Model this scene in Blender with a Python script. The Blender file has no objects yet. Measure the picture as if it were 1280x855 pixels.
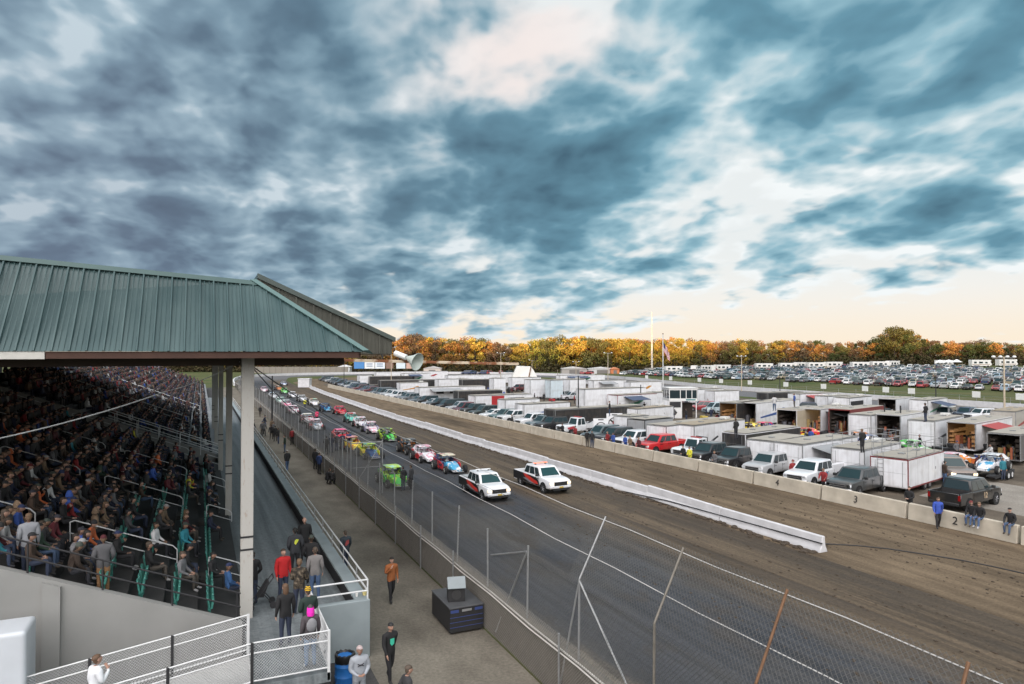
import bpy, bmesh, math, random
from mathutils import Vector, Matrix

RND = random.Random(11)
SC = bpy.context.scene
COL = SC.collection
PI = math.pi

# ------------------------------------------------------------------ camera model
HCAM = 9.8
YAW = math.radians(24.57)
PITCH = math.radians(0.97)
FPX = 853.0
_r = Vector((math.cos(YAW), -math.sin(YAW), 0))
_h = Vector((math.sin(YAW), math.cos(YAW), 0))
_f = _h * math.cos(PITCH) + Vector((0, 0, 1)) * math.sin(PITCH)
_u = Vector((0, 0, 1)) * math.cos(PITCH) - _h * math.sin(PITCH)
EYE = Vector((0, 0, HCAM))

def ray(px, py):
    """direction seen at a photograph pixel (1280 x 855)"""
    return _f + _r * ((px - 640) / FPX) + _u * ((427.5 - py) / FPX)

def at(px, py, z=0.0):
    d = ray(px, py)
    t = (z - HCAM) / d.z
    return EYE + d * t

def at_depth(px, py, dep):
    return EYE + ray(px, py) * dep

def on_y(px, py, y):
    d = ray(px, py)
    return EYE + d * (y / d.y)

# ------------------------------------------------------------------ materials
def s2l(c):
    return tuple(((v / 255) / 12.92 if v / 255 <= 0.04045 else (((v / 255) + 0.055) / 1.055) ** 2.4) for v in c)

def newmat(name):
    m = bpy.data.materials.new(name)
    m.use_nodes = True
    nt = m.node_tree
    b = nt.nodes['Principled BSDF']
    return m, nt, b

def N(nt, t, **kw):
    n = nt.nodes.new(t)
    for k, v in kw.items():
        setattr(n, k, v)
    return n

MATS = {}

def mat(name, col, rough=0.6, metal=0.0, var=0.15, scale=3.0, coat=0.0, bump=0.0, emit=0.0, ecol=None):
    """procedural material: base colour with noise mottling, optional bump"""
    if name in MATS:
        return MATS[name]
    m, nt, b = newmat(name)
    b.inputs['Roughness'].default_value = rough
    b.inputs['Metallic'].default_value = metal
    b.inputs['Coat Weight'].default_value = coat
    tc = N(nt, 'ShaderNodeTexCoord')
    nz = N(nt, 'ShaderNodeTexNoise')
    nz.inputs['Scale'].default_value = scale
    nz.inputs['Detail'].default_value = 5
    nt.links.new(tc.outputs['Object'], nz.inputs['Vector'])
    mx = N(nt, 'ShaderNodeMix', data_type='RGBA')
    c = col[:3]
    mx.inputs[6].default_value = tuple(v * (1 - var) for v in c) + (1,)
    mx.inputs[7].default_value = tuple(min(1, v * (1 + var)) for v in c) + (1,)
    nt.links.new(nz.outputs['Fac'], mx.inputs[0])
    nt.links.new(mx.outputs[2], b.inputs['Base Color'])
    if bump:
        bp = N(nt, 'ShaderNodeBump')
        bp.inputs['Strength'].default_value = bump
        nt.links.new(nz.outputs['Fac'], bp.inputs['Height'])
        nt.links.new(bp.outputs['Normal'], b.inputs['Normal'])
    if emit:
        b.inputs['Emission Color'].default_value = tuple(ecol or c) + (1,)
        b.inputs['Emission Strength'].default_value = emit
    MATS[name] = m
    return m

def objcol_mat(name, rough=0.5, coat=0.0, var=0.12, scale=4.0, metal=0.0, dirt=0.0):
    """colour taken from the object's own colour property (paint, cloth)"""
    if name in MATS:
        return MATS[name]
    m, nt, b = newmat(name)
    b.inputs['Roughness'].default_value = rough
    b.inputs['Coat Weight'].default_value = coat
    b.inputs['Metallic'].default_value = metal
    oi = N(nt, 'ShaderNodeObjectInfo')
    tc = N(nt, 'ShaderNodeTexCoord')
    nz = N(nt, 'ShaderNodeTexNoise')
    nz.inputs['Scale'].default_value = scale
    nz.inputs['Detail'].default_value = 4
    nt.links.new(tc.outputs['Object'], nz.inputs['Vector'])
    mr = N(nt, 'ShaderNodeMapRange')
    mr.inputs[3].default_value = 1 - var
    mr.inputs[4].default_value = 1 + var
    nt.links.new(nz.outputs['Fac'], mr.inputs[0])
    vm = N(nt, 'ShaderNodeVectorMath', operation='SCALE')
    nt.links.new(oi.outputs['Color'], vm.inputs[0])
    nt.links.new(mr.outputs[0], vm.inputs['Scale'])
    out = vm.outputs[0]
    if dirt:
        n2 = N(nt, 'ShaderNodeTexNoise')
        n2.inputs['Scale'].default_value = 1.3
        n2.inputs['Detail'].default_value = 8
        nt.links.new(tc.outputs['Object'], n2.inputs['Vector'])
        cr = N(nt, 'ShaderNodeMapRange')
        cr.inputs[1].default_value = 0.45
        cr.inputs[2].default_value = 0.8
        cr.inputs[4].default_value = dirt
        nt.links.new(n2.outputs['Fac'], cr.inputs[0])
        mx = N(nt, 'ShaderNodeMix', data_type='RGBA')
        nt.links.new(cr.outputs[0], mx.inputs[0])
        nt.links.new(out, mx.inputs[6])
        mx.inputs[7].default_value = (0.16, 0.12, 0.08, 1)
        out = mx.outputs[2]
    nt.links.new(out, b.inputs['Base Color'])
    MATS[name] = m
    return m

def rand_mat(name, cols, rough=0.8):
    """colour picked per object from a short ramp"""
    if name in MATS:
        return MATS[name]
    m, nt, b = newmat(name)
    b.inputs['Roughness'].default_value = rough
    oi = N(nt, 'ShaderNodeObjectInfo')
    cr = N(nt, 'ShaderNodeValToRGB')
    cr.color_ramp.interpolation = 'CONSTANT'
    el = cr.color_ramp.elements
    while len(el) > 1:
        el.remove(el[-1])
    el[0].position = 0
    el[0].color = cols[0] + (1,)
    for i, c in enumerate(cols[1:], 1):
        e = el.new(i / len(cols))
        e.color = c + (1,)
    nt.links.new(oi.outputs['Random'], cr.inputs[0])
    nt.links.new(cr.outputs[0], b.inputs['Base Color'])
    MATS[name] = m
    return m

# ------------------------------------------------------------------ mesh builder
class MB:
    def __init__(s):
        s.v, s.f, s.m = [], [], []

    def poly(s, pts, mi=0):
        n = len(s.v)
        s.v += [tuple(p) for p in pts]
        s.f.append(tuple(range(n, n + len(pts))))
        s.m.append(mi)

    def box(s, x0, x1, y0, y1, z0, z1, mi=0, M=None):
        n = len(s.v)
        pts = [(x0, y0, z0), (x1, y0, z0), (x1, y1, z0), (x0, y1, z0), (x0, y0, z1), (x1, y0, z1), (x1, y1, z1), (x0, y1, z1)]
        if M is not None:
            pts = [tuple(M @ Vector(p)) for p in pts]
        s.v += pts
        for q in ((0, 3, 2, 1), (4, 5, 6, 7), (0, 1, 5, 4), (1, 2, 6, 5), (2, 3, 7, 6), (3, 0, 4, 7)):
            s.f.append(tuple(n + i for i in q))
            s.m.append(mi)

    def tube(s, p0, p1, r, n=6, mi=0, r1=None, caps=True):
        p0, p1 = Vector(p0), Vector(p1)
        d = p1 - p0
        if d.length < 1e-6:
            return
        d.normalize()
        a = d.orthogonal().normalized()
        b = d.cross(a)
        r1 = r if r1 is None else r1
        k = len(s.v)
        for i in range(n):
            t = 2 * PI * i / n
            o = a * math.cos(t) + b * math.sin(t)
            s.v.append(tuple(p0 + o * r))
            s.v.append(tuple(p1 + o * r1))
        for i in range(n):
            j = (i + 1) % n
            s.f.append((k + 2 * i, k + 2 * j, k + 2 * j + 1, k + 2 * i + 1))
            s.m.append(mi)
        if caps:
            s.f.append(tuple(k + 2 * i for i in reversed(range(n))))
            s.f.append(tuple(k + 2 * i + 1 for i in range(n)))
            s.m += [mi, mi]

    def path(s, pts, r, n=6, mi=0):
        for a, b in zip(pts[:-1], pts[1:]):
            s.tube(a, b, r, n, mi)

    def loft(s, secs, mi=0, caps=True, closed=True):
        k = len(s.v)
        n = len(secs[0])
        for sec in secs:
            s.v += [tuple(p) for p in sec]
        for i in range(len(secs) - 1):
            for j in range(n if closed else n - 1):
                jj = (j + 1) % n
                s.f.append((k + i * n + j, k + i * n + jj, k + (i + 1) * n + jj, k + (i + 1) * n + j))
                s.m.append(mi)
        if caps:
            s.f.append(tuple(k + j for j in reversed(range(n))))
            s.f.append(tuple(k + (len(secs) - 1) * n + j for j in range(n)))
            s.m += [mi, mi]

    def prism(s, outline, y0, y1, mi=0):
        """outline in x,z extruded along y"""
        s.loft([[(x, y0, z) for x, z in outline], [(x, y1, z) for x, z in outline]], mi)

    def sphere(s, c, rx, ry, rz, nu=10, nv=7, mi=0):
        c = Vector(c)
        secs = []
        for i in range(nv + 1):
            ph = -PI / 2 + PI * i / nv
            rr = max(0.02, math.cos(ph))
            secs.append([(c.x + rx * rr * math.cos(2 * PI * j / nu), c.y + ry * rr * math.sin(2 * PI * j / nu), c.z + rz * math.sin(ph)) for j in range(nu)])
        s.loft(secs, mi)

    def add(s, o, M=None, mi=None):
        k = len(s.v)
        s.v += [tuple(M @ Vector(p)) for p in o.v] if M is not None else list(o.v)
        s.f += [tuple(k + i for i in q) for q in o.f]
        s.m += [m if mi is None else (mi[m] if isinstance(mi, (list, tuple, dict)) else mi) for m in o.m]

    def mesh(s, name, mats, smooth=False, bevel=0.0, segs=1, merge=False):
        me = bpy.data.meshes.new(name)
        me.from_pydata(s.v, [], s.f)
        me.polygons.foreach_set('material_index', s.m)
        if bevel or merge:
            bm = bmesh.new()
            bm.from_mesh(me)
            bmesh.ops.remove_doubles(bm, verts=bm.verts, dist=1e-4)
            bmesh.ops.recalc_face_normals(bm, faces=bm.faces)
            if bevel:
                ed = [e for e in bm.edges if len(e.link_faces) == 2 and e.calc_face_angle(0) > 0.5]
                bmesh.ops.bevel(bm, geom=ed, offset=bevel, segments=segs, affect='EDGES', profile=0.6, clamp_overlap=True)
            bm.to_mesh(me)
            bm.free()
        for m in mats:
            me.materials.append(m)
        if smooth:
            me.polygons.foreach_set('use_smooth', [True] * len(me.polygons))
            try:
                me.set_sharp_from_angle(angle=math.radians(40))
            except Exception:
                pass
        me.update()
        return me

    def build(s, name, mats, parent=None, **kw):
        if not isinstance(mats, (list, tuple)):
            mats = [mats]
        return link(name, s.mesh(name, mats, **kw), parent)

def link(name, data, parent=None):
    o = bpy.data.objects.new(name, data)
    COL.objects.link(o)
    if parent is not None:
        o.parent = parent
    return o

def tag(o, label=None, cat=None, group=None, kind=None):
    for k, v in (('label', label), ('category', cat), ('group', group), ('kind', kind)):
        if v:
            o[k] = v
    return o

def thing(name, label, cat, loc=(0, 0, 0), rz=0.0, group=None):
    o = link(name, None)
    o.location = loc
    o.rotation_euler = (0, 0, rz)
    o.empty_display_size = 0.3
    return tag(o, label, cat, group)

KIDS = {}
def dup(o, parent=None, over=None, color=None):
    """copy a thing with copies of its parts and sub-parts; over maps placeholder material name -> material"""
    c = o.copy()
    COL.objects.link(c)
    if parent is not None:
        c.parent = parent
    restyle(c, over, color)
    for ch in o.children:
        dup(ch, c, over, color)
    return c

def restyle(c, over=None, color=None, deep=False):
    if color is not None:
        c.color = tuple(color[:3]) + (1,)
    if over and c.type == 'MESH':
        for i, ms in enumerate(c.data.materials):
            if ms is not None and ms.name in over:
                c.material_slots[i].link = 'OBJECT'
                c.material_slots[i].material = over[ms.name]
    if deep:
        for ch in c.children:
            restyle(ch, over, color, True)

ONES = 'zeroth first second third fourth fifth sixth seventh eighth ninth tenth eleventh twelfth thirteenth fourteenth fifteenth sixteenth seventeenth eighteenth nineteenth'.split()
TENS = ['', '', 'twenty', 'thirty', 'forty', 'fifty', 'sixty', 'seventy', 'eighty', 'ninety']
TTH = ['', '', 'twentieth', 'thirtieth', 'fortieth', 'fiftieth', 'sixtieth', 'seventieth', 'eightieth', 'ninetieth']
def ordinal(n):
    if n < 20:
        return ONES[n]
    if n % 10 == 0:
        return TTH[n // 10]
    return TENS[n // 10] + '-' + ONES[n % 10]

def text_mesh(txt, size, depth=0.006):
    cu = bpy.data.curves.new('lettering', 'FONT')
    cu.body = txt
    cu.size = size
    cu.extrude = depth
    cu.align_x = 'CENTER'
    cu.align_y = 'CENTER'
    o = bpy.data.objects.new('lettering', cu)
    COL.objects.link(o)
    bpy.context.view_layer.update()
    me = bpy.data.meshes.new_from_object(o.evaluated_get(bpy.context.evaluated_depsgraph_get()))
    bpy.data.objects.remove(o)
    bpy.data.curves.remove(cu)
    me.materials.clear()
    return me

def chainlink(mb, p0, u, L, h, H, s, r):
    """straight diagonal wires filling the parallelogram p0 + u*[0,L] + h*[0,H]"""
    p0, u, h = Vector(p0), Vector(u), Vector(h)
    def seg(a, b):
        mb.tube(p0 + u * a[0] + h * a[1], p0 + u * b[0] + h * b[1], r, 3, caps=False)
    c = -H
    while c < L:
        y0, y1 = max(0, -c), min(H, L - c)
        if y1 > y0:
            seg((c + y0, y0), (c + y1, y1))
        c += s
    c = 0.0
    while c < L + H:
        y0, y1 = max(0, c - L), min(H, c)
        if y1 > y0:
            seg((c - y0, y0), (c - y1, y1))
        c += s

# ================================================================== camera, sky, sun
cam = bpy.data.objects.new('camera', bpy.data.cameras.new('camera'))
COL.objects.link(cam)
cam.location = EYE
cam.rotation_euler = (math.radians(90) + PITCH, 0, -YAW)
cam.data.sensor_width = 36
cam.data.lens = FPX / 1280 * 36
cam.data.clip_end = 6000
cam.data.clip_start = 0.1
SC.camera = cam

SUN_EL = math.radians(1.2)
SUN_TRAVEL = math.radians(38)          # light travels towards this compass angle, from +Y to +X
sun = bpy.data.objects.new('sun', bpy.data.lights.new('sun', 'SUN'))
COL.objects.link(sun)
sun.data.energy = 5.0
sun.data.angle = math.radians(0.5)
sun.data.color = (1.0, 0.58, 0.24)
sdir = Vector((math.sin(SUN_TRAVEL) * math.cos(SUN_EL), math.cos(SUN_TRAVEL) * math.cos(SUN_EL), -math.sin(SUN_EL)))
sun.rotation_euler = sdir.to_track_quat('-Z', 'Y').to_euler()
sun.location = (-60, -60, 60)

world = bpy.data.worlds.new('World')
SC.world = world
world.use_nodes = True
wt = world.node_tree
bg = wt.nodes['Background']
SKY_STRENGTH = 0.1

def wm(op, a, b=None, c=None, clamp=False):
    n = N(wt, 'ShaderNodeMath', operation=op, use_clamp=clamp)
    for i, v in enumerate((a, b, c)):
        if v is None:
            continue
        if isinstance(v, (int, float)):
            n.inputs[i].default_value = v
        else:
            wt.links.new(v, n.inputs[i])
    return n.outputs[0]

def wv(op, a, b=None):
    n = N(wt, 'ShaderNodeVectorMath', operation=op)
    for i, v in enumerate((a, b)):
        if v is None:
            continue
        if isinstance(v, (tuple, list, Vector)):
            n.inputs[i].default_value = tuple(v)
        else:
            wt.links.new(v, n.inputs[i])
    return n.outputs['Value'] if op in ('DOT_PRODUCT', 'LENGTH') else n.outputs[0]

def wmix(fac, a, b):
    n = N(wt, 'ShaderNodeMix', data_type='RGBA')
    if isinstance(fac, (int, float)):
        n.inputs[0].default_value = fac
    else:
        wt.links.new(fac, n.inputs[0])
    for i, v in ((6, a), (7, b)):
        if isinstance(v, (tuple, list)):
            n.inputs[i].default_value = tuple(v[:3]) + (1,)
        else:
            wt.links.new(v, n.inputs[i])
    return n.outputs[2]

def smooth(x, lo, hi):
    n = N(wt, 'ShaderNodeMapRange', interpolation_type='SMOOTHSTEP')
    wt.links.new(x, n.inputs[0])
    n.inputs[1].default_value = lo
    n.inputs[2].default_value = hi
    return n.outputs[0]

def noise(vec, scale, detail=6, rough=0.55, dist=0.0):
    n = N(wt, 'ShaderNodeTexNoise', noise_dimensions='2D')
    wt.links.new(vec, n.inputs['Vector'])
    n.inputs['Scale'].default_value = scale
    n.inputs['Detail'].default_value = detail
    n.inputs['Roughness'].default_value = rough
    n.inputs['Distortion'].default_value = dist
    return n.outputs['Fac']

sky = N(wt, 'ShaderNodeTexSky', sky_type='NISHITA')
sky.sun_disc = False
sky.sun_elevation = SUN_EL
sky.sun_rotation = SUN_TRAVEL + PI
sky.dust_density = 2.0
sky.air_density = 1.0

tc = N(wt, 'ShaderNodeTexCoord')
D = wv('NORMALIZE', tc.outputs['Generated'])
sep = N(wt, 'ShaderNodeSeparateXYZ')
wt.links.new(D, sep.inputs[0])
dz = wm('MAXIMUM', sep.outputs[2], 0.0)

SPOTS = ((1040, 200, 4.5, -0.10), (1230, 30, 5, -0.12), (1230, 180, 6, 0.06), (640, 40, 4.5, 0.03), (980, 180, 5, 0.09), (1080, 240, 3.5, 0.10), (610, 250, 3, -0.08), (850, 80, 7, 0.14), (1240, 110, 5, 0.08), (1060, 140, 2.2, -0.12), (960, 130, 2.5, -0.08), (1100, 80, 3.5, 0.08), (1190, 150, 5, 0.08),
         (200, 60, 9, -0.10), (20, 150, 6, 0.08), (340, 170, 6, 0.08), (110, 110, 3.5, -0.14), (400, 212, 3.0, -0.26), (110, 280, 9, -0.02), (640, 300, 2.0, -0.16), (690, 300, 1.8, -0.08), (760, 200, 5, 0.10), (490, 20, 4, -0.08),
         (830, 190, 2.6, -0.10), (900, 305, 5, 0.14), (620, 350, 7, 0.24), (760, 330, 5, 0.17), (470, 350, 7, 0.18), (1030, 260, 4, 0.14), (1265, 302, 1.3, 0.40), (970, 343, 1.6, 0.30), (1180, 258, 1.5, 0.26), (1185, 282, 1.3, 0.22), (1110, 280, 2.0, 0.2), (560, 10, 3, -0.16))
def gauss(px, py, wdeg):
    """soft spot of the given angular radius round the direction of a photograph pixel"""
    d = ray(px, py).normalized()
    c = wv('DOT_PRODUCT', D, d)
    k = 1.0 / (math.radians(wdeg) ** 2)
    return wm('EXPONENT', wm('MULTIPLY', wm('SUBTRACT', c, 1.0), k))

# cloud deck: the direction carried onto a level sheet, stretched along the wind
den = wm('ADD', dz, 0.27)
P = wv('SCALE', D)
wt.links.new(wm('DIVIDE', 1.0, den), P.node.inputs['Scale'])
WIND = math.radians(14)
def deck(sx, sy, ox, oy):
    mp = N(wt, 'ShaderNodeMapping')
    wt.links.new(P, mp.inputs[0])
    mp.inputs['Rotation'].default_value = (0, 0, WIND)
    mp.inputs['Scale'].default_value = (sx, sy, 0.0)
    mp.inputs['Location'].default_value = (ox, oy, 0)
    return mp.outputs[0]
def vshift(v, off):
    n = N(wt, 'ShaderNodeVectorMath', operation='ADD')
    wt.links.new(v, n.inputs[0]); n.inputs[1].default_value = off
    return n.outputs[0]
def puffs(vec, scale, detail, rough):
    n = N(wt, 'ShaderNodeTexVoronoi', feature='SMOOTH_F1', voronoi_dimensions='2D')
    wt.links.new(vec, n.inputs['Vector'])
    n.inputs['Scale'].default_value = scale
    n.inputs['Detail'].default_value = detail
    n.inputs['Roughness'].default_value = rough
    n.inputs['Smoothness'].default_value = 0.5
    return n.outputs['Distance']
Q = deck(1.0, 0.86, 5.3, 2.4)
WARP = N(wt, 'ShaderNodeTexNoise', noise_dimensions='2D')
wt.links.new(Q, WARP.inputs['Vector'])
WARP.inputs['Scale'].default_value = 3.0
WARP.inputs['Detail'].default_value = 5
wsc = wv('SCALE', wv('SUBTRACT', WARP.outputs['Color'], (0.5, 0.5, 0.5)))
wsc.node.inputs['Scale'].default_value = 0.11
Q = wv('ADD', Q, wsc)
n1 = noise(Q, 1.5, 4, 0.5, 0.0)          # banks
n2 = noise(Q, 6.0, 8, 0.5, 0.0)         # fine structure
def lumps(q):
    v = puffs(q, 4.0, 3.0, 0.55)
    return wm('SUBTRACT', 0.55, v)
p0, p1 = lumps(Q), lumps(vshift(Q, (0.055, 0.075, 0)))
fb = wm('ADD', wm('ADD', wm('MULTIPLY', n1, 1.10), wm('MULTIPLY', n2, 0.36)), wm('MULTIPLY', p0, 0.32))
fb = wm('SUBTRACT', fb, 0.160)
relief = wm('SUBTRACT', p0, p1)           # > 0 where the lump faces the bright gap

# the deck ends along a slanting edge towards the lower right of the view
A, B = ray(450, 395).normalized(), ray(1290, 250).normalized()
nrm = B.cross(A).normalized()
if nrm.z < 0:
    nrm = -nrm
edge = wv('DOT_PRODUCT', D, nrm)               # > 0 above the edge
bias = wm('SUBTRACT', wm('MULTIPLY', smooth(edge, -0.09, 0.15), 0.40), 0.28)
def addb(v, px, py, w, k):
    return wm('ADD', v, wm('MULTIPLY', gauss(px, py, w), k))
for px, py, w, k in SPOTS:
    bias = addb(bias, px, py, w, k)
dens = wm('ADD', fb, bias)
leftside = wm('SUBTRACT', 1.0, smooth(wv('DOT_PRODUCT', D, _r), -0.10, 0.22))
fill = wm('MULTIPLY', wm('MULTIPLY', leftside, smooth(edge, -0.01, 0.08)), wm('ADD', 0.50, wm('MULTIPLY', n2, 0.30)))
dens = wm('SMOOTH_MAX', dens, fill, 0.10)
mask = smooth(dens, 0.38, 0.58)

K = 1.0 / SKY_STRENGTH
def L(*c):
    return tuple(v * K for v in s2l(c))
def ramp(x, stops):
    x = wm('MULTIPLY', x, 0.72)
    stops = [(p_ * 0.72, c_) for p_, c_ in stops]
    n = N(wt, 'ShaderNodeValToRGB')
    e = n.color_ramp.elements
    n.color_ramp.interpolation = 'B_SPLINE' if False else 'LINEAR'
    e[0].position, e[0].color = stops[0][0], s2l(stops[0][1]) + (1,)
    e[1].position, e[1].color = stops[-1][0], s2l(stops[-1][1]) + (1,)
    for p_, c_ in stops[1:-1]:
        q = e.new(p_); q.color = s2l(c_) + (1,)
    wt.links.new(x, n.inputs[0])
    v = N(wt, 'ShaderNodeVectorMath', operation='SCALE')
    wt.links.new(n.outputs[0], v.inputs[0]); v.inputs['Scale'].default_value = K
    return v.outputs[0]
side = smooth(wv('DOT_PRODUCT', D, _r), -0.50, 0.30)
n5 = noise(deck(1.0, 0.66, 9.2, 4.4), 2.6, 9, 0.58, 0.2)
body = wm('SUBTRACT', wm('ADD', dens, wm('MULTIPLY', wm('SUBTRACT', n5, 0.5), 0.32)), wm('MULTIPLY', relief, 0.42))
left_c = ramp(body, ((0.42, (204, 220, 229)), (0.54, (158, 184, 199)), (0.70, (126, 152, 170)), (0.88, (98, 120, 139)), (1.30, (68, 82, 100))))
right_c = ramp(body, ((0.43, (244, 249, 250)), (0.54, (204, 222, 228)), (0.68, (150, 190, 205)), (0.86, (106, 152, 172)), (1.30, (74, 108, 127))))
cloud = wmix(side, left_c, right_c)
violet = wm('MULTIPLY', gauss(60, 310, 11), 0.30)
cloud = wmix(violet, cloud, L(120, 126, 148))
pk = wm('MULTIPLY', gauss(650, 75, 6.0), wm('SUBTRACT', 1.0, smooth(body, 0.45, 0.80)))
cloud = wmix(wm('MULTIPLY', pk, 0.9), cloud, L(246, 234, 230))

# clear sky: Nishita, with the pale warm band that lies low over the trees
clear = wmix(0.88, sky.outputs[0], L(246, 251, 252))
low = wm('SUBTRACT', 1.0, smooth(dz, 0.0, 0.17))
clear = wmix(wm('MULTIPLY', low, 0.80), clear, L(255, 248, 238))
low2 = wm('SUBTRACT', 1.0, smooth(dz, 0.0, 0.10))
clear = wmix(wm('MULTIPLY', low2, 0.5), clear, L(255, 228, 186))
res = wmix(mask, clear, cloud)
# unseen bright patch added high in the sky behind the camera, lighting the ground
west = wv('DOT_PRODUCT', D, (-sdir.x * 0.72, -sdir.y * 0.72, 0.69))
glow = smooth(west, 0.50, 0.98)
res = wmix(glow, res, (4.5 * K, 4.3 * K, 4.3 * K))
wt.links.new(res, bg.inputs['Color'])
bg.inputs['Strength'].default_value = SKY_STRENGTH
world.cycles_visibility.camera = True
world.cycles.sampling_method = 'MANUAL'
world.cycles.sample_map_resolution = 512

SC.view_settings.view_transform = 'Standard'
SC.view_settings.look = 'None'
SC.view_settings.exposure = 0.0
SC.view_settings.gamma = 1.0
SC.view_settings.use_curve_mapping = False
SC.cycles.use_denoising = True
SC.cycles.max_bounces = 5
SC.cycles.diffuse_bounces = 3
SC.cycles.glossy_bounces = 2
SC.cycles.transmission_bounces = 2
SC.cycles.sample_clamp_indirect = 4.0
SC.cycles.caustics_reflective = False
SC.cycles.caustics_refractive = False

# ================================================================== ground, track, walls
def sm(x, a, b):
    t = max(0.0, min(1.0, (x - a) / (b - a)))
    return t * t * (3 - 2 * t)

def gz(x, y):
    """height of the land: level, with the rising car-park field beyond the back straight"""
    t = max(0.0, min(1.0, (x - 176) / 135.0))
    fade = 1 - sm(y, 265, 330)
    return 4.2 * t * fade

def grid_lines(a, b, fine0, fine1, fs, cs):
    out = []
    x = a
    while x < b:
        out.append(x)
        x += fs if fine0 <= x < fine1 else cs
    out.append(b)
    return out

def ground_mat():
    m, nt, b = newmat('turf_and_soil')
    b.inputs['Roughness'].default_value = 1.0
    b.inputs['Specular IOR Level'].default_value = 0.15
    tc = N(nt, 'ShaderNodeTexCoord')
    a = N(nt, 'ShaderNodeTexNoise'); a.inputs['Scale'].default_value = 0.06; a.inputs['Detail'].default_value = 8
    c = N(nt, 'ShaderNodeTexNoise'); c.inputs['Scale'].default_value = 0.9; c.inputs['Detail'].default_value = 8
    for n in (a, c):
        nt.links.new(tc.outputs['Object'], n.inputs['Vector'])
    r1 = N(nt, 'ShaderNodeValToRGB')
    e = r1.color_ramp.elements
    e[0].position, e[0].color = 0.35, (0.050, 0.072, 0.022, 1)
    e[1].position, e[1].color = 0.70, (0.105, 0.098, 0.045, 1)
    nt.links.new(a.outputs['Fac'], r1.inputs[0])
    mx = N(nt, 'ShaderNodeMix', data_type='RGBA', blend_type='MULTIPLY')
    mx.inputs[0].default_value = 0.8
    r2 = N(nt, 'ShaderNodeMapRange'); r2.inputs[3].default_value = 0.5; r2.inputs[4].default_value = 1.5
    nt.links.new(c.outputs['Fac'], r2.inputs[0])
    nt.links.new(r1.outputs[0], mx.inputs[6]); nt.links.new(r2.outputs[0], mx.inputs[7])
    nt.links.new(mx.outputs[2], b.inputs['Base Color'])
    return m

gx = grid_lines(-1600, 2400, 150, 420, 15, 160)
gy = grid_lines(-1400, 3200, -40, 420, 20, 160)
g = MB()
for i in range(len(gx) - 1):
    for j in range(len(gy) - 1):
        g.poly([(gx[i], gy[j], gz(gx[i], gy[j])), (gx[i + 1], gy[j], gz(gx[i + 1], gy[j])), (gx[i + 1], gy[j + 1], gz(gx[i + 1], gy[j + 1])), (gx[i], gy[j + 1], gz(gx[i], gy[j + 1]))])
tag(g.build('ground', ground_mat(), merge=True, bevel=0), kind='structure')

def soil_mat(name, c0, c1, scale=0.5, streak=(1, 1, 1), dark=0.35, bump=0.3, rough=0.95):
    """gravel or dirt: two tones, fine grain, dark damp patches"""
    m, nt, b = newmat(name)
    b.inputs['Roughness'].default_value = rough
    b.inputs['Specular IOR Level'].default_value = 0.2
    tc = N(nt, 'ShaderNodeTexCoord')
    mp = N(nt, 'ShaderNodeMapping')
    mp.inputs['Scale'].default_value = streak
    nt.links.new(tc.outputs['Object'], mp.inputs[0])
    a = N(nt, 'ShaderNodeTexNoise'); a.inputs['Scale'].default_value = scale; a.inputs['Detail'].default_value = 9; a.inputs['Roughness'].default_value = 0.6
    nt.links.new(mp.outputs[0], a.inputs['Vector'])
    f = N(nt, 'ShaderNodeTexNoise'); f.inputs['Scale'].default_value = 9; f.inputs['Detail'].default_value = 6; f.inputs['Roughness'].default_value = 0.7
    nt.links.new(tc.outputs['Object'], f.inputs['Vector'])
    p = N(nt, 'ShaderNodeTexNoise'); p.inputs['Scale'].default_value = 0.16; p.inputs['Detail'].default_value = 5
    nt.links.new(mp.outputs[0], p.inputs['Vector'])
    r = N(nt, 'ShaderNodeValToRGB')
    e = r.color_ramp.elements
    e[0].position, e[0].color = 0.32, c0 + (1,)
    e[1].position, e[1].color = 0.68, c1 + (1,)
    nt.links.new(a.outputs['Fac'], r.inputs[0])
    mr = N(nt, 'ShaderNodeMapRange'); mr.inputs[1].default_value = 0.3; mr.inputs[2].default_value = 0.7; mr.inputs[3].default_value = 0.72; mr.inputs[4].default_value = 1.25
    nt.links.new(f.outputs['Fac'], mr.inputs[0])
    mr2 = N(nt, 'ShaderNodeMapRange'); mr2.inputs[1].default_value = 0.5; mr2.inputs[2].default_value = 0.72; mr2.inputs[3].default_value = 1.0; mr2.inputs[4].default_value = 1 - dark
    nt.links.new(p.outputs['Fac'], mr2.inputs[0])
    mu = N(nt, 'ShaderNodeMath', operation='MULTIPLY')
    nt.links.new(mr.outputs[0], mu.inputs[0]); nt.links.new(mr2.outputs[0], mu.inputs[1])
    vs = N(nt, 'ShaderNodeVectorMath', operation='SCALE')
    nt.links.new(r.outputs[0], vs.inputs[0]); nt.links.new(mu.outputs[0], vs.inputs['Scale'])
    nt.links.new(vs.outputs[0], b.inputs['Base Color'])
    bp = N(nt, 'ShaderNodeBump'); bp.inputs['Strength'].default_value = bump; bp.inputs['Distance'].default_value = 0.05
    ad = N(nt, 'ShaderNodeMath', operation='ADD')
    nt.links.new(a.outputs['Fac'], ad.inputs[0]); nt.links.new(f.outputs['Fac'], ad.inputs[1])
    nt.links.new(ad.outputs[0], bp.inputs['Height']); nt.links.new(bp.outputs['Normal'], b.inputs['Normal'])
    return m

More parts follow.
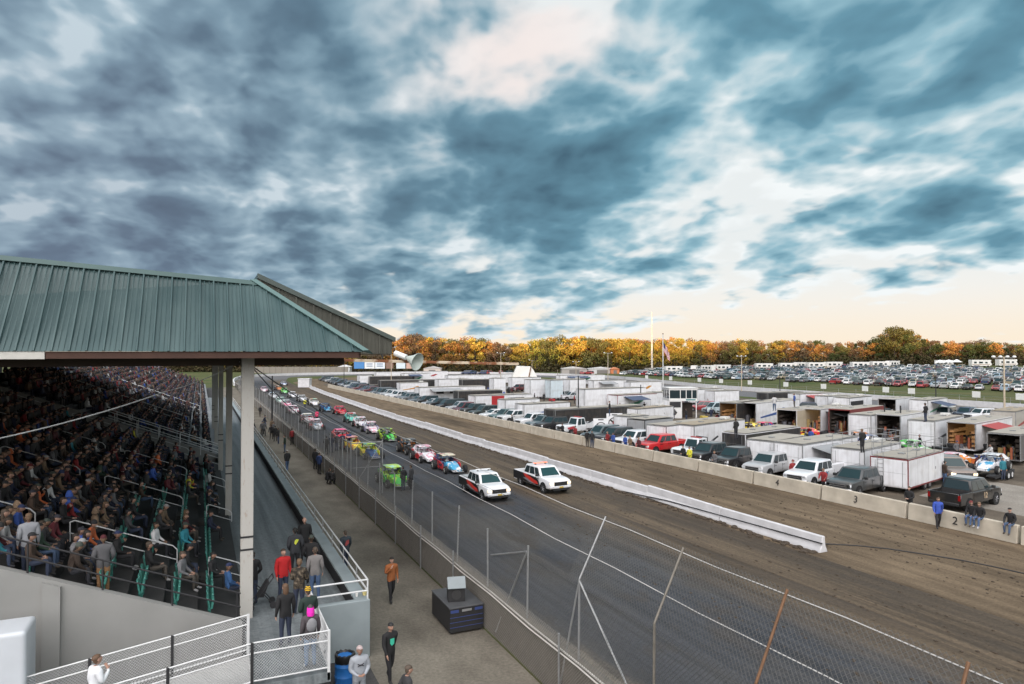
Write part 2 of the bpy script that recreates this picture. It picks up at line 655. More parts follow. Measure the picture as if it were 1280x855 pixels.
# racing surface as a strip along the outer edge path
OUT = [(9.7, -60), (9.7, -20), (9.7, 40), (9.7, 110), (9.7, 180), (10, 235), (13, 275), (21, 306), (46, 322), (80, 325), (108, 312), (130, 290), (144, 262), (148, 235), (144, 206), (136, 176), (131, 150), (130, 110), (130, 60), (130, 0), (130, -60)]
def catmull(pts, step=4.0):
    out = []
    P_ = [Vector(p).to_3d() if len(p) == 2 else Vector(p) for p in pts]
    P_ = [P_[0] * 2 - P_[1]] + P_ + [P_[-1] * 2 - P_[-2]]
    for i in range(1, len(P_) - 2):
        p0, p1, p2, p3 = P_[i - 1:i + 3]
        n = max(2, int((p2 - p1).length / step))
        for k in range(n):
            t = k / n
            out.append(0.5 * ((2 * p1) + (p2 - p0) * t + (2 * p0 - 5 * p1 + 4 * p2 - p3) * t * t + (3 * p1 - p0 - 3 * p2 + p3) * t ** 3))
    out.append(P_[-2])
    return out
outer = catmull(OUT)
def side_of(pts, i):
    a, b_ = pts[max(0, i - 1)], pts[min(len(pts) - 1, i + 1)]
    t = (b_ - a).normalized()
    return Vector((t.y, -t.x, 0))          # to the inside of the oval
TW = 17.4
def track_mat():
    m, nt, b = newmat('packed_clay_track')
    b.inputs['Roughness'].default_value = 0.75
    b.inputs['Specular IOR Level'].default_value = 0.25
    uv = N(nt, 'ShaderNodeUVMap'); uv.uv_map = 'lane'
    sp = N(nt, 'ShaderNodeSeparateXYZ'); nt.links.new(uv.outputs[0], sp.inputs[0])
    def nz(sx, sy, detail=7, rough=0.6):
        mp = N(nt, 'ShaderNodeMapping'); mp.inputs['Scale'].default_value = (sx, sy, 1); nt.links.new(uv.outputs[0], mp.inputs[0])
        n = N(nt, 'ShaderNodeTexNoise'); n.inputs['Scale'].default_value = 1; n.inputs['Detail'].default_value = detail; n.inputs['Roughness'].default_value = rough
        nt.links.new(mp.outputs[0], n.inputs['Vector'])
        return n.outputs['Fac']
    def m_(op, a, c=None, clamp=False):
        n = N(nt, 'ShaderNodeMath', operation=op, use_clamp=clamp)
        for i, v in enumerate((a, c)):
            if v is None: continue
            if isinstance(v, (int, float)): n.inputs[i].default_value = v
            else: nt.links.new(v, n.inputs[i])
        return n.outputs[0]
    def mr(x, a, c, o0=0.0, o1=1.0):
        n = N(nt, 'ShaderNodeMapRange', interpolation_type='SMOOTHSTEP'); nt.links.new(x, n.inputs[0])
        for i, v in zip((1, 2, 3, 4), (a, c, o0, o1)): n.inputs[i].default_value = v
        return n.outputs[0]
    def mix(f, a, c):
        n = N(nt, 'ShaderNodeMix', data_type='RGBA'); nt.links.new(f, n.inputs[0])
        for i, v in ((6, a), (7, c)):
            if isinstance(v, tuple): n.inputs[i].default_value = v + (1,)
            else: nt.links.new(v, n.inputs[i])
        return n.outputs[2]
    wob = nz(0.35, 0.05)
    u = m_('ADD', sp.outputs[0], m_('MULTIPLY', m_('SUBTRACT', wob, 0.5), 5.0))
    streak = nz(2.2, 0.05)
    fine = nz(9, 6, 6, 0.7)
    patch = nz(0.12, 0.06, 5)
    groove = mix(mr(streak, 0.3, 0.7), (0.027, 0.030, 0.036), (0.056, 0.060, 0.069))
    groove = mix(m_('MULTIPLY', mr(patch, 0.45, 0.65), 0.55), groove, (0.090, 0.081, 0.068))
    clay = mix(mr(streak, 0.3, 0.7), (0.050, 0.037, 0.024), (0.130, 0.097, 0.064))
    clay = mix(m_('MULTIPLY', mr(nz(1.1, 0.03), 0.52, 0.66), 0.7), clay, (0.060, 0.048, 0.038))
    edge = mix(mr(nz(1.5, 0.4), 0.3, 0.7), (0.090, 0.075, 0.055), (0.190, 0.160, 0.120))
    front = mr(sp.outputs[1], 300, 350, 1.0, 0.0)
    # hard groove where the cars run, loose clay towards the infield
    c = mix(mr(u, 9.6, 12.0), groove, clay)
    c = mix(m_('MULTIPLY', mr(nz(0.5, 0.22, 8, 0.65), 0.50, 0.64), 0.55), c, (0.052, 0.042, 0.032))
    c = mix(front, (0.115, 0.115, 0.120), c)
    c = mix(m_('MULTIPLY', mr(u, 1.9, 1.1), 0.9), c, edge)
    # wet dark band just inside the grass-side kerb of loose clods
    c = mix(m_('MULTIPLY', m_('MULTIPLY', mr(u, 14.6, 16.3), front), 0.55), c, (0.050, 0.040, 0.030))
    vs = N(nt, 'ShaderNodeVectorMath', operation='SCALE')
    nt.links.new(c, vs.inputs[0]); nt.links.new(mr(fine, 0.25, 0.75, 0.7, 1.3), vs.inputs['Scale'])
    nt.links.new(vs.outputs[0], b.inputs['Base Color'])
    bp = N(nt, 'ShaderNodeBump'); bp.inputs['Strength'].default_value = 0.8; bp.inputs['Distance'].default_value = 0.10
    nt.links.new(m_('ADD', fine, m_('MULTIPLY', streak, 2.0)), bp.inputs['Height']); nt.links.new(bp.outputs['Normal'], b.inputs['Normal'])
    return m
g = MB(); uvs = []
cols = [0, 1, 2, 4, 7, 10, 13, 16, TW]
dist = 0
for i in range(len(outer) - 1):
    a, b_ = outer[i], outer[i + 1]
    na, nb = side_of(outer, i), side_of(outer, i + 1)
    d2 = dist + (b_ - a).length
    for c0, c1 in zip(cols[:-1], cols[1:]):
        z = Vector((0, 0, 0.012))
        g.poly([a + na * c0 + z, a + na * c1 + z, b_ + nb * c1 + z, b_ + nb * c0 + z])
        uvs += [(c0, dist), (c1, dist), (c1, d2), (c0, d2)]
    dist = d2
trk = g.build('track', track_mat())
lay = trk.data.uv_layers.new(name='lane')
for i, uvv in enumerate(uvs):
    lay.data[i].uv = uvv
tag(trk, kind='structure')

# clay lane between the inner barrier and the pit wall; gravel of the pits
def WALLX(y):
    return 38.5 - 0.026 * (y - 21)
def flat(name, pts, m, z):
    b_ = MB(); b_.poly([(p[0], p[1], z) for p in pts])
    return tag(b_.build(name, m), kind='structure')
flat('pit_lane', [(26.9, -60), (40.6, -60), (38.5, 21), (34.0, 195), (36, 225), (48, 252), (60, 262), (60, 283), (38, 270), (28.5, 240), (26.9, 190)],
     soil_mat('pit_lane_clay', (0.080, 0.058, 0.037), (0.180, 0.135, 0.088), 0.8, (1.6, 0.22, 1), 0.45, 0.6), 0.008)
flat('pit_yard', [(40.6, -60), (108, -60), (108, 60), (109, 150), (116, 182), (122, 210), (120, 240), (100, 262), (60, 262), (48, 252), (36, 225), (34, 195), (38.5, 21)],
     soil_mat('pit_gravel', (0.065, 0.053, 0.040), (0.150, 0.124, 0.096), 0.25, (1, 1, 1), 0.5, 0.4), 0.004)
flat('walkway', [(4.9, -40), (9.25, -40), (9.25, 215), (4.9, 215)],
     soil_mat('worn_asphalt', (0.118, 0.106, 0.086), (0.200, 0.182, 0.148), 0.6, (1, 0.6, 1), 0.35, 0.35), 0.008)
flat('yard', [(-60, -40), (4.9, -40), (4.9, 215), (-60, 215)],
     soil_mat('shadowed_asphalt', (0.040, 0.040, 0.042), (0.075, 0.073, 0.070), 0.5), 0.004)  # asphalt darkened: the shadow on the stand-side ground is put into its colour
for px, py, w, d in ((1120, 598, 9, 5), (1262, 622, 10, 8), (975, 553, 9, 6)):
    p = at(px, py)
    flat('concrete_pad', [(p.x - w / 2, p.y - d / 2 - 1), (p.x + w / 2, p.y - d / 2 + 1), (p.x + w / 2, p.y + d / 2 + 1), (p.x - w / 2, p.y + d / 2 - 1)], soil_mat('pad_concrete', (0.2, 0.18, 0.155), (0.27, 0.25, 0.22), 0.4), 0.009)

# unseen ridge added behind the camera to keep the low sun off the ground
sun_blocker = MB()
t = Vector((math.sin(SUN_TRAVEL), math.cos(SUN_TRAVEL), 0)); s_ = Vector((t.y, -t.x, 0))
rows = []
for off, hh in ((-420, 0), (-300, 17), (-240, 23.5), (-200, 17), (-120, 0)):
    row = []
    for k in range(-45, 46):
        j = math.sin(k * 1.7) * 0.5 + math.sin(k * 0.61) * 0.6
        p = t * (off) + s_ * (k * 26)
        row.append((p.x, p.y, -0.5 + (hh + j if hh > 0 else 0)))
    rows.append(row)
sun_blocker.loft(rows, 0, caps=False, closed=False)
tag(sun_blocker.build('sun_blocker', mat('sun_blocker_cover', (0.05, 0.055, 0.025), 1.0, var=0.5, scale=0.05)), kind='structure')

# --- barriers
M_WHITE = mat('white_barrier_paint', (0.53, 0.53, 0.54), 0.7, var=0.25, scale=1.6, bump=0.1)
M_BEIGE = mat('stained_concrete', (0.40, 0.36, 0.29), 0.85, var=0.42, scale=1.1, bump=0.2)
M_CONC = mat('pale_concrete', (0.33, 0.33, 0.32), 0.85, var=0.2, scale=0.9, bump=0.1)
M_CLOD = mat('dark_clay_clods', (0.058, 0.044, 0.031), 1.0, var=0.4, scale=5)
def jersey(L_, h, wb=0.28, wt_=0.10):
    b_ = MB()
    out = [(-wb, 0), (wb, 0), (wb * 0.9, 0.12), (wt_ * 1.35, h * 0.45), (wt_, h), (-wt_, h), (-wt_ * 1.35, h * 0.45), (-wb * 0.9, 0.12)]
    b_.loft([[(x, 0.02, z) for x, z in out], [(x, L_ - 0.02, z) for x, z in out]])
    return b_
b_ = jersey(6.0, 0.80)
protob = b_.mesh('white_barrier', [M_WHITE], bevel=0.03)
path_in = catmull([(28.0, 24.3), (27.3, 60), (26.6, 100), (26.9, 150), (28.2, 195), (31.5, 236)], 6.02)
for i in range(len(path_in) - 1):
    a, c = path_in[i], path_in[i + 1]
    o = link('white_barrier', protob)
    o.location = a
    o.rotation_euler = (RND.uniform(-.015, .015), RND.uniform(-.02, .02), math.atan2(-(c.x - a.x), c.y - a.y))
    o.scale = (1, (c - a).length / 6.0, 1)
    lab = 'white barrier with a cable over it at the open near end of its row' if i == 0 else 'white painted concrete barrier, %s in the inner row from its near end' % ordinal(i + 1)
    tag(o, lab, 'barrier', 'white barriers between track and pit lane')
# clods heaped against the inner barriers
cl = MB()
for i in range(900):
    k = RND.random() ** 1.5 * (len(path_in) - 8)
    a = path_in[int(k)].lerp(path_in[int(k) + 1], k % 1)
    r = RND.uniform(0.04, 0.16)
    cl.sphere((a.x - 0.36 - abs(RND.gauss(0, .25)), a.y, r * 0.3), r, r * 1.3, r * 0.6, 5, 3)
for i in range(3200):
    x, y = RND.uniform(17.5, 37), 3 + 62 * RND.random() ** 1.6
    if 27.2 < x < 28.6: continue
    r = 0.018 + 0.05 * RND.random() ** 3
    cl.sphere((x, y, 0.012 + r * 0.3), r, r * RND.uniform(1, 1.8), r * 0.55, 5, 3)
tag(cl.build('dirt_clods', M_CLOD), kind='stuff')

protop = jersey(5.9, 0.95, 0.24, 0.13).mesh('pit_wall_block', [M_BEIGE], bevel=0.03)
numerals = {}
for px, py, s in ((1196, 652, '2'), (1073, 625, '3'), (974, 604, '4')):
    p = at(px, py, 0.45)
    numerals[s] = p.y
y = 3.2; i = 0
blocks = []
while y < 200:
    i += 1
    o = link('pit_wall_block', protop)
    a, c = Vector((WALLX(y), y, 0)), Vector((WALLX(y + 6), y + 6, 0))
    o.location = a
    o.rotation_euler = (0, RND.uniform(-.02, .02), math.atan2(-(c.x - a.x), c.y - a.y) + RND.uniform(-.006, .006))
    lab = 'stained concrete pit wall block, %s from the near end' % ordinal(i)
    for s, ny in numerals.items():
        if y <= ny < y + 6:
            lab = 'stained concrete pit wall block painted with the number %s' % s
            t_ = link('painted_number', text_mesh(s, 0.62), o)
            t_.data.materials.append(mat('black_paint', (0.02, 0.02, 0.02), 0.8))
            t_.matrix_local = Matrix.Translation((-0.215, ny - y, 0.5)) @ Matrix.Rotation(-PI / 2, 4, 'Z') @ Matrix.Rotation(PI / 2 - 0.18, 4, 'X')
    tag(o, lab, 'barrier', 'concrete blocks of the pit wall')
    y += 6.02

def wall_along(pts, w, h, z0=0.0):
    b_ = MB()
    secs = []
    for i, p in enumerate(pts):
        n = side_of(pts, i)
        secs.append([p - n * w, p + n * 0, p + n * 0 + Vector((0, 0, h)), p - n * w + Vector((0, 0, h))])
    b_.loft(secs)
    return b_
k0 = next(i for i, p in enumerate(outer) if p.y > 222)
tag(wall_along(outer[k0:], 0.4, 1.05).build('track_wall', M_WHITE), 'long white outer wall round the far turn and back straight', 'wall')

# --- front retaining wall and catch fence
M_GALV = mat('galvanised_steel', (0.28, 0.285, 0.285), 0.5, 0.5, var=0.25, scale=6)
M_RUST = mat('rusty_steel', (0.16, 0.085, 0.045), 0.8, 0.2, var=0.5, scale=5)
M_WIRE = mat('fence_wire', (0.09, 0.09, 0.085), 0.6, 0.4)
M_DARKSTEEL = mat('dark_steel', (0.03, 0.03, 0.032), 0.6, 0.3)
M_WHITEPIPE = mat('white_pipe', (0.56, 0.57, 0.57), 0.5, var=0.1)
M_CABLE = mat('steel_cable', (0.50, 0.49, 0.47), 0.5)
WX0, WX1, WH = 9.36, 9.66, 1.40
M_WALLBACK = mat('dirty_wall_concrete', (0.082, 0.070, 0.054), 0.95, var=0.6, scale=0.9, bump=0.3)
rt = thing('retaining_wall', 'dirty concrete retaining wall with pale top edge along the spectator walkway', 'wall', (WX0, 0, 0))
b_ = MB(); b_.box(0, WX1 - WX0, -20, 215, 0, WH - 0.05); b_.build('wall_face', M_WALLBACK, rt)
b_ = MB(); b_.box(-0.02, WX1 - WX0 + 0.02, -20, 215, WH - 0.047, WH); b_.build('coping', mat('coping_paint', (0.12, 0.108, 0.09), 0.9, var=0.4, scale=2.5), rt)
b_ = MB(); b_.path([(0.0, -20 + 3 * k, WH + 0.03 - 0.03 * (k % 2)) for k in range(78)], 0.026, 6); b_.build('top_rail', mat('pale_rail_paint', (0.55, 0.53, 0.49), 0.7, var=0.3), rt)

cf = thing('catch_fence', 'tall wire catch fence with leaning rusty posts above the track', 'fence', (WX1 - 0.15, 0, 0))
def part(mb, name, m, parent, **kw):
    return mb.build(name, m, parent, **kw)
ys = [6.4, 9.85, 13.0, 16.4] + [16.4 + 3.25 * k for k in range(1, 58)]
for i, y in enumerate(ys):
    b_ = MB()
    if y < 17:
        b_.tube((0, y, WH - 0.2), (0.03, y, 3.6), 0.033, 7)
        b_.tube((0.03, y, 3.6), (0.95, y + 0.1, 5.2), 0.029, 7)
        part(b_, 'post', M_RUST if i in (0, 1) else (mat('dull_steel', (0.17, 0.155, 0.13), 0.6, 0.3, var=0.4, scale=5) if i == 2 else M_GALV), cf)
    else:
        b_.tube((0, y, WH - 0.2), (RND.uniform(-.05, .12), y + RND.uniform(-.1, .1), 3.6 + RND.uniform(-.25, .12)), 0.034 if y < 50 else 0.027, 6)
        if y > 52 and i % 4 == 1: b_.tube((-0.2, y - 1.5, 0.3), (0, y, 3.3), 0.025, 5)
        part(b_, 'post', M_GALV, cf)
for y in (16.4,):
    b_ = MB()
    b_.tube((-0.2, y + 0.7, 0.05 + 0.4), (0.02, y, 3.55), 0.03, 7)
    b_.tube((0.1, y - 2.6, 1.3), (0.03, y, 3.55), 0.03, 7)
    part(b_, 'brace', M_GALV, cf)
b_ = MB(); b_.tube((-0.15, 21.8, 0.2), (0, 19.65, 3.5), 0.034, 7); b_.tube((0, 22.6, 2.6), (0, 19.65, 3.5), 0.03, 7); part(b_, 'brace', M_GALV, cf)
b_ = MB()
chainlink(b_, (0.045, 3, WH), (0, 1, 0), 14, (0, 0, 1), 2.2, 0.115, 0.0042)
chainlink(b_, (0.06, 3, 3.6), (0, 1, 0), 14, Vector((0.92, 0.06, 1.6)).normalized(), 1.85, 0.115, 0.0042)
chainlink(b_, (0.045, 17, WH), (0, 1, 0), 32, (0, 0, 1), 2.15, 0.125, 0.0042)
chainlink(b_, (0.045, 49, WH), (0, 1, 0), 150, (0, 0, 1), 2.15, 0.30, 0.007)
part(b_, 'wire_mesh', M_WIRE, cf)
for z, x0, m in ((5.12, 0.92, M_CABLE), (4.2, 0.40, M_CABLE), (3.4, 0.05, M_WIRE), (4.65, 0.66, M_WIRE)):
    b_ = MB()
    pts = []
    for k in range(0, 63):
        yy = 2 + 3.3 * k
        if yy > 120 and z > 4: break
        pts.append((x0 + 0.02 * math.sin(k), yy, z - 0.05 * (k % 2)))
    b_.path(pts, 0.0115 if m is M_CABLE else 0.007, 5)
    part(b_, 'cable', m, cf)

lf = thing('walkway_fence', 'low chain-link fence on short posts along the walkway side of the wall', 'fence', (9.22, 0, 0))
for k in range(46):
    y = 8.2 + 4.4 * k
    if 20.5 < y < 25: continue
    b_ = MB(); b_.tube((0, y, 0), (0.0, y, 1.95), 0.032, 7); part(b_, 'post', M_GALV, lf)
b_ = MB()
chainlink(b_, (0.04, 4, 0.06), (0, 1, 0), 40, (0, 0, 1), 1.85, 0.10, 0.0042)
chainlink(b_, (0.04, 44, 0.06), (0, 1, 0), 150, (0, 0, 1), 1.8, 0.28, 0.007)
part(b_, 'wire_mesh', mat('dusty_wire', (0.19, 0.18, 0.16), 0.7, 0.2), lf)
b_ = MB(); b_.path([(0.03, 4 + 3 * k, 1.42 - 0.06 * (k % 2)) for k in range(60)], 0.022, 5); part(b_, 'rail', mat('pale_cable', (0.5, 0.48, 0.44), 0.7), lf)

# gate in the fence further along
gt = thing('fence_gate', 'open steel pipe gate in the track fence near the parked race cars', 'gate', (9.5, 47.5, 0))
for dx, dy in ((0, 0), (0, 3.0), (2.2, 0)):
    b_ = MB(); b_.tube((dx, dy, 0), (dx, dy, 3.7), 0.05, 7); part(b_, 'post', M_GALV, gt)
b_ = MB(); b_.tube((0, 0, 3.6), (2.2, 0, 3.6), 0.04, 6); b_.tube((0, 0, 1.9), (2.2, 0, 1.9), 0.03, 6); b_.tube((0, 0, 0.3), (2.2, 0, 3.6), 0.03, 6); b_.tube((0, 3, 3.6), (0, 0, 3.6), 0.03, 6)
part(b_, 'gate_frame', M_GALV, gt)
b_ = MB(); chainlink(b_, (0, 0, 0.2), (1, 0, 0), 2.2, (0, 0, 1), 3.4, 0.16, 0.005); part(b_, 'wire_mesh', M_WIRE, gt)

# ================================================================== grandstand
M_TEAL = None
def roof_mat():
    m, nt, b = newmat('teal_roof_metal')
    b.inputs['Roughness'].default_value = 0.45
    b.inputs['Metallic'].default_value = 0.0
    tc = N(nt, 'ShaderNodeTexCoord')
    a = N(nt, 'ShaderNodeTexNoise'); a.inputs['Scale'].default_value = 0.7; a.inputs['Detail'].default_value = 8
    mp = N(nt, 'ShaderNodeMapping'); mp.inputs['Scale'].default_value = (3, 0.6, 0.6)
    nt.links.new(tc.outputs['Object'], mp.inputs[0]); nt.links.new(mp.outputs[0], a.inputs['Vector'])
    r = N(nt, 'ShaderNodeValToRGB'); e = r.color_ramp.elements
    e[0].position, e[0].color = 0.3, (0.024, 0.056, 0.058, 1)
    e[1].position, e[1].color = 0.72, (0.052, 0.090, 0.090, 1)
    nt.links.new(a.outputs['Fac'], r.inputs[0]); nt.links.new(r.outputs[0], b.inputs['Base Color'])
    return m
M_TEAL = roof_mat()
M_TEALDK = mat('teal_trim', (0.045, 0.085, 0.08), 0.45, var=0.15)
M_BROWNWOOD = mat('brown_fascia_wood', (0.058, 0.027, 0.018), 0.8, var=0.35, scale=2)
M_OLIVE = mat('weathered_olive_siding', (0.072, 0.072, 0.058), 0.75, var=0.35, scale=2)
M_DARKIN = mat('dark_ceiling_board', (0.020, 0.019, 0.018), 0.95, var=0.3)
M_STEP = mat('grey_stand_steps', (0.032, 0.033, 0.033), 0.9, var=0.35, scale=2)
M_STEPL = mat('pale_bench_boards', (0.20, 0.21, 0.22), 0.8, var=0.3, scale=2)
M_ENDW = mat('grey_stucco', (0.25, 0.25, 0.238), 0.9, var=0.17, scale=0.9, bump=0.1)
def rusty_white():
    m, nt, b = newmat('rusty_white_paint')
    b.inputs['Roughness'].default_value = 0.7
    tc = N(nt, 'ShaderNodeTexCoord')
    mp = N(nt, 'ShaderNodeMapping'); mp.inputs['Scale'].default_value = (2.2, 2.2, 0.55); nt.links.new(tc.outputs['Object'], mp.inputs[0])
    a = N(nt, 'ShaderNodeTexNoise'); a.inputs['Scale'].default_value = 6; a.inputs['Detail'].default_value = 10; a.inputs['Roughness'].default_value = 0.7
    nt.links.new(mp.outputs[0], a.inputs['Vector'])
    r = N(nt, 'ShaderNodeValToRGB'); e = r.color_ramp.elements
    e[0].position, e[0].color = 0.56, (0.40, 0.39, 0.36, 1)
    e[1].position, e[1].color = 0.80, (0.24, 0.15, 0.085, 1)
    nt.links.new(a.outputs['Fac'], r.inputs[0]); nt.links.new(r.outputs[0], b.inputs['Base Color'])
    return m
M_COLUMN = rusty_white()

PITCHX, RISE, X0, F0 = 0.96, 0.385, 0.40, 1.45
NROW = 18
Y1A, Y1B, Y2A, Y2B = 23.0, 57.0, 62.0, 205.0
def rowx(k): return X0 - PITCHX * k
def floorz(k): return F0 + RISE * k
AISLES = (27.6, 37.0, 46.2, 55.6)

gs = thing('grandstand', 'covered grandstand with teal ribbed metal roof, rusty white posts and full seats', 'grandstand', (0, Y1A, 0))
def stairs(ya, yb):
    out = [(X0 + 1.0, 0.0), (X0 + 1.0, F0)]
    out += [(X0 + 0.55, F0)]
    for k in range(1, NROW):
        out += [(rowx(k) + 0.55, floorz(k - 1)), (rowx(k) + 0.55, floorz(k))]
    out += [(rowx(NROW - 1) - 1.2, floorz(NROW - 1)), (rowx(NROW - 1) - 1.2, 0)]
    b_ = MB(); b_.prism(out, ya - Y1A, yb - Y1A)
    return b_
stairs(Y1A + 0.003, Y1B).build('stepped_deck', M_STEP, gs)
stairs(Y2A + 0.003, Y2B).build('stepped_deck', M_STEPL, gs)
# steps in the aisles with a yellowish worn nosing
b_ = MB()
for ya in AISLES:
    for k in range(NROW - 1):
        b_.box(rowx(k) - 0.41 + 0.0, rowx(k) - 0.08, ya - 0.5 - Y1A, ya + 0.5 - Y1A, floorz(k) + 0.002, floorz(k) + RISE / 2)
b_.build('aisle_steps', mat('aisle_concrete', (0.045, 0.043, 0.038), 0.9, var=0.35), gs)

def endwall(y, thick):
    top = lambda x: 1.66 + 0.401 * (0.84 - x)
    b_ = MB()
    b_.prism([(1.25, 0), (1.25, top(1.25)), (-17.6, top(-17.6)), (-17.6, 0)], y - thick - Y1A, y - Y1A)
    return b_, top
b_, topf = endwall(Y1A, 0.28)
ew = b_.build('end_wall', M_ENDW, gs)
b_ = MB(); xx = -3.92
b_.prism([(xx, 0), (xx, topf(xx) - 0.1), (xx + 0.43, topf(xx + 0.43) - 0.1), (xx + 0.43, 0)], -0.40, -0.283)
b_.build('buttress', M_ENDW, ew)
b_, _t = endwall(Y2A, 0.28)
b_.build('end_wall', M_ENDW, gs)
# dark guard rails on the end wall
b_ = MB()
for dz in (0.42, 0.85):
    b_.tube((1.2, -0.14, topf(1.2) + dz), (-15, -0.14, topf(-15) + dz), 0.028, 6)
b_.build('guard_rail', M_DARKSTEEL, gs)
for k in range(9):
    x = 1.1 - 1.8 * k
    b_ = MB(); b_.tube((x, -0.14, topf(x) - 0.05), (x, -0.14, topf(x) + 0.85), 0.028, 6)
    b_.build('guard_post', M_DARKSTEEL, gs)
# pale handrails along the second section's end wall, and the stair rail
for (ya, xa, xb) in ((Y2A, 1.6, -6.5), (Y2A - 1.6, 1.6, -6.5), (78, -1, -11), (100, 0, -9)):
    b_ = MB()
    for dz in (0.55, 1.05):
        b_.tube((xa, ya - 0.14 - Y1A, topf(xa) + dz - 0.2), (xb, ya - 0.14 - Y1A, topf(xb) + dz - 0.2), 0.035, 5)
    x = xa
    while x > xb:
        b_.tube((x, ya - 0.14 - Y1A, topf(x) - 0.3), (x, ya - 0.14 - Y1A, topf(x) + 0.85), 0.03, 5)
        x -= 1.5
    b_.build('stair_rail', M_WHITEPIPE, gs)
# hooped aisle rails
def hoop(y, xa, xb, h=0.92):
    def zf(x): return F0 + RISE * (X0 - x) / PITCHX
    b_ = MB()
    r = 0.021
    A0, A1 = (xa, y, zf(xa) - 0.25), (xa, y, zf(xa) + h - 0.1)
    B0, B1 = (xb, y, zf(xb) - 0.25), (xb, y, zf(xb) + h - 0.1)
    c = 0.14
    sx = 1 if xb > xa else -1
    pts = [A0, A1, (xa + sx * c, y, zf(xa + sx * c) + h), (xb - sx * c, y, zf(xb - sx * c) + h), B1, B0]
    b_.path(pts, r, 7)
    b_.tube((xa, y, zf(xa) + h * 0.5), (xb, y, zf(xb) + h * 0.5), r * 0.9, 6)
    return b_
for ya in AISLES:
    for xa, xb in ((-4.0, -0.7), (-8.0, -5.0), (-12.4, -9.2), (-16, -13.4), (0.35, 1.5)):
        m = hoop(ya - Y1A, xa, xb)
        m.build('aisle_rail', M_WHITEPIPE, gs)
# posts
for k in range(5):
    y = 23.45 + 15.0 * k
    b_ = MB()
    w, d = (0.185, 0.17) if k == 0 else (0.15, 0.11)
    b_.box(-w, w, -d, -d + 0.05, 0, 9.68); b_.box(-w, w, d - 0.05, d, 0, 9.68); b_.box(-w, -w + 0.02, -d + 0.05, d - 0.05, 0, 9.68); b_.box(w - 0.02, w, -d + 0.05, d - 0.05, 0, 9.68)
    o = b_.build('post', M_COLUMN, gs, bevel=0.008)
    o.location = (1.4, y - Y1A, 0)
    b_ = MB()
    for z in (3.55, 3.95):
        b_.box(-w - .012, w + .012, -d - .012, d + .012, z, z + 0.06)
    b_.build('band', M_DARKSTEEL, o)

# roof: hipped ribbed skirt all round a low deck
YE, YT, YR = 22.0, 24.7, 88.0
XE, XT, XB = 4.9, 1.73, -19.5
ZE = 9.86
def ztop(x): return 12.24 + 0.063 * (XT - x)
def skirt(x, t):
    """point on the near end skirt at plan x, t from eave (0) to top edge (1)"""
    return Vector((x, YE + (YT - YE) * t - Y1A, ZE + (ztop(min(x, XT)) - ZE) * t))
b_ = MB()
b_.poly([skirt(XB, 0), skirt(XT, 0), skirt(XT, 1), skirt(XB, 1)])
b_.poly([skirt(XT, 0), skirt(XE, 0), skirt(XT, 1)])
# track-side skirt
pe0, pt0 = Vector((XE, YE - Y1A, ZE)), skirt(XT, 1)
pe1, pt1 = Vector((XE, YR - Y1A, ZE)), Vector((XT, YR - 2.7 - Y1A, ztop(XT)))
b_.poly([pe0, pe1, pt1, pt0])
b_.poly([pt0, pt1, (XB, YR - Y1A, ztop(XB)), skirt(XB, 1)])
nrm_ = (skirt(XB + 1, 0) - skirt(XB, 0)).cross(skirt(XB, 1) - skirt(XB, 0)).normalized()
def rib(x, w, h):
    tm = 1.0 if x <= XT else (XE - x) / (XE - XT)
    if tm < 0.04: return
    a, c = skirt(x, 0), skirt(x, tm)
    if x > XT:
        c = Vector((x, YE + (YT - YE) * tm - Y1A, ZE + (ztop(XT) - ZE) * tm))
    ux = Vector((1, 0, 0))
    up = nrm_ if nrm_.z > 0 else -nrm_
    b_.loft([[p - ux * w + up * 0.001, p - ux * w * 0.55 + up * h, p + ux * w * 0.55 + up * h, p + ux * w + up * 0.001] for p in (a, c)])
x = XB
i = 0
while x < XE:
    rib(x, 0.034, 0.040)
    rib(x + 0.135, 0.012, 0.010)
    rib(x + 0.27, 0.012, 0.010)
    x += 0.406
b_.build('roof', M_TEAL, gs)
b_ = MB()
up = nrm_ if nrm_.z > 0 else -nrm_
a, c = skirt(XB, 1), skirt(XT, 1)
b_.loft([[p + Vector((0, -0.02, 0)) + up * 0.05, p + Vector((0, 0, 0.0)) - Vector((0, .16, .155)) + up * 0.05, p - Vector((0, .16, .155)) + up * 0.02, p + up * 0.0, p + Vector((0, 0.25, 0.0)), p + Vector((0, .25, .06))] for p in (a, c)])
b_.build('ridge_cap', M_TEALDK, gs)
b_ = MB()
hp0, hp1 = Vector((XE + 0.05, YE - 0.05 - Y1A, ZE)), skirt(XT, 1) + Vector((0, 0, 0.03))
sd = (Vector((-1, 0, 0)) + up * 0.3).normalized()
b_.loft([[p + Vector((-0.2, 0, 0)) + up * 0.02, p + Vector((-0.2, 0, 0)) + up * 0.07, p + up * 0.09, p + Vector((0.18, 0.12, -0.10)) + up * 0.02] for p in (hp0, hp1)])
b_.build('hip_cap', mat('teal_hip_cap', (0.075, 0.14, 0.135), 0.4, var=0.1), gs)
b_ = MB()
b_.box(-3.8, XE - 0.25, YE + 0.04 - Y1A, YE + 0.12 - Y1A, ZE - 0.20, ZE - 0.004)
b_.box(XE - 0.25, XE - 0.17, YE + 0.122 - Y1A, YR - Y1A, ZE - 0.20, ZE - 0.012)
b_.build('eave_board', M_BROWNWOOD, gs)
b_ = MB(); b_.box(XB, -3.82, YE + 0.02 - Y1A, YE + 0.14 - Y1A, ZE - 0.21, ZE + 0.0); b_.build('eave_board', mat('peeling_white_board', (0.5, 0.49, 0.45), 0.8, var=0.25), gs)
b_ = MB()
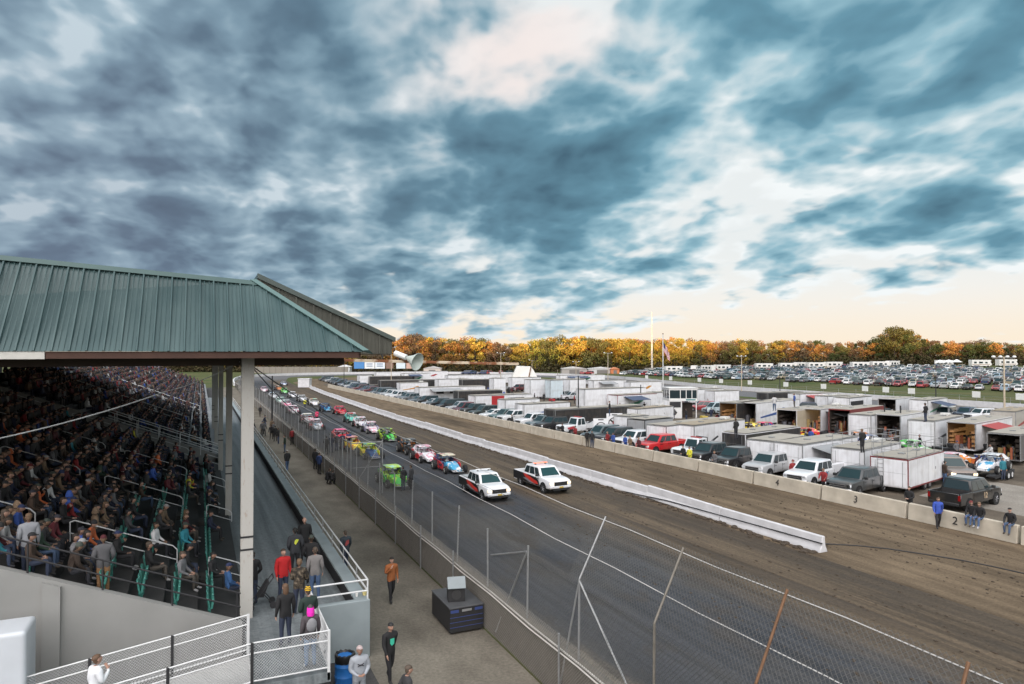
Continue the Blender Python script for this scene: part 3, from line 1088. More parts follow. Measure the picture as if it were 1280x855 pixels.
b_.box(XB, XE - 0.3, YE + 0.16 - Y1A, YR - 0.1 - Y1A, ZE - 0.08, ZE - 0.03)
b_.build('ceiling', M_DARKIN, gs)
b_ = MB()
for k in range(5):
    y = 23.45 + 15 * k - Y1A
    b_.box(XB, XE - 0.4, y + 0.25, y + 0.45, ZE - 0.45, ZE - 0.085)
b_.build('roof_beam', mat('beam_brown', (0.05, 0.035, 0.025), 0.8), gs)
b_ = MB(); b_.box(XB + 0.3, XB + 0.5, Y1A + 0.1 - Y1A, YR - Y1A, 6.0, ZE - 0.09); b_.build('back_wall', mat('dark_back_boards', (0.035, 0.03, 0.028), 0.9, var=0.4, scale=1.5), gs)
# sagging service cable under the eave
def sag(p0, p1, s, n=16):
    p0, p1 = Vector(p0), Vector(p1)
    return [p0.lerp(p1, i / n) - Vector((0, 0, s * 4 * (i / n) * (1 - i / n))) for i in range(n + 1)]
b_ = MB()
pA, pB = on_y(-40, 556, 24.0), on_y(208, 489, 24.4)
pC = on_y(300, 452, 23.7)
off = Vector((0, -Y1A, 0))
b_.path(sag(pA + off, pB + off, 0.12), 0.022, 5)
b_.path(sag(pB + off, pC + off, 0.10), 0.012, 5)
b_.build('service_cable', mat('grey_cable', (0.34, 0.36, 0.36), 0.6), gs)
b_ = MB()
q0 = Vector((1.45, 23.3, 9.45)) + off
b_.path(sag(q0, on_y(500, 560, 60) + off, 0.5), 0.02, 5)
b_.path(sag(q0, Vector((9.3, 60, 3.6)) + off, 0.4), 0.02, 5)
b_.build('service_cable', M_DARKSTEEL, gs)

# seats: every empty folding seat that shows
M_SEAT = mat('green_seat_plastic', (0.05, 0.20, 0.165), 0.3, var=0.15)
def seat_mb():
    b_ = MB()
    # tipped-up pan and a curved back; faces +X (towards the track)
    secs = []
    for y in (-0.2, -0.12, 0.12, 0.2):
        c = 0.03 if abs(y) > 0.15 else 0.0
        secs.append([(-0.10 + c, y, 0.38), (-0.06 + c, y, 0.38), (-0.13 + c, y, 0.80 - c), (-0.17 + c, y, 0.80 - c)])
    b_.loft(secs)
    secs = []
    for y in (-0.19, -0.12, 0.12, 0.19):
        c = 0.02 if abs(y) > 0.15 else 0.0
        secs.append([(-0.05, y, 0.40 + c), (0.02, y, 0.40 + c), (0.06, y, 0.72 - c), (0.00, y, 0.73 - c)])
    b_.loft(secs)
    b_.box(-0.08, -0.03, -0.03, 0.03, 0, 0.37)
    b_.box(-0.12, -0.07, -0.025, 0.025, 0.3, 0.45)
    return b_
SEAT = seat_mb()
seat_me = SEAT.mesh('seat', [M_SEAT], bevel=0.012)

OCC = (0.06, 0.14, 0.26, 0.50, 0.80, 0.9, 0.93, 0.95)
taken, free = [], []
rs = random.Random(5)
for k in range(15):
    n = 0
    for i in range(66):
        y = Y1A + 0.45 + 0.52 * i
        if y > Y1B - 0.3: break
        if any(abs(y - a) < 0.62 for a in AISLES): continue
        n += 1
        x = rowx(k)
        # seen by the camera (with a margin)?
        if x < -0.225 * y - 0.8: continue
        p = OCC[min(k, 7)]
        if y > 38: p = min(0.93, p + 0.18)
        if y < 25.5 and k < 4: p = 0.0
        (taken if rs.random() < p else free).append((k, n, x, y))
free.sort(key=lambda t: t[3] + 0.6 * abs(t[2]))
for k, n, x, y in free[:98]:
    o = link('seat', seat_me, gs)
    o.location = (x, y - Y1A, floorz(k))
b_ = MB()
for k, n, x, y in free[98:]:
    b_.add(SEAT, Matrix.Translation((x, y - Y1A, floorz(k))))
o = b_.build('seats', M_SEAT, gs); o['kind'] = 'stuff'

# ================================================================== platform in front of the stand
M_PLAT = soil_mat('platform_boards', (0.115, 0.132, 0.138), (0.205, 0.226, 0.232), 0.5, (7, 0.18, 1), 0.3, 0.15, 0.6)
M_BLUEGREY = mat('bluegrey_painted_concrete', (0.235, 0.275, 0.285), 0.8, var=0.2, scale=1.5, bump=0.08)
ZP = 1.40
pl = thing('spectator_platform', 'raised grey viewing platform with a low parapet and white rails before the stand', 'platform', (0, 22.3, 0))
b_ = MB(); b_.box(1.403, 4.60, 0.0, 120, 0, ZP); b_.build('platform_deck', M_PLAT, pl)
b_ = MB(); b_.box(4.603, 5.06, 0.02, 120, 0, 1.86); b_.build('parapet', M_BLUEGREY, pl, bevel=0.02)
b_ = MB(); b_.box(4.56, 4.60, 0.03, 119.9, ZP + 0.003, 1.80); b_.build('parapet_inner_face', mat('black_inner_face', (0.012, 0.012, 0.013), 0.8), pl)  # thin black sheet over the parapet's inner side
b_ = MB(); b_.box(3.42, 5.06, -0.22, 0.017, 0.02, 1.86); b_.build('end_block', M_BLUEGREY, pl, bevel=0.02)
b_ = MB()
for z in (2.12, 2.47):
    b_.tube((5.0, -0.1, z), (5.0, 100, z), 0.028, 7)
    b_.tube((5.0, -0.1, z), (3.3, -0.1, z), 0.028, 7)
b_.build('guard_rail', M_WHITEPIPE, pl)
for k in range(40):
    y = 1.6 + 2.4 * k
    b_ = MB(); b_.tube((5.0, y, 1.84), (5.0, y, 2.47), 0.024, 6); b_.build('guard_post', M_GALV, pl)
b_ = MB(); b_.tube((5.0, -0.1, 1.84), (5.0, -0.1, 2.47), 0.028, 6); b_.build('guard_post', M_WHITEPIPE, pl)

# landing and ramp, chain-link sided
rp = thing('access_ramp', 'ramp and landing with chain-link sides and white pipe rails', 'ramp', (0, 18.5, 0))
SL = 0.14
M_WIREL = mat('bright_wire', (0.42, 0.43, 0.43), 0.5, 0.4)
b_ = MB()
b_.prism([(1.3, 1.15), (1.3, ZP - 0.003), (3.2, ZP - 0.003), (3.2, 1.15)], 0, 3.79)
b_.build('landing', M_PLAT, rp)
b_ = MB()
b_.prism([(1.297, 1.15), (1.297, ZP - 0.006), (-9, ZP - SL * 10.3), (-9, ZP - SL * 10.3 - 0.2)], 0, 2.05)
b_.build('ramp_slope', M_CONC, rp)
b_ = MB()
for x, y in ((3.1, 0.1), (3.1, 3.6), (1.4, 0.1), (1.4, 2.0)):
    b_.box(x - 0.06, x + 0.06, y - 0.06, y + 0.06, 0, 1.148)
b_.build('prop', M_DARKSTEEL, rp)
def railrun(y, xa, xb, name_parent):
    zf = lambda x: ZP + min(0, SL * (x - 1.3))
    b_ = MB()
    for dz in (0.12, 0.82, 1.08):
        pts = [(xa, y, zf(xa) + dz)] + ([(1.3, y, ZP + dz)] if xa > 1.3 else []) + [(xb, y, zf(xb) + dz)]
        b_.path(pts, 0.021, 7)
    b_.build('rail', M_WHITEPIPE, name_parent)
    x = xa
    while x > xb:
        c = MB(); c.box(x - 0.035, x + 0.035, y - 0.03, y + 0.03, zf(x) - 0.2, zf(x) + 1.1)
        c.build('rail_post', M_DARKSTEEL if x < xa else M_WHITEPIPE, name_parent)
        x -= 1.9
    b_ = MB()
    if xa > 1.3:
        chainlink(b_, (1.3, y, ZP + 0.12), (1, 0, 0), xa - 1.3, (0, 0, 1), 0.95, 0.075, 0.006)
    chainlink(b_, (1.3, y, ZP + 0.12), (-1, 0, -SL), 1.3 - xb, (0, 0, 1), 0.95, 0.075, 0.006)
    b_.build('wire_mesh', M_WIREL, name_parent)
railrun(0.03, 3.15, -7.5, rp)
railrun(2.08, 1.28, -7.5, rp)
b_ = MB()
for dz in (0.12, 0.82, 1.08):
    b_.tube((3.15, 0.03, ZP + dz), (3.15, 3.7, ZP + dz), 0.021, 7)
b_.tube((3.15, 1.8, ZP), (3.15, 1.8, ZP + 1.08), 0.024, 6); b_.tube((3.15, 0.9, ZP + 0.1), (3.15, 0.03, ZP + 0.72), 0.02, 6)
b_.build('rail', M_WHITEPIPE, rp)
b_ = MB(); chainlink(b_, (3.15, 0.03, ZP + 0.12), (0, 1, 0), 3.6, (0, 0, 1), 0.95, 0.075, 0.006); b_.build('wire_mesh', M_WIREL, rp)

# white box trailer end beside the ramp
bt = thing('box_trailer', 'plain white rounded box trailer parked beside the grey stand wall', 'trailer', (-5.2, 21.3, 0))
b_ = MB(); b_.box(-2.4, 1.35, -0.9, 0.3, 0.5, 2.95); b_.build('body', mat('white_gelcoat', (0.50, 0.53, 0.56), 0.4, var=0.06), bt, bevel=0.12, segs=4, smooth=True)
for sx in (-1.2, 0.4):
    b_ = MB(); b_.tube((sx, -0.88, 0.36), (sx, -0.66, 0.36), 0.36, 16); b_.build('wheel', M_DARKSTEEL, bt)

# cups left on the parapet end
for px, py, h, m, lab in ((446, 745.5, 0.15, mat('white_paper_cup', (0.8, 0.79, 0.76), 0.6), 'tall white paper cup left standing on the grey parapet end'),
                          (457, 743.5, 0.10, mat('yellow_tub', (0.62, 0.52, 0.22), 0.6), 'yellowish food tub on the outer corner of the grey parapet')):
    p = at(px, py, 1.862)
    b_ = MB(); b_.tube((0, 0, 0), (0, 0, h), 0.034 if h > 0.12 else 0.06, 12, r1=0.046 if h > 0.12 else 0.075)
    b_.tube((0, 0, h), (0, 0, h + 0.012), 0.05 if h > 0.12 else 0.08, 12)
    o = b_.build('paper_cup' if h > 0.12 else 'food_tub', m); o.location = (min(p.x, 4.98), max(p.y, 22.2), 1.862)
    tag(o, lab, 'cup' if h > 0.12 else 'food tub')

# blue barrel with a black liner
p = at_depth(431, 815, 20.2)
br = thing('rubbish_barrel', 'blue plastic barrel with black bin liner below the grey parapet end', 'barrel', (p.x, p.y, 0))
b_ = MB()
prof = [(0.26, 0), (0.285, 0.05), (0.285, 0.28), (0.295, 0.30), (0.285, 0.32), (0.285, 0.58), (0.295, 0.60), (0.285, 0.62), (0.285, 0.86), (0.27, 0.88)]
b_.loft([[(r * math.cos(2 * PI * j / 20), r * math.sin(2 * PI * j / 20), z) for j in range(20)] for r, z in prof])
b_.build('drum', mat('blue_plastic', (0.02, 0.14, 0.42), 0.4, var=0.12), br, smooth=True)
b_ = MB()
prof = [(0.292, 0.72), (0.30, 0.78), (0.298, 0.88), (0.285, 0.93), (0.24, 0.94), (0.20, 0.86), (0.1, 0.84)]
b_.loft([[(r * (1 + 0.05 * math.sin(5 * j + 9 * z)) * math.cos(2 * PI * j / 24), r * (1 + 0.05 * math.cos(7 * j)) * math.sin(2 * PI * j / 24), z + 0.02 * math.sin(3 * j)) for j in range(24)] for r, z in prof])
b_.build('bin_liner', mat('black_bin_bag', (0.012, 0.012, 0.013), 0.3), br, smooth=True)

# black flight case with a monitor speaker on top
cr = thing('equipment_crate', 'large black crate with blue tape strips standing by the walkway fence', 'crate', (8.58, 23.6, 0))
M_BLK = mat('black_case_panel', (0.016, 0.016, 0.017), 0.65, var=0.4, scale=3)
b_ = MB(); b_.box(-0.62, 0.62, -1.02, 1.02, 0.08, 0.90); b_.build('case_body', M_BLK, cr, bevel=0.015)
b_ = MB(); b_.box(-0.64, 0.64, -1.04, 1.04, 0.902, 0.95); b_.build('lid', mat('dusty_case_lid', (0.06, 0.062, 0.066), 0.7, var=0.3), cr, bevel=0.012)
b_ = MB()
for z in (0.25, 0.42, 0.59): b_.box(-0.625, 0.625, -1.028, -1.02, z, z + 0.02)
for x0 in (-0.6, 0.3): b_.box(x0, x0 + 0.3, -1.03, -1.021, 0.76, 0.86, 0)
b_.build('tape_strip', mat('blue_tape', (0.03, 0.05, 0.16), 0.6), cr)
b_ = MB(); b_.box(-0.18, 0.18, -1.032, -1.022, 0.77, 0.85); b_.build('latch', M_GALV, cr)
for sx in (-0.5, 0.5):
    for sy in (-0.9, 0.9):
        b_ = MB(); b_.tube((sx - 0.03, sy, 0.05), (sx + 0.03, sy, 0.05), 0.05, 10); b_.build('caster', M_DARKSTEEL, cr)
spk = thing('stage_monitor', 'black wedge monitor with tilted grey plate standing on the black crate', 'speaker', (8.45, 23.35, 0.952))
spk.rotation_euler = (0, 0, -0.25)
b_ = MB()
b_.prism([(-0.30, 0), (0.30, 0), (0.30, 0.42), (-0.05, 0.62), (-0.30, 0.62)], -0.28, 0.28); b_.build('cabinet', M_BLK, spk, bevel=0.012)
b_ = MB(); M_ = Matrix.Translation((0, -0.22, 0.66)) @ Matrix.Rotation(math.radians(50), 4, 'X'); b_.box(-0.32, 0.32, -0.22, 0.22, -0.02, 0.02, M=M_); b_.build('tilted_plate', mat('grey_plate', (0.19, 0.22, 0.23), 0.5, var=0.15), spk)
b_ = MB(); b_.tube((0, -0.283, 0.25), (0, -0.295, 0.25), 0.17, 18); b_.build('speaker_cone', mat('black_cone', (0.03, 0.03, 0.03), 0.5), spk)

# ================================================================== dark gabled canopy, boom and horn loudspeaker
YC = 27.0
cp = thing('canopy_roof', 'dark olive ribbed gable end of a second roof behind the teal hip', 'roof', (0, YC, 0))
_a, _b = on_y(322, 347.5, YC), on_y(490, 425, YC)
TL, TR = (_a.x, _a.z), (_b.x, _b.z)
bot = 9.78
b_ = MB()
b_.prism([(TL[0], bot + 0.02), (TR[0] - 0.0, bot), (TR[0], TR[1]), TL], 0, 0.06)
sl = (TR[1] - TL[1]) / (TR[0] - TL[0])
x = TL[0] + 0.1; i = 0
while x < TR[0]:
    w = 0.035 if i % 4 == 0 else 0.012
    h = 0.06 if i % 4 == 0 else 0.025
    b_.box(x - w, x + w, -h, -0.001, bot + 0.02, TL[1] + sl * (x - TL[0]) - 0.05)
    x += 0.16; i += 1
b_.build('gable_panel', M_OLIVE, cp)
b_ = MB()
b_.prism([(TL[0], TL[1] - 0.02), (TR[0] + 0.12, TR[1] - 0.07), (TR[0] + 0.12, TR[1] + 0.10), (TL[0], TL[1] + 0.17)], -0.12, 0.3)
b_.build('verge_trim', mat('dull_teal_trim', (0.060, 0.078, 0.070), 0.6, var=0.3), cp)
b_ = MB()
b_.loft([[(TL[0], 0.303, TL[1] + 0.15), (TR[0], 0.303, TR[1] + 0.08), (TR[0], 0.303, TR[1] - 0.02), (TL[0], 0.303, TL[1])], [(TL[0], 9, TL[1] + 0.15), (TR[0], 9, TR[1] + 0.08), (TR[0], 9, TR[1] - 0.02), (TL[0], 9, TL[1])]])
b_.build('roof_sheet', M_TEALDK, cp)
b_ = MB(); b_.box(TL[0], TR[0] - 0.02, 0.07, 8.9, bot - 0.06, bot - 0.002); b_.build('soffit', mat('tan_soffit', (0.22, 0.175, 0.12), 0.8, var=0.25), cp)

bm_ = thing('boom', 'long rusty steel boom with flaking white paint reaching out over the track', 'boom', (2.0, 26.7, 9.62))
def flaky():
    m, nt, b = newmat('flaking_paint')
    b.inputs['Roughness'].default_value = 0.85
    tc = N(nt, 'ShaderNodeTexCoord')
    a = N(nt, 'ShaderNodeTexNoise'); a.inputs['Scale'].default_value = 1.4; a.inputs['Detail'].default_value = 7
    nt.links.new(tc.outputs['Object'], a.inputs['Vector'])
    r = N(nt, 'ShaderNodeValToRGB'); e = r.color_ramp.elements
    e[0].position, e[0].color = 0.46, (0.20, 0.075, 0.03, 1)
    e[1].position, e[1].color = 0.56, (0.55, 0.46, 0.34, 1)
    nt.links.new(a.outputs['Fac'], r.inputs[0]); nt.links.new(r.outputs[0], b.inputs['Base Color'])
    return m
end = on_y(648, 455, 26.7)
b_ = MB()
dz = end.z - 9.62
b_.loft([[(0, -0.06, -0.055), (0, 0.06, -0.055), (0, 0.06, 0.055), (0, -0.06, 0.055)], [(end.x - 2.0, -0.06, dz - 0.055), (end.x - 2, 0.06, dz - 0.055), (end.x - 2, 0.06, dz + 0.055), (end.x - 2, -0.06, dz + 0.055)]])
b_.build('beam', flaky(), bm_, bevel=0.01)
b_ = MB(); b_.tube((1.0, 0, 0.05), (1.0, 0.3, 0.16), 0.03, 6); b_.tube((4.6, 0, -0.02), (4.6, 0.3, 0.16), 0.03, 6); b_.build('hanger', M_DARKSTEEL, bm_)
hc = on_y(504, 446, 26.5)
ls = thing('horn_loudspeaker', 'white horn loudspeaker with wide round flare mounted on the rusty boom', 'loudspeaker', hc)
# the horn points towards the seats and a little down: out of the picture to the right
A_ = on_y(494, 441.5, 26.9) - hc
Bv = on_y(521, 452, 26.0) - hc
ax = (Bv - A_).normalized()
b_ = MB(); b_.tube(A_, A_ + ax * 0.60, 0.115, 14); b_.tube(A_ - ax * 0.03, A_, 0.08, 14)
b_.build('driver', mat('white_enamel', (0.66, 0.68, 0.67), 0.45, var=0.12), ls, bevel=0.01)
b_ = MB()
n = 28
o1 = ax.orthogonal().normalized(); o2 = ax.cross(o1)
Lh = (Bv - A_).length
secs = []
for t, r in ((0.58, 0.07), (0.62, 0.10), (0.72, 0.15), (0.86, 0.235), (1.0, 0.345), (1.03, 0.36), (1.035, 0.35), (1.0, 0.325), (0.86, 0.215), (0.72, 0.13), (0.66, 0.05)):
    secs.append([A_ + ax * (Lh * t) + (o1 * math.cos(2 * PI * j / n) + o2 * math.sin(2 * PI * j / n)) * r for j in range(n)])
b_.loft(secs)
b_.build('horn_flare', mat('greenish_white_horn', (0.47, 0.53, 0.49), 0.5, var=0.1), ls, smooth=True)
b_ = MB(); b_.tube(A_ + ax * 0.25 + Vector((0, 0, -0.1)), A_ + ax * 0.25 + Vector((0, 0.1, -0.30)), 0.03, 6); b_.build('bracket', M_DARKSTEEL, ls)

# ================================================================== people
M_SKIN = rand_mat('skin', [(0.36, 0.21, 0.15), (0.40, 0.24, 0.18), (0.30, 0.17, 0.12), (0.38, 0.22, 0.16), (0.24, 0.14, 0.09)], 0.6)
M_HAIR = rand_mat('hair', [(0.02, 0.014, 0.01), (0.05, 0.03, 0.018), (0.012, 0.011, 0.01), (0.13, 0.08, 0.045), (0.07, 0.05, 0.035), (0.03, 0.02, 0.012)], 0.7)
M_TOP = objcol_mat('jacket_cloth', 0.85, var=0.25, scale=6)
M_PANTS = rand_mat('trousers', [(0.03, 0.04, 0.07), (0.018, 0.018, 0.02), (0.05, 0.08, 0.14), (0.02, 0.02, 0.022), (0.07, 0.06, 0.05), (0.035, 0.05, 0.09), (0.022, 0.023, 0.028)], 0.9)
M_SHOE = rand_mat('shoes', [(0.02, 0.02, 0.02), (0.05, 0.04, 0.03), (0.35, 0.35, 0.35), (0.03, 0.03, 0.035)], 0.7)
M_HAT = rand_mat('hat_cloth', [(0.015, 0.015, 0.017), (0.03, 0.03, 0.04), (0.12, 0.02, 0.02), (0.02, 0.03, 0.08), (0.3, 0.3, 0.3), (0.02, 0.02, 0.02), (0.05, 0.06, 0.05)], 0.85)
M_EYE = mat('eye', (0.02, 0.015, 0.012), 0.4)
M_LIP = mat('lips', (0.25, 0.09, 0.08), 0.6)
PM = [M_SKIN, M_HAIR, M_TOP, M_PANTS, M_SHOE, M_HAT, M_EYE, M_LIP]

def arm_pts(side, kind):
    """shoulder, elbow, wrist, palm end, finger direction"""
    s = side
    sh = Vector((0.185 * s, 0, 1.42))
    P = {
        'down': ((0.235, -0.03, 1.15), (0.25, 0.05, 0.91), (0.25, 0.07, 0.84), (0, .2, -1)),
        'swing_f': ((0.235, 0.06, 1.16), (0.23, 0.22, 0.96), (0.225, 0.26, 0.90), (0, .5, -1)),
        'swing_b': ((0.24, -0.13, 1.17), (0.25, -0.20, 0.92), (0.25, -0.20, 0.85), (0, 0, -1)),
        'front': ((0.25, 0.02, 1.15), (0.10, 0.24, 1.06), (0.05, 0.27, 1.07), (-1, .2, 0)),
        'pocket': ((0.27, -0.06, 1.16), (0.20, 0.10, 0.97), (0.17, 0.14, 0.93), (-.4, .6, -.7)),
        'mouth': ((0.25, 0.05, 1.17), (0.12, 0.24, 1.36), (0.07, 0.22, 1.44), (-.5, -.2, .8)),
        'reach': ((0.24, 0.18, 1.24), (0.20, 0.42, 1.14), (0.19, 0.49, 1.12), (0, 1, -.2)),
        'lap': ((0.25, 0.04, 1.17), (0.15, 0.28, 1.03), (0.11, 0.34, 1.01), (-.4, .9, -.1)),
        'knee': ((0.24, 0.12, 1.18), (0.16, 0.38, 1.03), (0.14, 0.45, 1.00), (0, 1, -.3)),
        'up': ((0.28, 0.10, 1.55), (0.22, 0.20, 1.80), (0.21, 0.22, 1.87), (0, .2, 1)),
    }[kind]
    f = lambda q: Vector((q[0] * s, q[1], q[2]))
    d = Vector((P[3][0] * s, P[3][1], P[3][2])).normalized()
    return sh, f(P[0]), f(P[1]), f(P[2]), d

POSES = {
    # legs: list per side of (hip, knee, ankle, toe); dz: drop of the trunk; lean: trunk pitch forward
    'stand': dict(legs='stand', arms=('down', 'down'), lean=0.0),
    'walk': dict(legs='walk', arms=('swing_f', 'swing_b'), lean=0.05),
    'hands_front': dict(legs='stand', arms=('front', 'front'), lean=0.04),
    'pocket': dict(legs='stand', arms=('pocket', 'pocket'), lean=0.0),
    'drink': dict(legs='walk', arms=('mouth', 'down'), lean=0.03),
    'reach': dict(legs='stand', arms=('reach', 'reach'), lean=0.12),
    'climb': dict(legs='walk', arms=('up', 'up'), lean=0.1),
    'sit': dict(legs='sit', arms=('lap', 'lap'), lean=0.02),
    'sit_fwd': dict(legs='sit', arms=('knee', 'knee'), lean=0.30),
    'sit_talk': dict(legs='sit', arms=('lap', 'mouth'), lean=-0.03),
    'sit_wall': dict(legs='hang', arms=('knee', 'lap'), lean=0.15),
    'crouch': dict(legs='crouch', arms=('knee', 'lap'), lean=0.35),
}
def skeleton(pose, bulk=1.0):
    p = POSES[pose]
    V, R_, T, E = [], [], [], []
    def add(co, r, tag_, par=None):
        V.append(Vector(co)); R_.append(r if isinstance(r, tuple) else (r, r)); T.append(tag_)
        i = len(V) - 1
        if par is not None: E.append((par, i))
        return i
    legs = p['legs']
    pz = {'stand': 0.93, 'walk': 0.92, 'sit': 0.50, 'hang': 0.98, 'crouch': 0.42}[legs]
    dz = pz - 0.93
    lean = p['lean']
    ML = Matrix.Rotation(-lean, 4, 'X')
    piv = Vector((0, 0, 0.93))
    def tr(v):
        q = Vector(v) - piv
        q = ML @ q
        return q + piv + Vector((0, 0, dz))
    b = bulk
    pel = add(tr((0, 0, 0.95)), (0.155 * b, 0.115 * b), 'pants')
    bel = add(tr((0, 0.005, 1.10)), (0.150 * b, 0.118 * b), 'top', pel)
    che = add(tr((0, 0.0, 1.30)), (0.165 * b, 0.118 * b), 'top', bel)
    col = add(tr((0, -0.01, 1.44)), (0.105 * b, 0.085 * b), 'top', che)
    nek = add(tr((0, 0.0, 1.53)), 0.055, 'skin', col)
    for s, ak in ((1, p['arms'][0]), (-1, p['arms'][1])):
        sh, el, wr, pa, fd = arm_pts(s, ak)
        sh, el, wr, pa = tr(sh), tr(el), tr(wr), tr(pa)
        fd = ML.to_3x3() @ fd
        i0 = add(sh, 0.078 * b, 'top', col)
        i1 = add(el, 0.054 * b, 'top', i0)
        i2 = add(wr, 0.036, 'top', i1)
        i3 = add(pa, (0.036, 0.018), 'skin', i2)
        side = Vector((s, 0, 0)) if abs(fd.x) < 0.7 else Vector((0, 0, 1))
        across = fd.cross(side).normalized()
        if abs(fd.z) > 0.7: across = Vector((0, 1, 0))
        for k, ln in enumerate((0.070, 0.082, 0.076, 0.060)):
            o = across * (0.027 - 0.018 * k)
            f1 = add(pa + fd * 0.05 + o, 0.0095, 'skin', i3)
            curl = (fd - side * 0.55).normalized()
            add(pa + fd * 0.05 + o + curl * ln * 0.75, 0.0085, 'skin', f1)
        t1 = add(pa - fd * 0.02 + across * 0.045, 0.011, 'skin', i3)
        add(pa + fd * 0.025 + across * 0.062, 0.0095, 'skin', t1)
    for s in (1, -1):
        if legs == 'stand':
            L_ = [(0.09, 0, 0.86), (0.105, 0.015, 0.49), (0.115, -0.03, 0.09), (0.135, 0.13, 0.04)]
        elif legs == 'walk':
            L_ = [(0.09, 0.02, 0.86), (0.10, 0.17, 0.50), (0.10, 0.20, 0.09), (0.11, 0.36, 0.06)] if s > 0 else [(0.09, -0.02, 0.86), (0.10, -0.06, 0.49), (0.10, -0.30, 0.13), (0.11, -0.20, 0.04)]
        elif legs == 'sit':
            L_ = [(0.10, 0.06, 0.49), (0.14, 0.47, 0.53), (0.15, 0.46, 0.09), (0.17, 0.62, 0.04)]
        elif legs == 'hang':
            L_ = [(0.10, 0.06, 0.97), (0.13, 0.45, 0.98), (0.13, 0.46 - 0.06 * s, 0.55), (0.14, 0.60 - 0.06 * s, 0.48)]
        else:
            L_ = [(0.11, 0.03, 0.40), (0.18, 0.40, 0.55), (0.15, 0.12, 0.10), (0.17, 0.28, 0.04)]
        L_ = [Vector((x * s, y, z)) for x, y, z in L_]
        i0 = add(L_[0], 0.098 * (0.5 + 0.5 * b), 'pants', pel)
        i1 = add(L_[1], 0.068, 'pants', i0)
        i2 = add(L_[2], 0.050, 'pants', i1)
        i3 = add(L_[3], (0.045, 0.036), 'shoe', i2)
    head_c = tr((0, 0.025, 1.655))
    return V, R_, T, E, head_c, ML

MI = dict(skin=0, hair=1, top=2, pants=3, shoe=4, hat=5)
def head_mb(style, long_hair=False):
    b_ = MB()
    nu, nv = 16, 12
    secs = []
    for i in range(nv + 1):
        ph = -PI / 2 + PI * i / nv
        rr = max(0.03, math.cos(ph))
        z = math.sin(ph)
        sec = []
        for j in range(nu):
            a = 2 * PI * j / nu
            x, y = math.cos(a) * rr, math.sin(a) * rr
            jaw = 1.0 if z > -0.2 else 1.0 - 0.28 * (-0.2 - z) / 0.8
            px, py, pz_ = 0.077 * x * jaw, 0.098 * y * (1.0 if y < 0 else 0.96), 0.118 * z
            if j == 4 and -0.30 < z < 0.12: py += 0.024          # nose
            if j in (3, 5) and 0.1 < z < 0.35: py -= 0.006         # eye sockets
            if j == 4 and z < -0.75: py += 0.012                   # chin
            sec.append((px, py, pz_))
        secs.append(sec)
    k0 = len(b_.f)
    b_.loft(secs, 0)
    # hair on the skull
    for fi in range(k0, len(b_.f)):
        c = sum((Vector(b_.v[v]) for v in b_.f[fi]), Vector()) / len(b_.f[fi])
        z, y = c.z / 0.118, c.y / 0.098
        if style == 'bald':
            continue
        if z > 0.52 + 0.25 * max(0, y) or (y < 0.1 and z > -0.35 + 0.4 * y + (0.25 if y > -0.2 else 0)):
            b_.m[fi] = 1
            for v in b_.f[fi]:
                pass
    for s in (1, -1):
        b_.sphere((0.078 * s, -0.005, 0.0), 0.012, 0.022, 0.032, 6, 5, 0)      # ears
        b_.sphere((0.030 * s, 0.086, 0.022), 0.012, 0.006, 0.007, 6, 4, 6)     # eyes
    b_.sphere((0, 0.091, -0.052), 0.024, 0.006, 0.007, 6, 4, 7)                # mouth
    def dome(r, z0, m, top=0.135, yo=0.0):
        secs = []
        for i in range(6):
            t = i / 5
            rr = math.cos(t * PI / 2) if i < 5 else 0.06
            secs.append([(r * 0.84 * rr * math.cos(2 * PI * j / 14), yo + r * 1.02 * rr * math.sin(2 * PI * j / 14), z0 + (top - z0) * math.sin(t * PI / 2)) for j in range(14)])
        b_.loft(secs, m)
    if style == 'cap':
        dome(0.106, 0.035, 5, 0.132)
        b_.loft([[(0.068 * x, 0.085 + 0.085 * y, 0.045 - 0.01 * y + dz_) for x, y in ((-1, 0), (-.85, .6), (-.4, 1), (.4, 1), (.85, .6), (1, 0))] for dz_ in (0.0, 0.012)], 5)
    elif style == 'beanie':
        dome(0.110, 0.015, 5, 0.155)
    elif style == 'hood':
        dome(0.122, -0.10, 2, 0.145, -0.018)
    elif style in ('hair', 'long'):
        dome(0.104, 0.052, 1, 0.128, -0.008)
    if style == 'long' or long_hair:
        b_.sphere((0, -0.055, -0.06), 0.088, 0.06, 0.19, 10, 8, 1)
    return b_

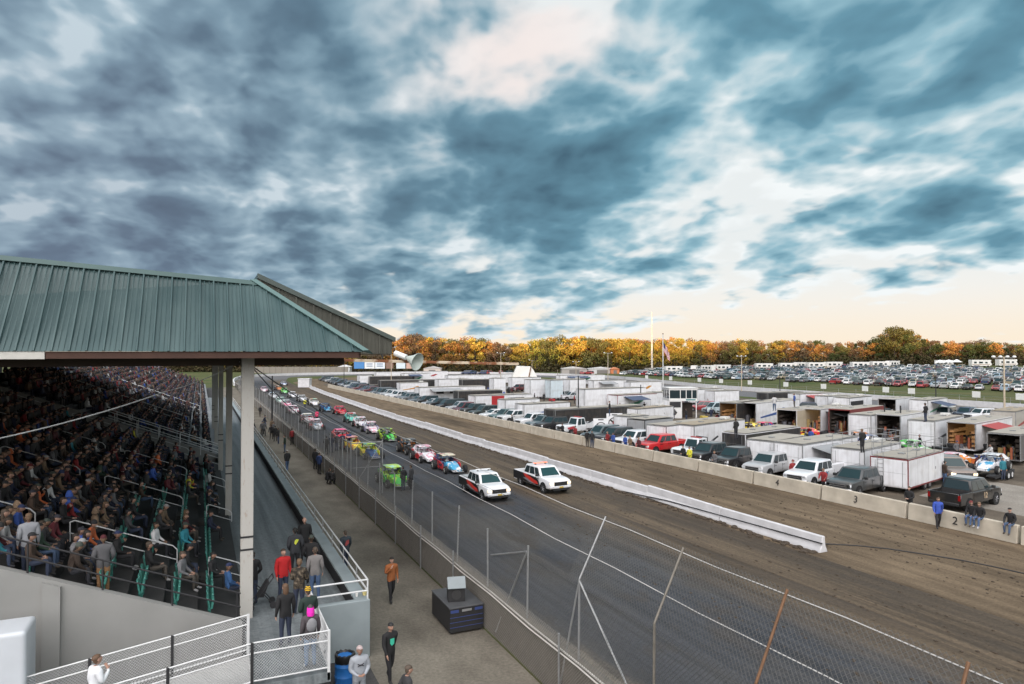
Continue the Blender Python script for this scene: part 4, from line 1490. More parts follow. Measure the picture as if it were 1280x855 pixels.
PERSON = {}
def person_mesh(pose, style='hair', bulk=1.0, low=False, turn=0.0, nod=0.0):
    fine = not low and not pose.startswith('sit')
    key = (pose, style, round(bulk, 2), low, round(turn, 2), round(nod, 2))
    if key in PERSON:
        return PERSON[key]
    V, R_, T, E, hc, ML = skeleton(pose, bulk)
    me = bpy.data.meshes.new('figure')
    me.from_pydata([tuple(v) for v in V], E, [])
    o = bpy.data.objects.new('figure', me)
    COL.objects.link(o)
    o.modifiers.new('skin', 'SKIN').branch_smoothing = 0.3
    o.modifiers[0].use_smooth_shade = True
    for i, sv in enumerate(me.skin_vertices[0].data):
        sv.radius = R_[i]
        sv.use_root = i == 0
    if not low:
        ss = o.modifiers.new('sub', 'SUBSURF'); ss.levels = 2 if fine else 1; ss.render_levels = ss.levels
    bpy.context.view_layer.update()
    ev = o.evaluated_get(bpy.context.evaluated_depsgraph_get())
    sm_ = bpy.data.meshes.new_from_object(ev)
    b_ = MB()
    b_.v = [tuple(v.co) for v in sm_.vertices]
    par = {c: p for p, c in E}
    segs = [(V[p], V[c], R_[p][0], R_[c][0], T[p], T[c]) for p, c in E]
    for pl_ in sm_.polygons:
        c = pl_.center
        best, bt = 1e9, 'top'
        for a, q, ra, rq, ta, tq in segs:
            d = q - a
            t = max(0, min(1, (c - a).dot(d) / max(1e-9, d.length_squared)))
            dd = (c - (a + d * t)).length / (ra + (rq - ra) * t + 0.01)
            if dd < best:
                best = dd
                if ta == 'pants' and tq == 'top': bt = 'top' if t > 0.05 else 'pants'
                elif ta == 'top' and tq == 'skin': bt = 'skin' if t > 0.45 else 'top'
                elif ta == 'pants' and tq == 'shoe': bt = 'shoe' if t > 0.12 else 'pants'
                else: bt = tq
        if bt in ('top', 'pants') and pose in ('stand', 'walk', 'hands_front', 'pocket', 'drink', 'reach', 'climb') and abs(c.x) < 0.24 and 0.55 < c.z < 1.05 and not any((c - V[k]).length < 0.09 for k in range(5, len(V)) if T[k] in ('top', 'skin')):
            bt = 'top' if c.z > 0.84 else 'pants'
        b_.f.append(tuple(pl_.vertices)); b_.m.append(MI[bt])
    bpy.data.objects.remove(o); bpy.data.meshes.remove(me); bpy.data.meshes.remove(sm_)
    hb = head_mb(style)
    HM = Matrix.Translation(hc) @ Matrix.Rotation(turn, 4, 'Z') @ Matrix.Rotation(-nod - (0.5 * POSES[pose]['lean']), 4, 'X')
    b_.add(hb, HM)
    out = b_.mesh('person', PM, smooth=True)
    PERSON[key] = out
    PERSON[(key, 'mb')] = b_
    return out

COLOURS = {
    'black': (0.012, 0.012, 0.013), 'charcoal': (0.03, 0.03, 0.032), 'navy': (0.015, 0.02, 0.045), 'dark brown': (0.035, 0.022, 0.015),
    'maroon': (0.07, 0.012, 0.016), 'dark green': (0.018, 0.035, 0.022), 'grey': (0.10, 0.10, 0.105), 'tan': (0.16, 0.11, 0.07), 'red': (0.20, 0.018, 0.02),
    'blue': (0.03, 0.07, 0.26), 'orange': (0.36, 0.09, 0.03), 'white': (0.42, 0.42, 0.42), 'yellow': (0.55, 0.52, 0.04), 'purple': (0.09, 0.03, 0.14), 'teal': (0.02, 0.15, 0.19),
}
COLW = [('black', 34), ('charcoal', 18), ('navy', 12), ('dark brown', 10), ('maroon', 7), ('dark green', 5), ('grey', 8), ('tan', 5), ('red', 3), ('blue', 4), ('orange', 3), ('white', 4), ('purple', 1), ('teal', 1)]
NPEOPLE = [0]
def place(pose, style, loc, face, label, group=None, col='black', bulk=1.0, over=None, turn=0.0, nod=0.0, scale=1.0):
    if not pose.startswith('sit'): bulk = bulk * 1.14
    o = link('person', person_mesh(pose, style, bulk, False, turn, nod))
    o.location = loc
    o.rotation_euler = (0, 0, face)
    o.scale = (scale,) * 3
    c = COLOURS[col] if isinstance(col, str) else col
    restyle(o, over, c)
    tag(o, label, 'person', group)
    NPEOPLE[0] += 1
    return o
def headpos(px, py, zf, h=1.77):
    p = at(px, py, zf + h)
    return Vector((p.x, p.y, zf))
def cloth(name, c, rough=0.85, var=0.2):
    return mat('cloth_' + name, c, rough, var=var, scale=7)
JEANS = cloth('blue_denim', (0.055, 0.095, 0.18), var=0.3)
DKJEANS = cloth('dark_denim', (0.022, 0.030, 0.055), var=0.3)
BLACKP = cloth('black_twill', (0.012, 0.012, 0.014))
TANP = cloth('tan_twill', (0.24, 0.13, 0.06))
LIGHTP = cloth('pale_twill', (0.40, 0.38, 0.34))

# --- seated spectators, nearest ones as figures of their own
SEATED = [('sit', 'hair', 1.22), ('sit', 'cap', 1.3), ('sit_fwd', 'cap', 1.26), ('sit_fwd', 'beanie', 1.3), ('sit_talk', 'hair', 1.2), ('sit', 'hood', 1.35), ('sit', 'long', 1.15), ('sit_fwd', 'long', 1.15), ('sit_talk', 'cap', 1.32)]
taken.sort(key=lambda t: Vector((t[2], t[3], floorz(t[0]) - HCAM)).length)
def wchoice(rs_):
    tot = sum(w for _, w in COLW); v = rs_.random() * tot
    for c, w in COLW:
        v -= w
        if v <= 0: return c
    return 'black'
NIND = 200
rs = random.Random(3)
# bright ones the photograph shows, by pixel: (px, py, colour)
BRIGHT = [(141, 572, 'purple'), (168, 572, 'blue'), (198, 575, 'orange'), (110, 543, 'tan'), (175, 506, 'yellow'), (240, 602, 'yellow'), (220, 532, 'blue'), (217, 660, 'teal'), (238, 655, 'maroon'), (22, 630, 'tan'), (140, 536, 'orange'), (18, 540, 'orange'), (28, 505, 'red'), (97, 500, 'teal'), (245, 620, 'navy'), (268, 690, 'black'), (247, 585, 'maroon')]
chosen = {}
def proj(p):
    d = Vector(p) - EYE
    w = d.dot(_f)
    return 640 + FPX * d.dot(_r) / w, 427.5 - FPX * d.dot(_u) / w
allseats = taken + free
for px, py, c in BRIGHT:
    bi = min(range(len(taken)), key=lambda i: (proj((taken[i][2], taken[i][3], floorz(taken[i][0]) + 0.95))[0] - px) ** 2 + (proj((taken[i][2], taken[i][3], floorz(taken[i][0]) + 0.95))[1] - py) ** 2)
    chosen[taken[bi][:2]] = c
ind = taken[:NIND]
rest = taken[NIND:]
for t in [t for t in rest if t[:2] in chosen]:
    rest.remove(t); ind.append(t)
for k, n, x, y in ind:
    pose, style, bulk = rs.choice(SEATED)
    c = chosen.get((k, n)) or wchoice(rs)
    head = {'hair': '', 'cap': 'capped ', 'beanie': 'beanie-wearing ', 'hood': 'hooded ', 'long': 'long-haired ', 'bald': 'bald '}[style]
    kk = rs.uniform(0.8, 1.7) if c != 'black' else rs.uniform(0.8, 1.6)
    cc = tuple(v * kk for v in COLOURS[c])
    place(pose, style, (x + 0.04, y, floorz(k)), -PI / 2 + rs.uniform(-.35, .35), '%sspectator in %s seated in the %s row, %s seat from the end wall' % (head, c, ordinal(k + 1), ordinal(n)),
          'spectators seated in the covered stand', cc, bulk, scale=rs.uniform(0.94, 1.03))
# the rest of the packed stand, and the far section
lows = []
for pose, style, bulk in SEATED[:7]:
    person_mesh(pose, style, bulk, True)
    lows.append(PERSON[((pose, style, round(bulk, 2), True, 0.0, 0.0), 'mb')])
crowd_mats = [cloth('crowd_' + c.replace(' ', '_'), COLOURS[c]) for c in ('black', 'charcoal', 'navy', 'maroon', 'dark brown', 'grey', 'red', 'blue', 'white', 'tan')]
skin2 = mat('crowd_skin', (0.26, 0.15, 0.11), 0.7)
hair2 = mat('crowd_hair', (0.03, 0.02, 0.013), 0.8)
b_ = MB()
def add_crowd(x, y, z):
    m = rs.choice(lows)
    top = rs.choice((0, 0, 0, 0, 0, 1, 1, 1, 2, 2, 3, 4, 5, 3, 0, 1, 0, 0, 4, 6, 7, 8, 9))
    leg = rs.choice((0, 1, 2, 2))
    mp_ = [10, 11, top, leg, 0, rs.choice((0, 2, 3, 5, 0)), 11, 10]
    b_.add(m, Matrix.Translation((x, y, z)) @ Matrix.Rotation(-PI / 2 + rs.uniform(-.4, .4), 4, 'Z'), mi=mp_)
for k, n, x, y in rest:
    add_crowd(x, y, floorz(k))
tag(b_.build('seated_crowd', crowd_mats + [skin2, hair2], smooth=True), 'packed seated crowd in the further rows under the teal roof', 'crowd', kind='stuff')
b_ = MB()
for k in range(NROW):
    y = Y2A + 0.5
    while y < Y2B - 1:
        y += 0.56 if y < 130 else 1.1
        x = rowx(k)
        if x < -0.20 * y - 1 or x > 3: continue
        if rs.random() > (0.62 if k > 1 else 0.35): continue
        add_crowd(x, y, floorz(k))
tag(b_.build('distant_crowd', crowd_mats + [skin2, hair2], smooth=True), 'distant crowd in the second section beyond the gap', 'crowd', kind='stuff')

# --- named figures: standing spectators by the end wall
GW = 'spectators standing at the end of the stand'
G1 = cloth('heather_grey', (0.24, 0.25, 0.27), var=0.35)
def row_of(px, py, yy):
    p = on_y(px, py, yy)
    k = max(0, min(14, round((X0 - p.x) / PITCHX)))
    return Vector((rowx(k) - 0.1, yy, floorz(k)))
place('stand', 'hair', row_of(60, 650, 24.0), 0.35, 'spectator in mottled pale grey hoodie standing at the end wall, back turned', GW, (0.26, 0.27, 0.29), 1.15, {'trousers': DKJEANS})
place('pocket', 'cap', row_of(120, 672, 23.7), 0.2, 'spectator in charcoal hoodie and tan trousers standing at the end wall', GW, (0.085, 0.085, 0.09), 1.18, {'trousers': TANP, 'hat_cloth': cloth('maroon_hat', (0.07, 0.012, 0.016))})
# --- the platform
GP = 'people standing on the grey platform'
place('stand', 'hair', headpos(354, 686, ZP), PI + 0.35, 'man in bright red zip jacket facing the camera on the platform', GP, (0.42, 0.012, 0.014), 1.14, {'trousers': DKJEANS}, nod=-0.25)
o = place('pocket', 'hair', headpos(369, 660, ZP), 0.15, 'man in charcoal jacket with a yellow emblem on the back, on the platform', GP, (0.035, 0.037, 0.042), 1.22, {'trousers': BLACKP})
b_ = MB()
b_.poly([(-0.08, -0.172, 1.24), (-0.03, -0.176, 1.18), (0.05, -0.176, 1.27), (0.09, -0.172, 1.36), (0.0, -0.175, 1.39), (-0.06, -0.172, 1.34)])
b_.build('emblem', mat('yellow_print', (0.55, 0.60, 0.06), 0.7), o)
place('hands_front', 'bald', headpos(381, 647, ZP), 0.1, 'balding man in black jacket facing away beside the platform parapet', GP, 'black', 1.15, {'trousers': BLACKP})
place('pocket', 'cap', headpos(389, 669, ZP), -0.3, 'person in black with dark cap between the bald man and grey sweater', GP, 'black', 1.1, {'trousers': BLACKP})
place('stand', 'hair', headpos(394, 683, ZP, 1.8), -0.1, 'man in light grey sweater and blue jeans facing away on the platform', GP, (0.17, 0.16, 0.155), 1.1, {'trousers': JEANS})
M_CAMO, nt, b = newmat('camouflage_cloth'); b.inputs['Roughness'].default_value = 0.9
tc_ = N(nt, 'ShaderNodeTexCoord'); nz_ = N(nt, 'ShaderNodeTexNoise'); nz_.inputs['Scale'].default_value = 9; nt.links.new(tc_.outputs['Object'], nz_.inputs['Vector'])
cr_ = N(nt, 'ShaderNodeValToRGB'); cr_.color_ramp.interpolation = 'CONSTANT'; e = cr_.color_ramp.elements
e[0].color = (0.018, 0.014, 0.010, 1); e[1].position = 0.46; e[1].color = (0.055, 0.042, 0.027, 1); e_ = e.new(0.58); e_.color = (0.14, 0.11, 0.08, 1)
nt.links.new(nz_.outputs['Fac'], cr_.inputs[0]); nt.links.new(cr_.outputs[0], b.inputs['Base Color'])
place('hands_front', 'hair', headpos(374, 699, ZP), -0.35, 'person in brown camouflage jacket beside the man in red', GP, (0.05, 0.04, 0.03), 1.15, {'jacket_cloth': M_CAMO, 'trousers': DKJEANS})
place('stand', 'long', headpos(357, 733, ZP, 1.7), 0.2, 'person with long brown hair in black top and jeans on the landing', GP, 'black', 1.05, {'trousers': DKJEANS, 'hair': mat('brown_hair', (0.10, 0.055, 0.03), 0.7)})
M_BEE, nt, b = newmat('striped_knit'); b.inputs['Roughness'].default_value = 0.9
tc_ = N(nt, 'ShaderNodeTexCoord'); wv_ = N(nt, 'ShaderNodeTexWave', bands_direction='Z'); wv_.inputs['Scale'].default_value = 7.5; nt.links.new(tc_.outputs['Object'], wv_.inputs['Vector'])
cr_ = N(nt, 'ShaderNodeValToRGB'); cr_.color_ramp.interpolation = 'CONSTANT'; e = cr_.color_ramp.elements
e[0].color = (0.01, 0.01, 0.01, 1); e[1].position = 0.5; e[1].color = (0.62, 0.38, 0.02, 1)
nt.links.new(wv_.outputs['Fac'], cr_.inputs[0]); nt.links.new(cr_.outputs[0], b.inputs['Base Color'])
place('hands_front', 'beanie', headpos(386, 738, ZP, 1.68), 0.3, 'person in black and yellow striped beanie on the landing', GP, (0.015, 0.03, 0.024), 1.08, {'hat_cloth': M_BEE, 'trousers': BLACKP})
o = place('stand', 'hood', headpos(388, 758, ZP, 1.62), 0.1, 'person in bright pink hood and light jeans at the landing rail', GP, (0.06, 0.05, 0.055), 1.12, {'trousers': cloth('light_denim', (0.16, 0.24, 0.36), var=0.35), 'shoes': mat('white_shoe', (0.6, 0.6, 0.6), 0.6)}, scale=0.93)
b_ = MB(); hb = MB(); 
secs = [[(0.125 * 0.84 * r * math.cos(2 * PI * j / 14), -0.02 + 0.128 * r * math.sin(2 * PI * j / 14), 1.655 + z) for j in range(14)] for r, z in ((0.95, -0.16), (1.03, -0.06), (0.95, 0.03), (0.85, 0.08))]
b_.loft(secs, caps=False); b_.build('pink_hood', mat('hot_pink_cloth', (0.75, 0.02, 0.42), 0.8), o)
b_ = MB(); b_.sphere((0, -0.165, 1.26), 0.15, 0.07, 0.20, 12, 8); b_.build('backpack', mat('grey_pack', (0.20, 0.20, 0.21), 0.8, var=0.4, scale=9), o, smooth=True)
place('sit', 'cap', Vector((0.9, 25.0, ZP)), -PI / 2 + 0.2, 'man in blue shirt and cap seated by the first post', GP, (0.03, 0.09, 0.22), 1.1, {'trousers': DKJEANS})
place('pocket', 'hair', headpos(316, 690, ZP), 0.4, 'person in black standing behind the first roof post', GP, 'black', 1.05)
# folded pushchair by the post
st_ = thing('pushchair', 'black folded pushchair standing beside the first roof post', 'pushchair', headpos(327, 742, ZP, 0.45))
b_ = MB()
for sy in (-0.22, 0.22):
    b_.path([(-0.35, sy, 0.12), (0.0, sy, 0.55), (0.35, sy, 1.0)], 0.016, 6); b_.path([(0.35, sy, 0.12), (0.0, sy, 0.55), (-0.2, sy, 0.75)], 0.016, 6)
b_.tube((0.35, -0.22, 1.0), (0.35, 0.22, 1.0), 0.02, 6); b_.build('frame', M_DARKSTEEL, st_)
b_ = MB(); b_.loft([[(-0.15, -0.2, 0.4), (0.05, -0.2, 0.38), (0.22, -0.2, 0.85), (0.16, -0.2, 0.88)], [(-0.15, 0.2, 0.4), (0.05, 0.2, 0.38), (0.22, 0.2, 0.85), (0.16, 0.2, 0.88)]]); b_.build('seat', cloth('pram_black', (0.02, 0.02, 0.022)), st_)
for sx in (-0.35, 0.35):
    for sy in (-0.25, 0.25):
        b_ = MB(); b_.tube((sx, sy - 0.02, 0.11), (sx, sy + 0.02, 0.11), 0.11, 14); b_.build('wheel', M_DARKSTEEL, st_)
# --- man in white below, on the ramp
place('drink', 'hair', headpos(119, 820, 0.85, 1.74), -PI * 0.35, 'man with brown hair in white shirt walking down the ramp', None, (0.66, 0.68, 0.70), 1.12, {'hair': mat('brown_hair', (0.10, 0.055, 0.03), 0.7)}, nod=-0.35)
# --- the walkway
GK = 'people on the walkway beside the track fence'
def ground_at(px, py): return at(px, py, 0.012)
place('drink', 'hair', ground_at(489, 752), PI + 0.1, 'man in brown-orange work jacket walking towards the camera on the walkway', GK, (0.26, 0.085, 0.025), 1.12, {'trousers': BLACKP})
o = place('walk', 'hair', ground_at(487, 852), PI + 0.25, 'young man in black hoodie with green print walking on the walkway', GK, 'black', 1.04, {'trousers': BLACKP, 'hair': mat('black_hair', (0.008, 0.008, 0.009), 0.6)})
b_ = MB(); b_.poly([(-0.07, 0.158, 1.33), (0.07, 0.158, 1.33), (0.075, 0.162, 1.20), (0.02, 0.162, 1.12), (-0.06, 0.162, 1.16)][::-1]); b_.build('chest_print', mat('mint_print', (0.04, 0.42, 0.28), 0.7), o)
o = place('hands_front', 'cap', headpos(449, 806, 0.012, 1.78), PI + 0.05, 'man in light grey hoodie with dark chest emblem beside the blue barrel', GK, (0.30, 0.32, 0.35), 1.2, {'trousers': cloth('grey_sweatpants', (0.22, 0.24, 0.26)), 'hat_cloth': mat('white_red_cap', (0.42, 0.34, 0.33), 0.8)}, nod=-0.3)
b_ = MB()
for sgn in (1, -1):
    pts = [(-0.085, 0.186, 1.30 + 0.035 * sgn), (-0.03, 0.192, 1.30 + 0.008 * sgn), (0.03, 0.192, 1.30 + 0.008 * sgn), (0.085, 0.186, 1.30 + 0.035 * sgn)]
    b_.path(pts, 0.013, 5)
b_.build('chest_emblem', mat('dark_print', (0.02, 0.02, 0.025), 0.7), o)
place('walk', 'hair', headpos(508, 834, 0.012, 1.72), -PI / 2, 'dark-haired person in dark top walking at the bottom edge of the walkway', GK, 'charcoal', 1.05)
o = place('walk', 'hair', ground_at(432, 712), 0.1, 'man in dark jacket with colourful back print walking away beside the parapet', GK, (0.03, 0.04, 0.05), 1.1, {'trousers': DKJEANS})
b_ = MB(); b_.poly([(-0.10, -0.160, 1.14), (0.0, -0.166, 1.12), (0.11, -0.160, 1.22), (0.10, -0.156, 1.38), (-0.02, -0.160, 1.34)]); b_.build('back_print', mat('red_print', (0.28, 0.05, 0.05), 0.8, var=0.5, scale=14), o)
WK = [(359, 589, 'walk', 'cap', 'black', JEANS, 0.2, 'man in black top and blue jeans walking away beside the platform rail'), (336, 594, 'pocket', 'hair', 'black', BLACKP, 0.0, 'dark figure leaning by the far platform rail'),
      (394, 587, 'stand', 'hair', 'black', BLACKP, -0.8, 'person in black by the fence gate, next to blue jacket'), (399, 593, 'pocket', 'hair', (0.02, 0.04, 0.11), BLACKP, -1.0, 'person in blue jacket looking through the fence by the gate'),
      (365, 556, 'stand', 'hair', 'red', BLACKP, 0.3, 'person in red jacket on the far part of the walkway'), (344, 552, 'pocket', 'cap', 'black', BLACKP, 0.1, 'heavy man in black standing far along the walkway'),
      (328, 545, 'walk', 'cap', 'grey', BLACKP, 2.8, 'person in grey and white top walking far along the walkway')]
for px, py, pose, st2, c, tr_, fc, lab in WK:
    place(pose, st2, ground_at(px, py), fc, lab, GK, c, 1.12, {'trousers': tr_})
place('crouch', 'hair', ground_at(408, 606), -1.2, 'person in black crouching on the walkway against the fence', GK, 'black', 1.1, {'trousers': BLACKP})
place('crouch', 'hair', ground_at(414, 606), -0.8, 'smaller dark figure sitting on the walkway close to the fence', GK, 'charcoal', 1.0, {'trousers': BLACKP}, scale=0.9)
for i in range(12):
    x, y = rs.uniform(5.6, 8.6), rs.uniform(70, 120)
    c = wchoice(rs)
    place(rs.choice(('stand', 'pocket', 'walk')), rs.choice(('hair', 'cap', 'beanie')), (x, y, 0.012), rs.uniform(-2, 2), 'distant spectator in %s on the far walkway, %s along' % (c, ordinal(i + 1)), GK, c, 1.1)
# --- on the track
GT = 'officials and crew standing on the track'
place('pocket', 'hair', ground_at(504, 614), 0.5, 'dark-clothed man with white-printed back in front of the green race car', GT, 'black', 1.1, {'trousers': DKJEANS})
place('stand', 'hair', ground_at(514, 612), 0.8, 'slim person in dark grey beside the green race car', GT, 'charcoal', 1.0, {'trousers': BLACKP})
for px, py, c, tr_, lab in ((408, 568, 'black', BLACKP, 'leftmost dark figure of the group standing behind the fence gate'), (414, 566, 'navy', DKJEANS, 'navy-clothed figure in the group behind the fence gate'), (421, 564, 'charcoal', DKJEANS, 'charcoal-clothed figure in the group behind the fence gate'),
                          (428, 563, 'navy', DKJEANS, 'crew member in navy beside the yellow race car'), (436, 561, (0.02, 0.04, 0.13), LIGHTP, 'crew member in blue top and pale trousers beside the yellow race car')):
    place('pocket', 'cap' if c != 'black' else 'hair', ground_at(px, py), -0.6, lab, GT, c, 1.1, {'trousers': tr_})
place('stand', 'hair', ground_at(381, 511), 0.4, 'official in fluorescent yellow vest standing among the race cars', GT, 'yellow', 1.15)
place('stand', 'hair', ground_at(396, 528), 0.4, 'person in bright pink top standing among the race cars', GT, (0.62, 0.05, 0.13), 1.1, {'trousers': BLACKP})

# ================================================================== vehicles
M_PAINT = objcol_mat('car_paint', 0.28, coat=0.6, var=0.05, scale=2, dirt=0.25)
M_GLASS = mat('tinted_glass', (0.022, 0.034, 0.038), 0.08, var=0.1)
M_GLASSG = mat('greenish_windscreen', (0.016, 0.034, 0.037), 0.10, var=0.1)
M_TYRE = mat('tyre_rubber', (0.014, 0.014, 0.015), 0.85, var=0.3, scale=8)
M_RIM = mat('alloy_rim', (0.28, 0.28, 0.29), 0.35, 0.6)
M_TRIM = mat('black_trim', (0.018, 0.018, 0.019), 0.55)
M_CHROME = mat('chrome', (0.45, 0.45, 0.46), 0.2, 0.85, var=0.1)
M_GCHROME = mat('grille_chrome', (0.40, 0.40, 0.41), 0.25, 0.8, var=0.1)
M_LAMP = mat('headlamp_glass', (0.62, 0.64, 0.66), 0.12, var=0.05)
M_LAMPON = mat('lit_headlamp', (0.9, 0.8, 0.6), 0.2, emit=1.8, ecol=(1.0, 0.75, 0.45))
M_TAIL = mat('tail_lamp_red', (0.20, 0.008, 0.008), 0.25)
M_ARCH = mat('wheel_arch_black', (0.008, 0.008, 0.008), 0.9)
M_BEDLINER = mat('bed_liner', (0.02, 0.02, 0.021), 0.9, var=0.3)

def body_sec(x, hw, zb, zt):
    """one cross-section of a car body: tucked-in sill, slightly barrelled side, rounded shoulder"""
    m = zb + (zt - zb) * 0.45
    pts = [(hw * 0.88, zb), (hw * 0.985, zb + 0.08), (hw, m), (hw * 0.975, zt - 0.07), (hw * 0.90, zt)]
    return [(x, y, z) for y, z in pts] + [(x, -y, z) for y, z in reversed(pts)]

def wheel_mbs(x, y, r, w):
    s = 1 if y > 0 else -1
    t_, rim = MB(), MB()
    n = 20
    prof = [(r * 0.62, -w / 2), (r * 0.92, -w / 2), (r, -w * 0.36), (r, w * 0.36), (r * 0.92, w / 2), (r * 0.62, w / 2)]
    t_.loft([[(x + pr * math.cos(2 * PI * j / n), y + py_, r + pr * math.sin(2 * PI * j / n)) for j in range(n)] for pr, py_ in prof])
    yo = y + s * (w / 2 - 0.02)
    rim.tube((x, yo - s * 0.04, r), (x, yo, r), r * 0.60, 18)
    rim.tube((x, yo, r), (x, yo + s * 0.03, r), r * 0.16, 10)
    for k in range(6):
        a = k * PI / 3
        rim.tube((x + r * 0.12 * math.cos(a), yo + s * 0.012, r + r * 0.12 * math.sin(a)), (x + r * 0.56 * math.cos(a), yo + s * 0.012, r + r * 0.56 * math.sin(a)), 0.028, 5)
    return t_, rim

def inset(pts, k, lift, outward):
    """shrink a planar polygon about its centre and lift it along its normal (pointing like outward)"""
    P_ = [Vector(p) for p in pts]
    c = sum(P_, Vector()) / len(P_)
    n = (P_[1] - P_[0]).cross(P_[2] - P_[0]).normalized()
    if n.dot(Vector(outward)) < 0: n = -n; P_ = P_[::-1]
    return [c + (p - c) * k + n * lift for p in P_]

def vehicle_parts(kind):
    """list of (part, builder, materials, owner) for a vehicle that faces +X and stands on z = 0"""
    out = []
    body, dark, trim = MB(), MB(), MB()
    S = dict(
        pickup=dict(L=5.7, hw=0.99, zt=1.16, zh=1.16, roof=1.83, wb=(1.85, -1.72), r=0.385, cab=(-1.25, 1.46, -1.08, 0.84), bed=True),
        suv=dict(L=4.8, hw=0.95, zt=1.05, zh=1.02, roof=1.76, wb=(1.48, -1.42), r=0.37, cab=(-2.33, 0.98, -2.10, 0.25), bed=False),
        sedan=dict(L=4.7, hw=0.91, zt=0.95, zh=0.90, roof=1.45, wb=(1.42, -1.38), r=0.33, cab=(-1.90, 1.15, -1.15, 0.25), bed=False),
        hatch=dict(L=4.2, hw=0.88, zt=0.95, zh=0.93, roof=1.50, wb=(1.30, -1.28), r=0.32, cab=(-2.03, 1.15, -1.65, 0.25), bed=False),
        van=dict(L=5.2, hw=0.98, zt=1.10, zh=1.02, roof=1.90, wb=(1.65, -1.55), r=0.36, cab=(-2.55, 1.75, -2.45, 1.0), bed=False),
        tow=dict(L=7.2, hw=1.10, zt=1.45, zh=1.55, roof=2.45, wb=(2.4, -1.9), r=0.48, cab=(-0.2, 1.45, -0.1, 1.10), bed=True),
    )[kind]
    L2, hw, zt, zh, roof = S['L'] / 2, S['hw'], S['zt'], S['zh'], S['roof']
    c0, c1, t0, t1 = S['cab']
    zb = 0.36 if kind in ('pickup', 'tow') else 0.26
    if kind == 'tow': zb = 0.6
    x0 = c0 - 0.02 if S['bed'] else -L2 + 0.08
    secs = []
    if not S['bed']:
        secs += [body_sec(-L2 + 0.02, hw * 0.86, zb + 0.12, zt - 0.22), body_sec(-L2 + 0.16, hw * 0.95, zb + 0.02, zt - 0.03)]
    secs += [body_sec(x0 + 0.25, hw, zb, zt), body_sec(c1 - 0.15, hw, zb, zt), body_sec(c1 + 0.12, hw * 0.985, zb, zh + 0.01),
             body_sec(L2 - 0.55, hw * 0.965, zb, zh - 0.04), body_sec(L2 - 0.14, hw * 0.93, zb + 0.04, zh - 0.10), body_sec(L2 - 0.02, hw * 0.88, zb + 0.10, zh - (0.19 if S['bed'] else 0.26))]
    if S['bed']:
        secs[0] = body_sec(x0, hw, zb, zt)
    body.loft(secs)
    # cabin shell
    bw, tw = hw * 0.93, hw * 0.76
    zB = zt - 0.03
    B4 = [(c0, -bw, zB), (c1, -bw, zB), (c1, bw, zB), (c0, bw, zB)]
    T4 = [(t0, -tw, roof - 0.05), (t1, -tw, roof - 0.05), (t1, tw, roof - 0.05), (t0, tw, roof - 0.05)]
    cx = (t0 + t1) / 2
    M4 = [(cx + (x - cx) * 0.97, y * 0.95, roof - 0.018) for x, y, z in T4]
    R4 = [(cx + (x - cx) * 0.86, y * 0.80, roof) for x, y, z in T4]
    body.loft([B4, T4, M4, R4])
    out.append(('body', body, [M_PAINT], None))
    if kind in ('pickup', 'suv', 'sedan', 'van', 'hatch'):
        for s in (1, -1):
            dl = MB()
            xs = [c0 + 0.12, (c0 + c1) * 0.5 - 0.05, c1 - 0.22]
            for xx in xs: dl.box(xx - 0.009, xx + 0.009, *sorted((s * (hw - 0.03), s * (hw + 0.0035))), zb + 0.16, zt - 0.09)
            for xx in xs[1:]: dl.box(xx - 0.32, xx - 0.14, *sorted((s * (hw - 0.03), s * (hw + 0.02))), zt - 0.20, zt - 0.165)
            out.append(('door_seams', dl, [M_TRIM], None))
    # glass
    ws = MB(); ws.poly(inset([(c1, -bw, zB), (c1, bw, zB), (t1, tw, roof - 0.05), (t1, -tw, roof - 0.05)], 0.83, 0.012, (1, 0, 0.5)))
    out.append(('windscreen', ws, [M_GLASSG], None))
    rw = MB(); rw.poly(inset([(c0, -bw, zB), (c0, bw, zB), (t0, tw, roof - 0.05), (t0, -tw, roof - 0.05)], 0.84, 0.012, (-1, 0, 0.3)))
    out.append(('rear_window', rw, [M_GLASS], None))
    for s in (1, -1):
        sw = MB()
        n = 2 if c1 - c0 < 2.4 else 3
        for i in range(n):
            a, b = i / n, (i + 1) / n
            e0 = 0.10 if i == 0 else 0.03
            e1 = 0.10 if i == n - 1 else 0.03
            pb0, pb1 = c0 + (c1 - c0) * a + e0 * 1.2, c0 + (c1 - c0) * b - e1 * 2.2
            pt0_, pt1_ = t0 + (t1 - t0) * a + e0 * 0.8, t0 + (t1 - t0) * b - e1 * 0.8
            za, zc = zB + 0.07, roof - 0.12
            ya = lambda z: (bw + (tw - bw) * (z - zB) / (roof - 0.05 - zB) + 0.009) * s
            q = [(pb0, ya(za), za), (pb1, ya(za), za), (pt1_, ya(zc), zc), (pt0_, ya(zc), zc)]
            sw.poly(q if s < 0 else q[::-1])
        out.append(('side_window', sw, [M_GLASS], None))
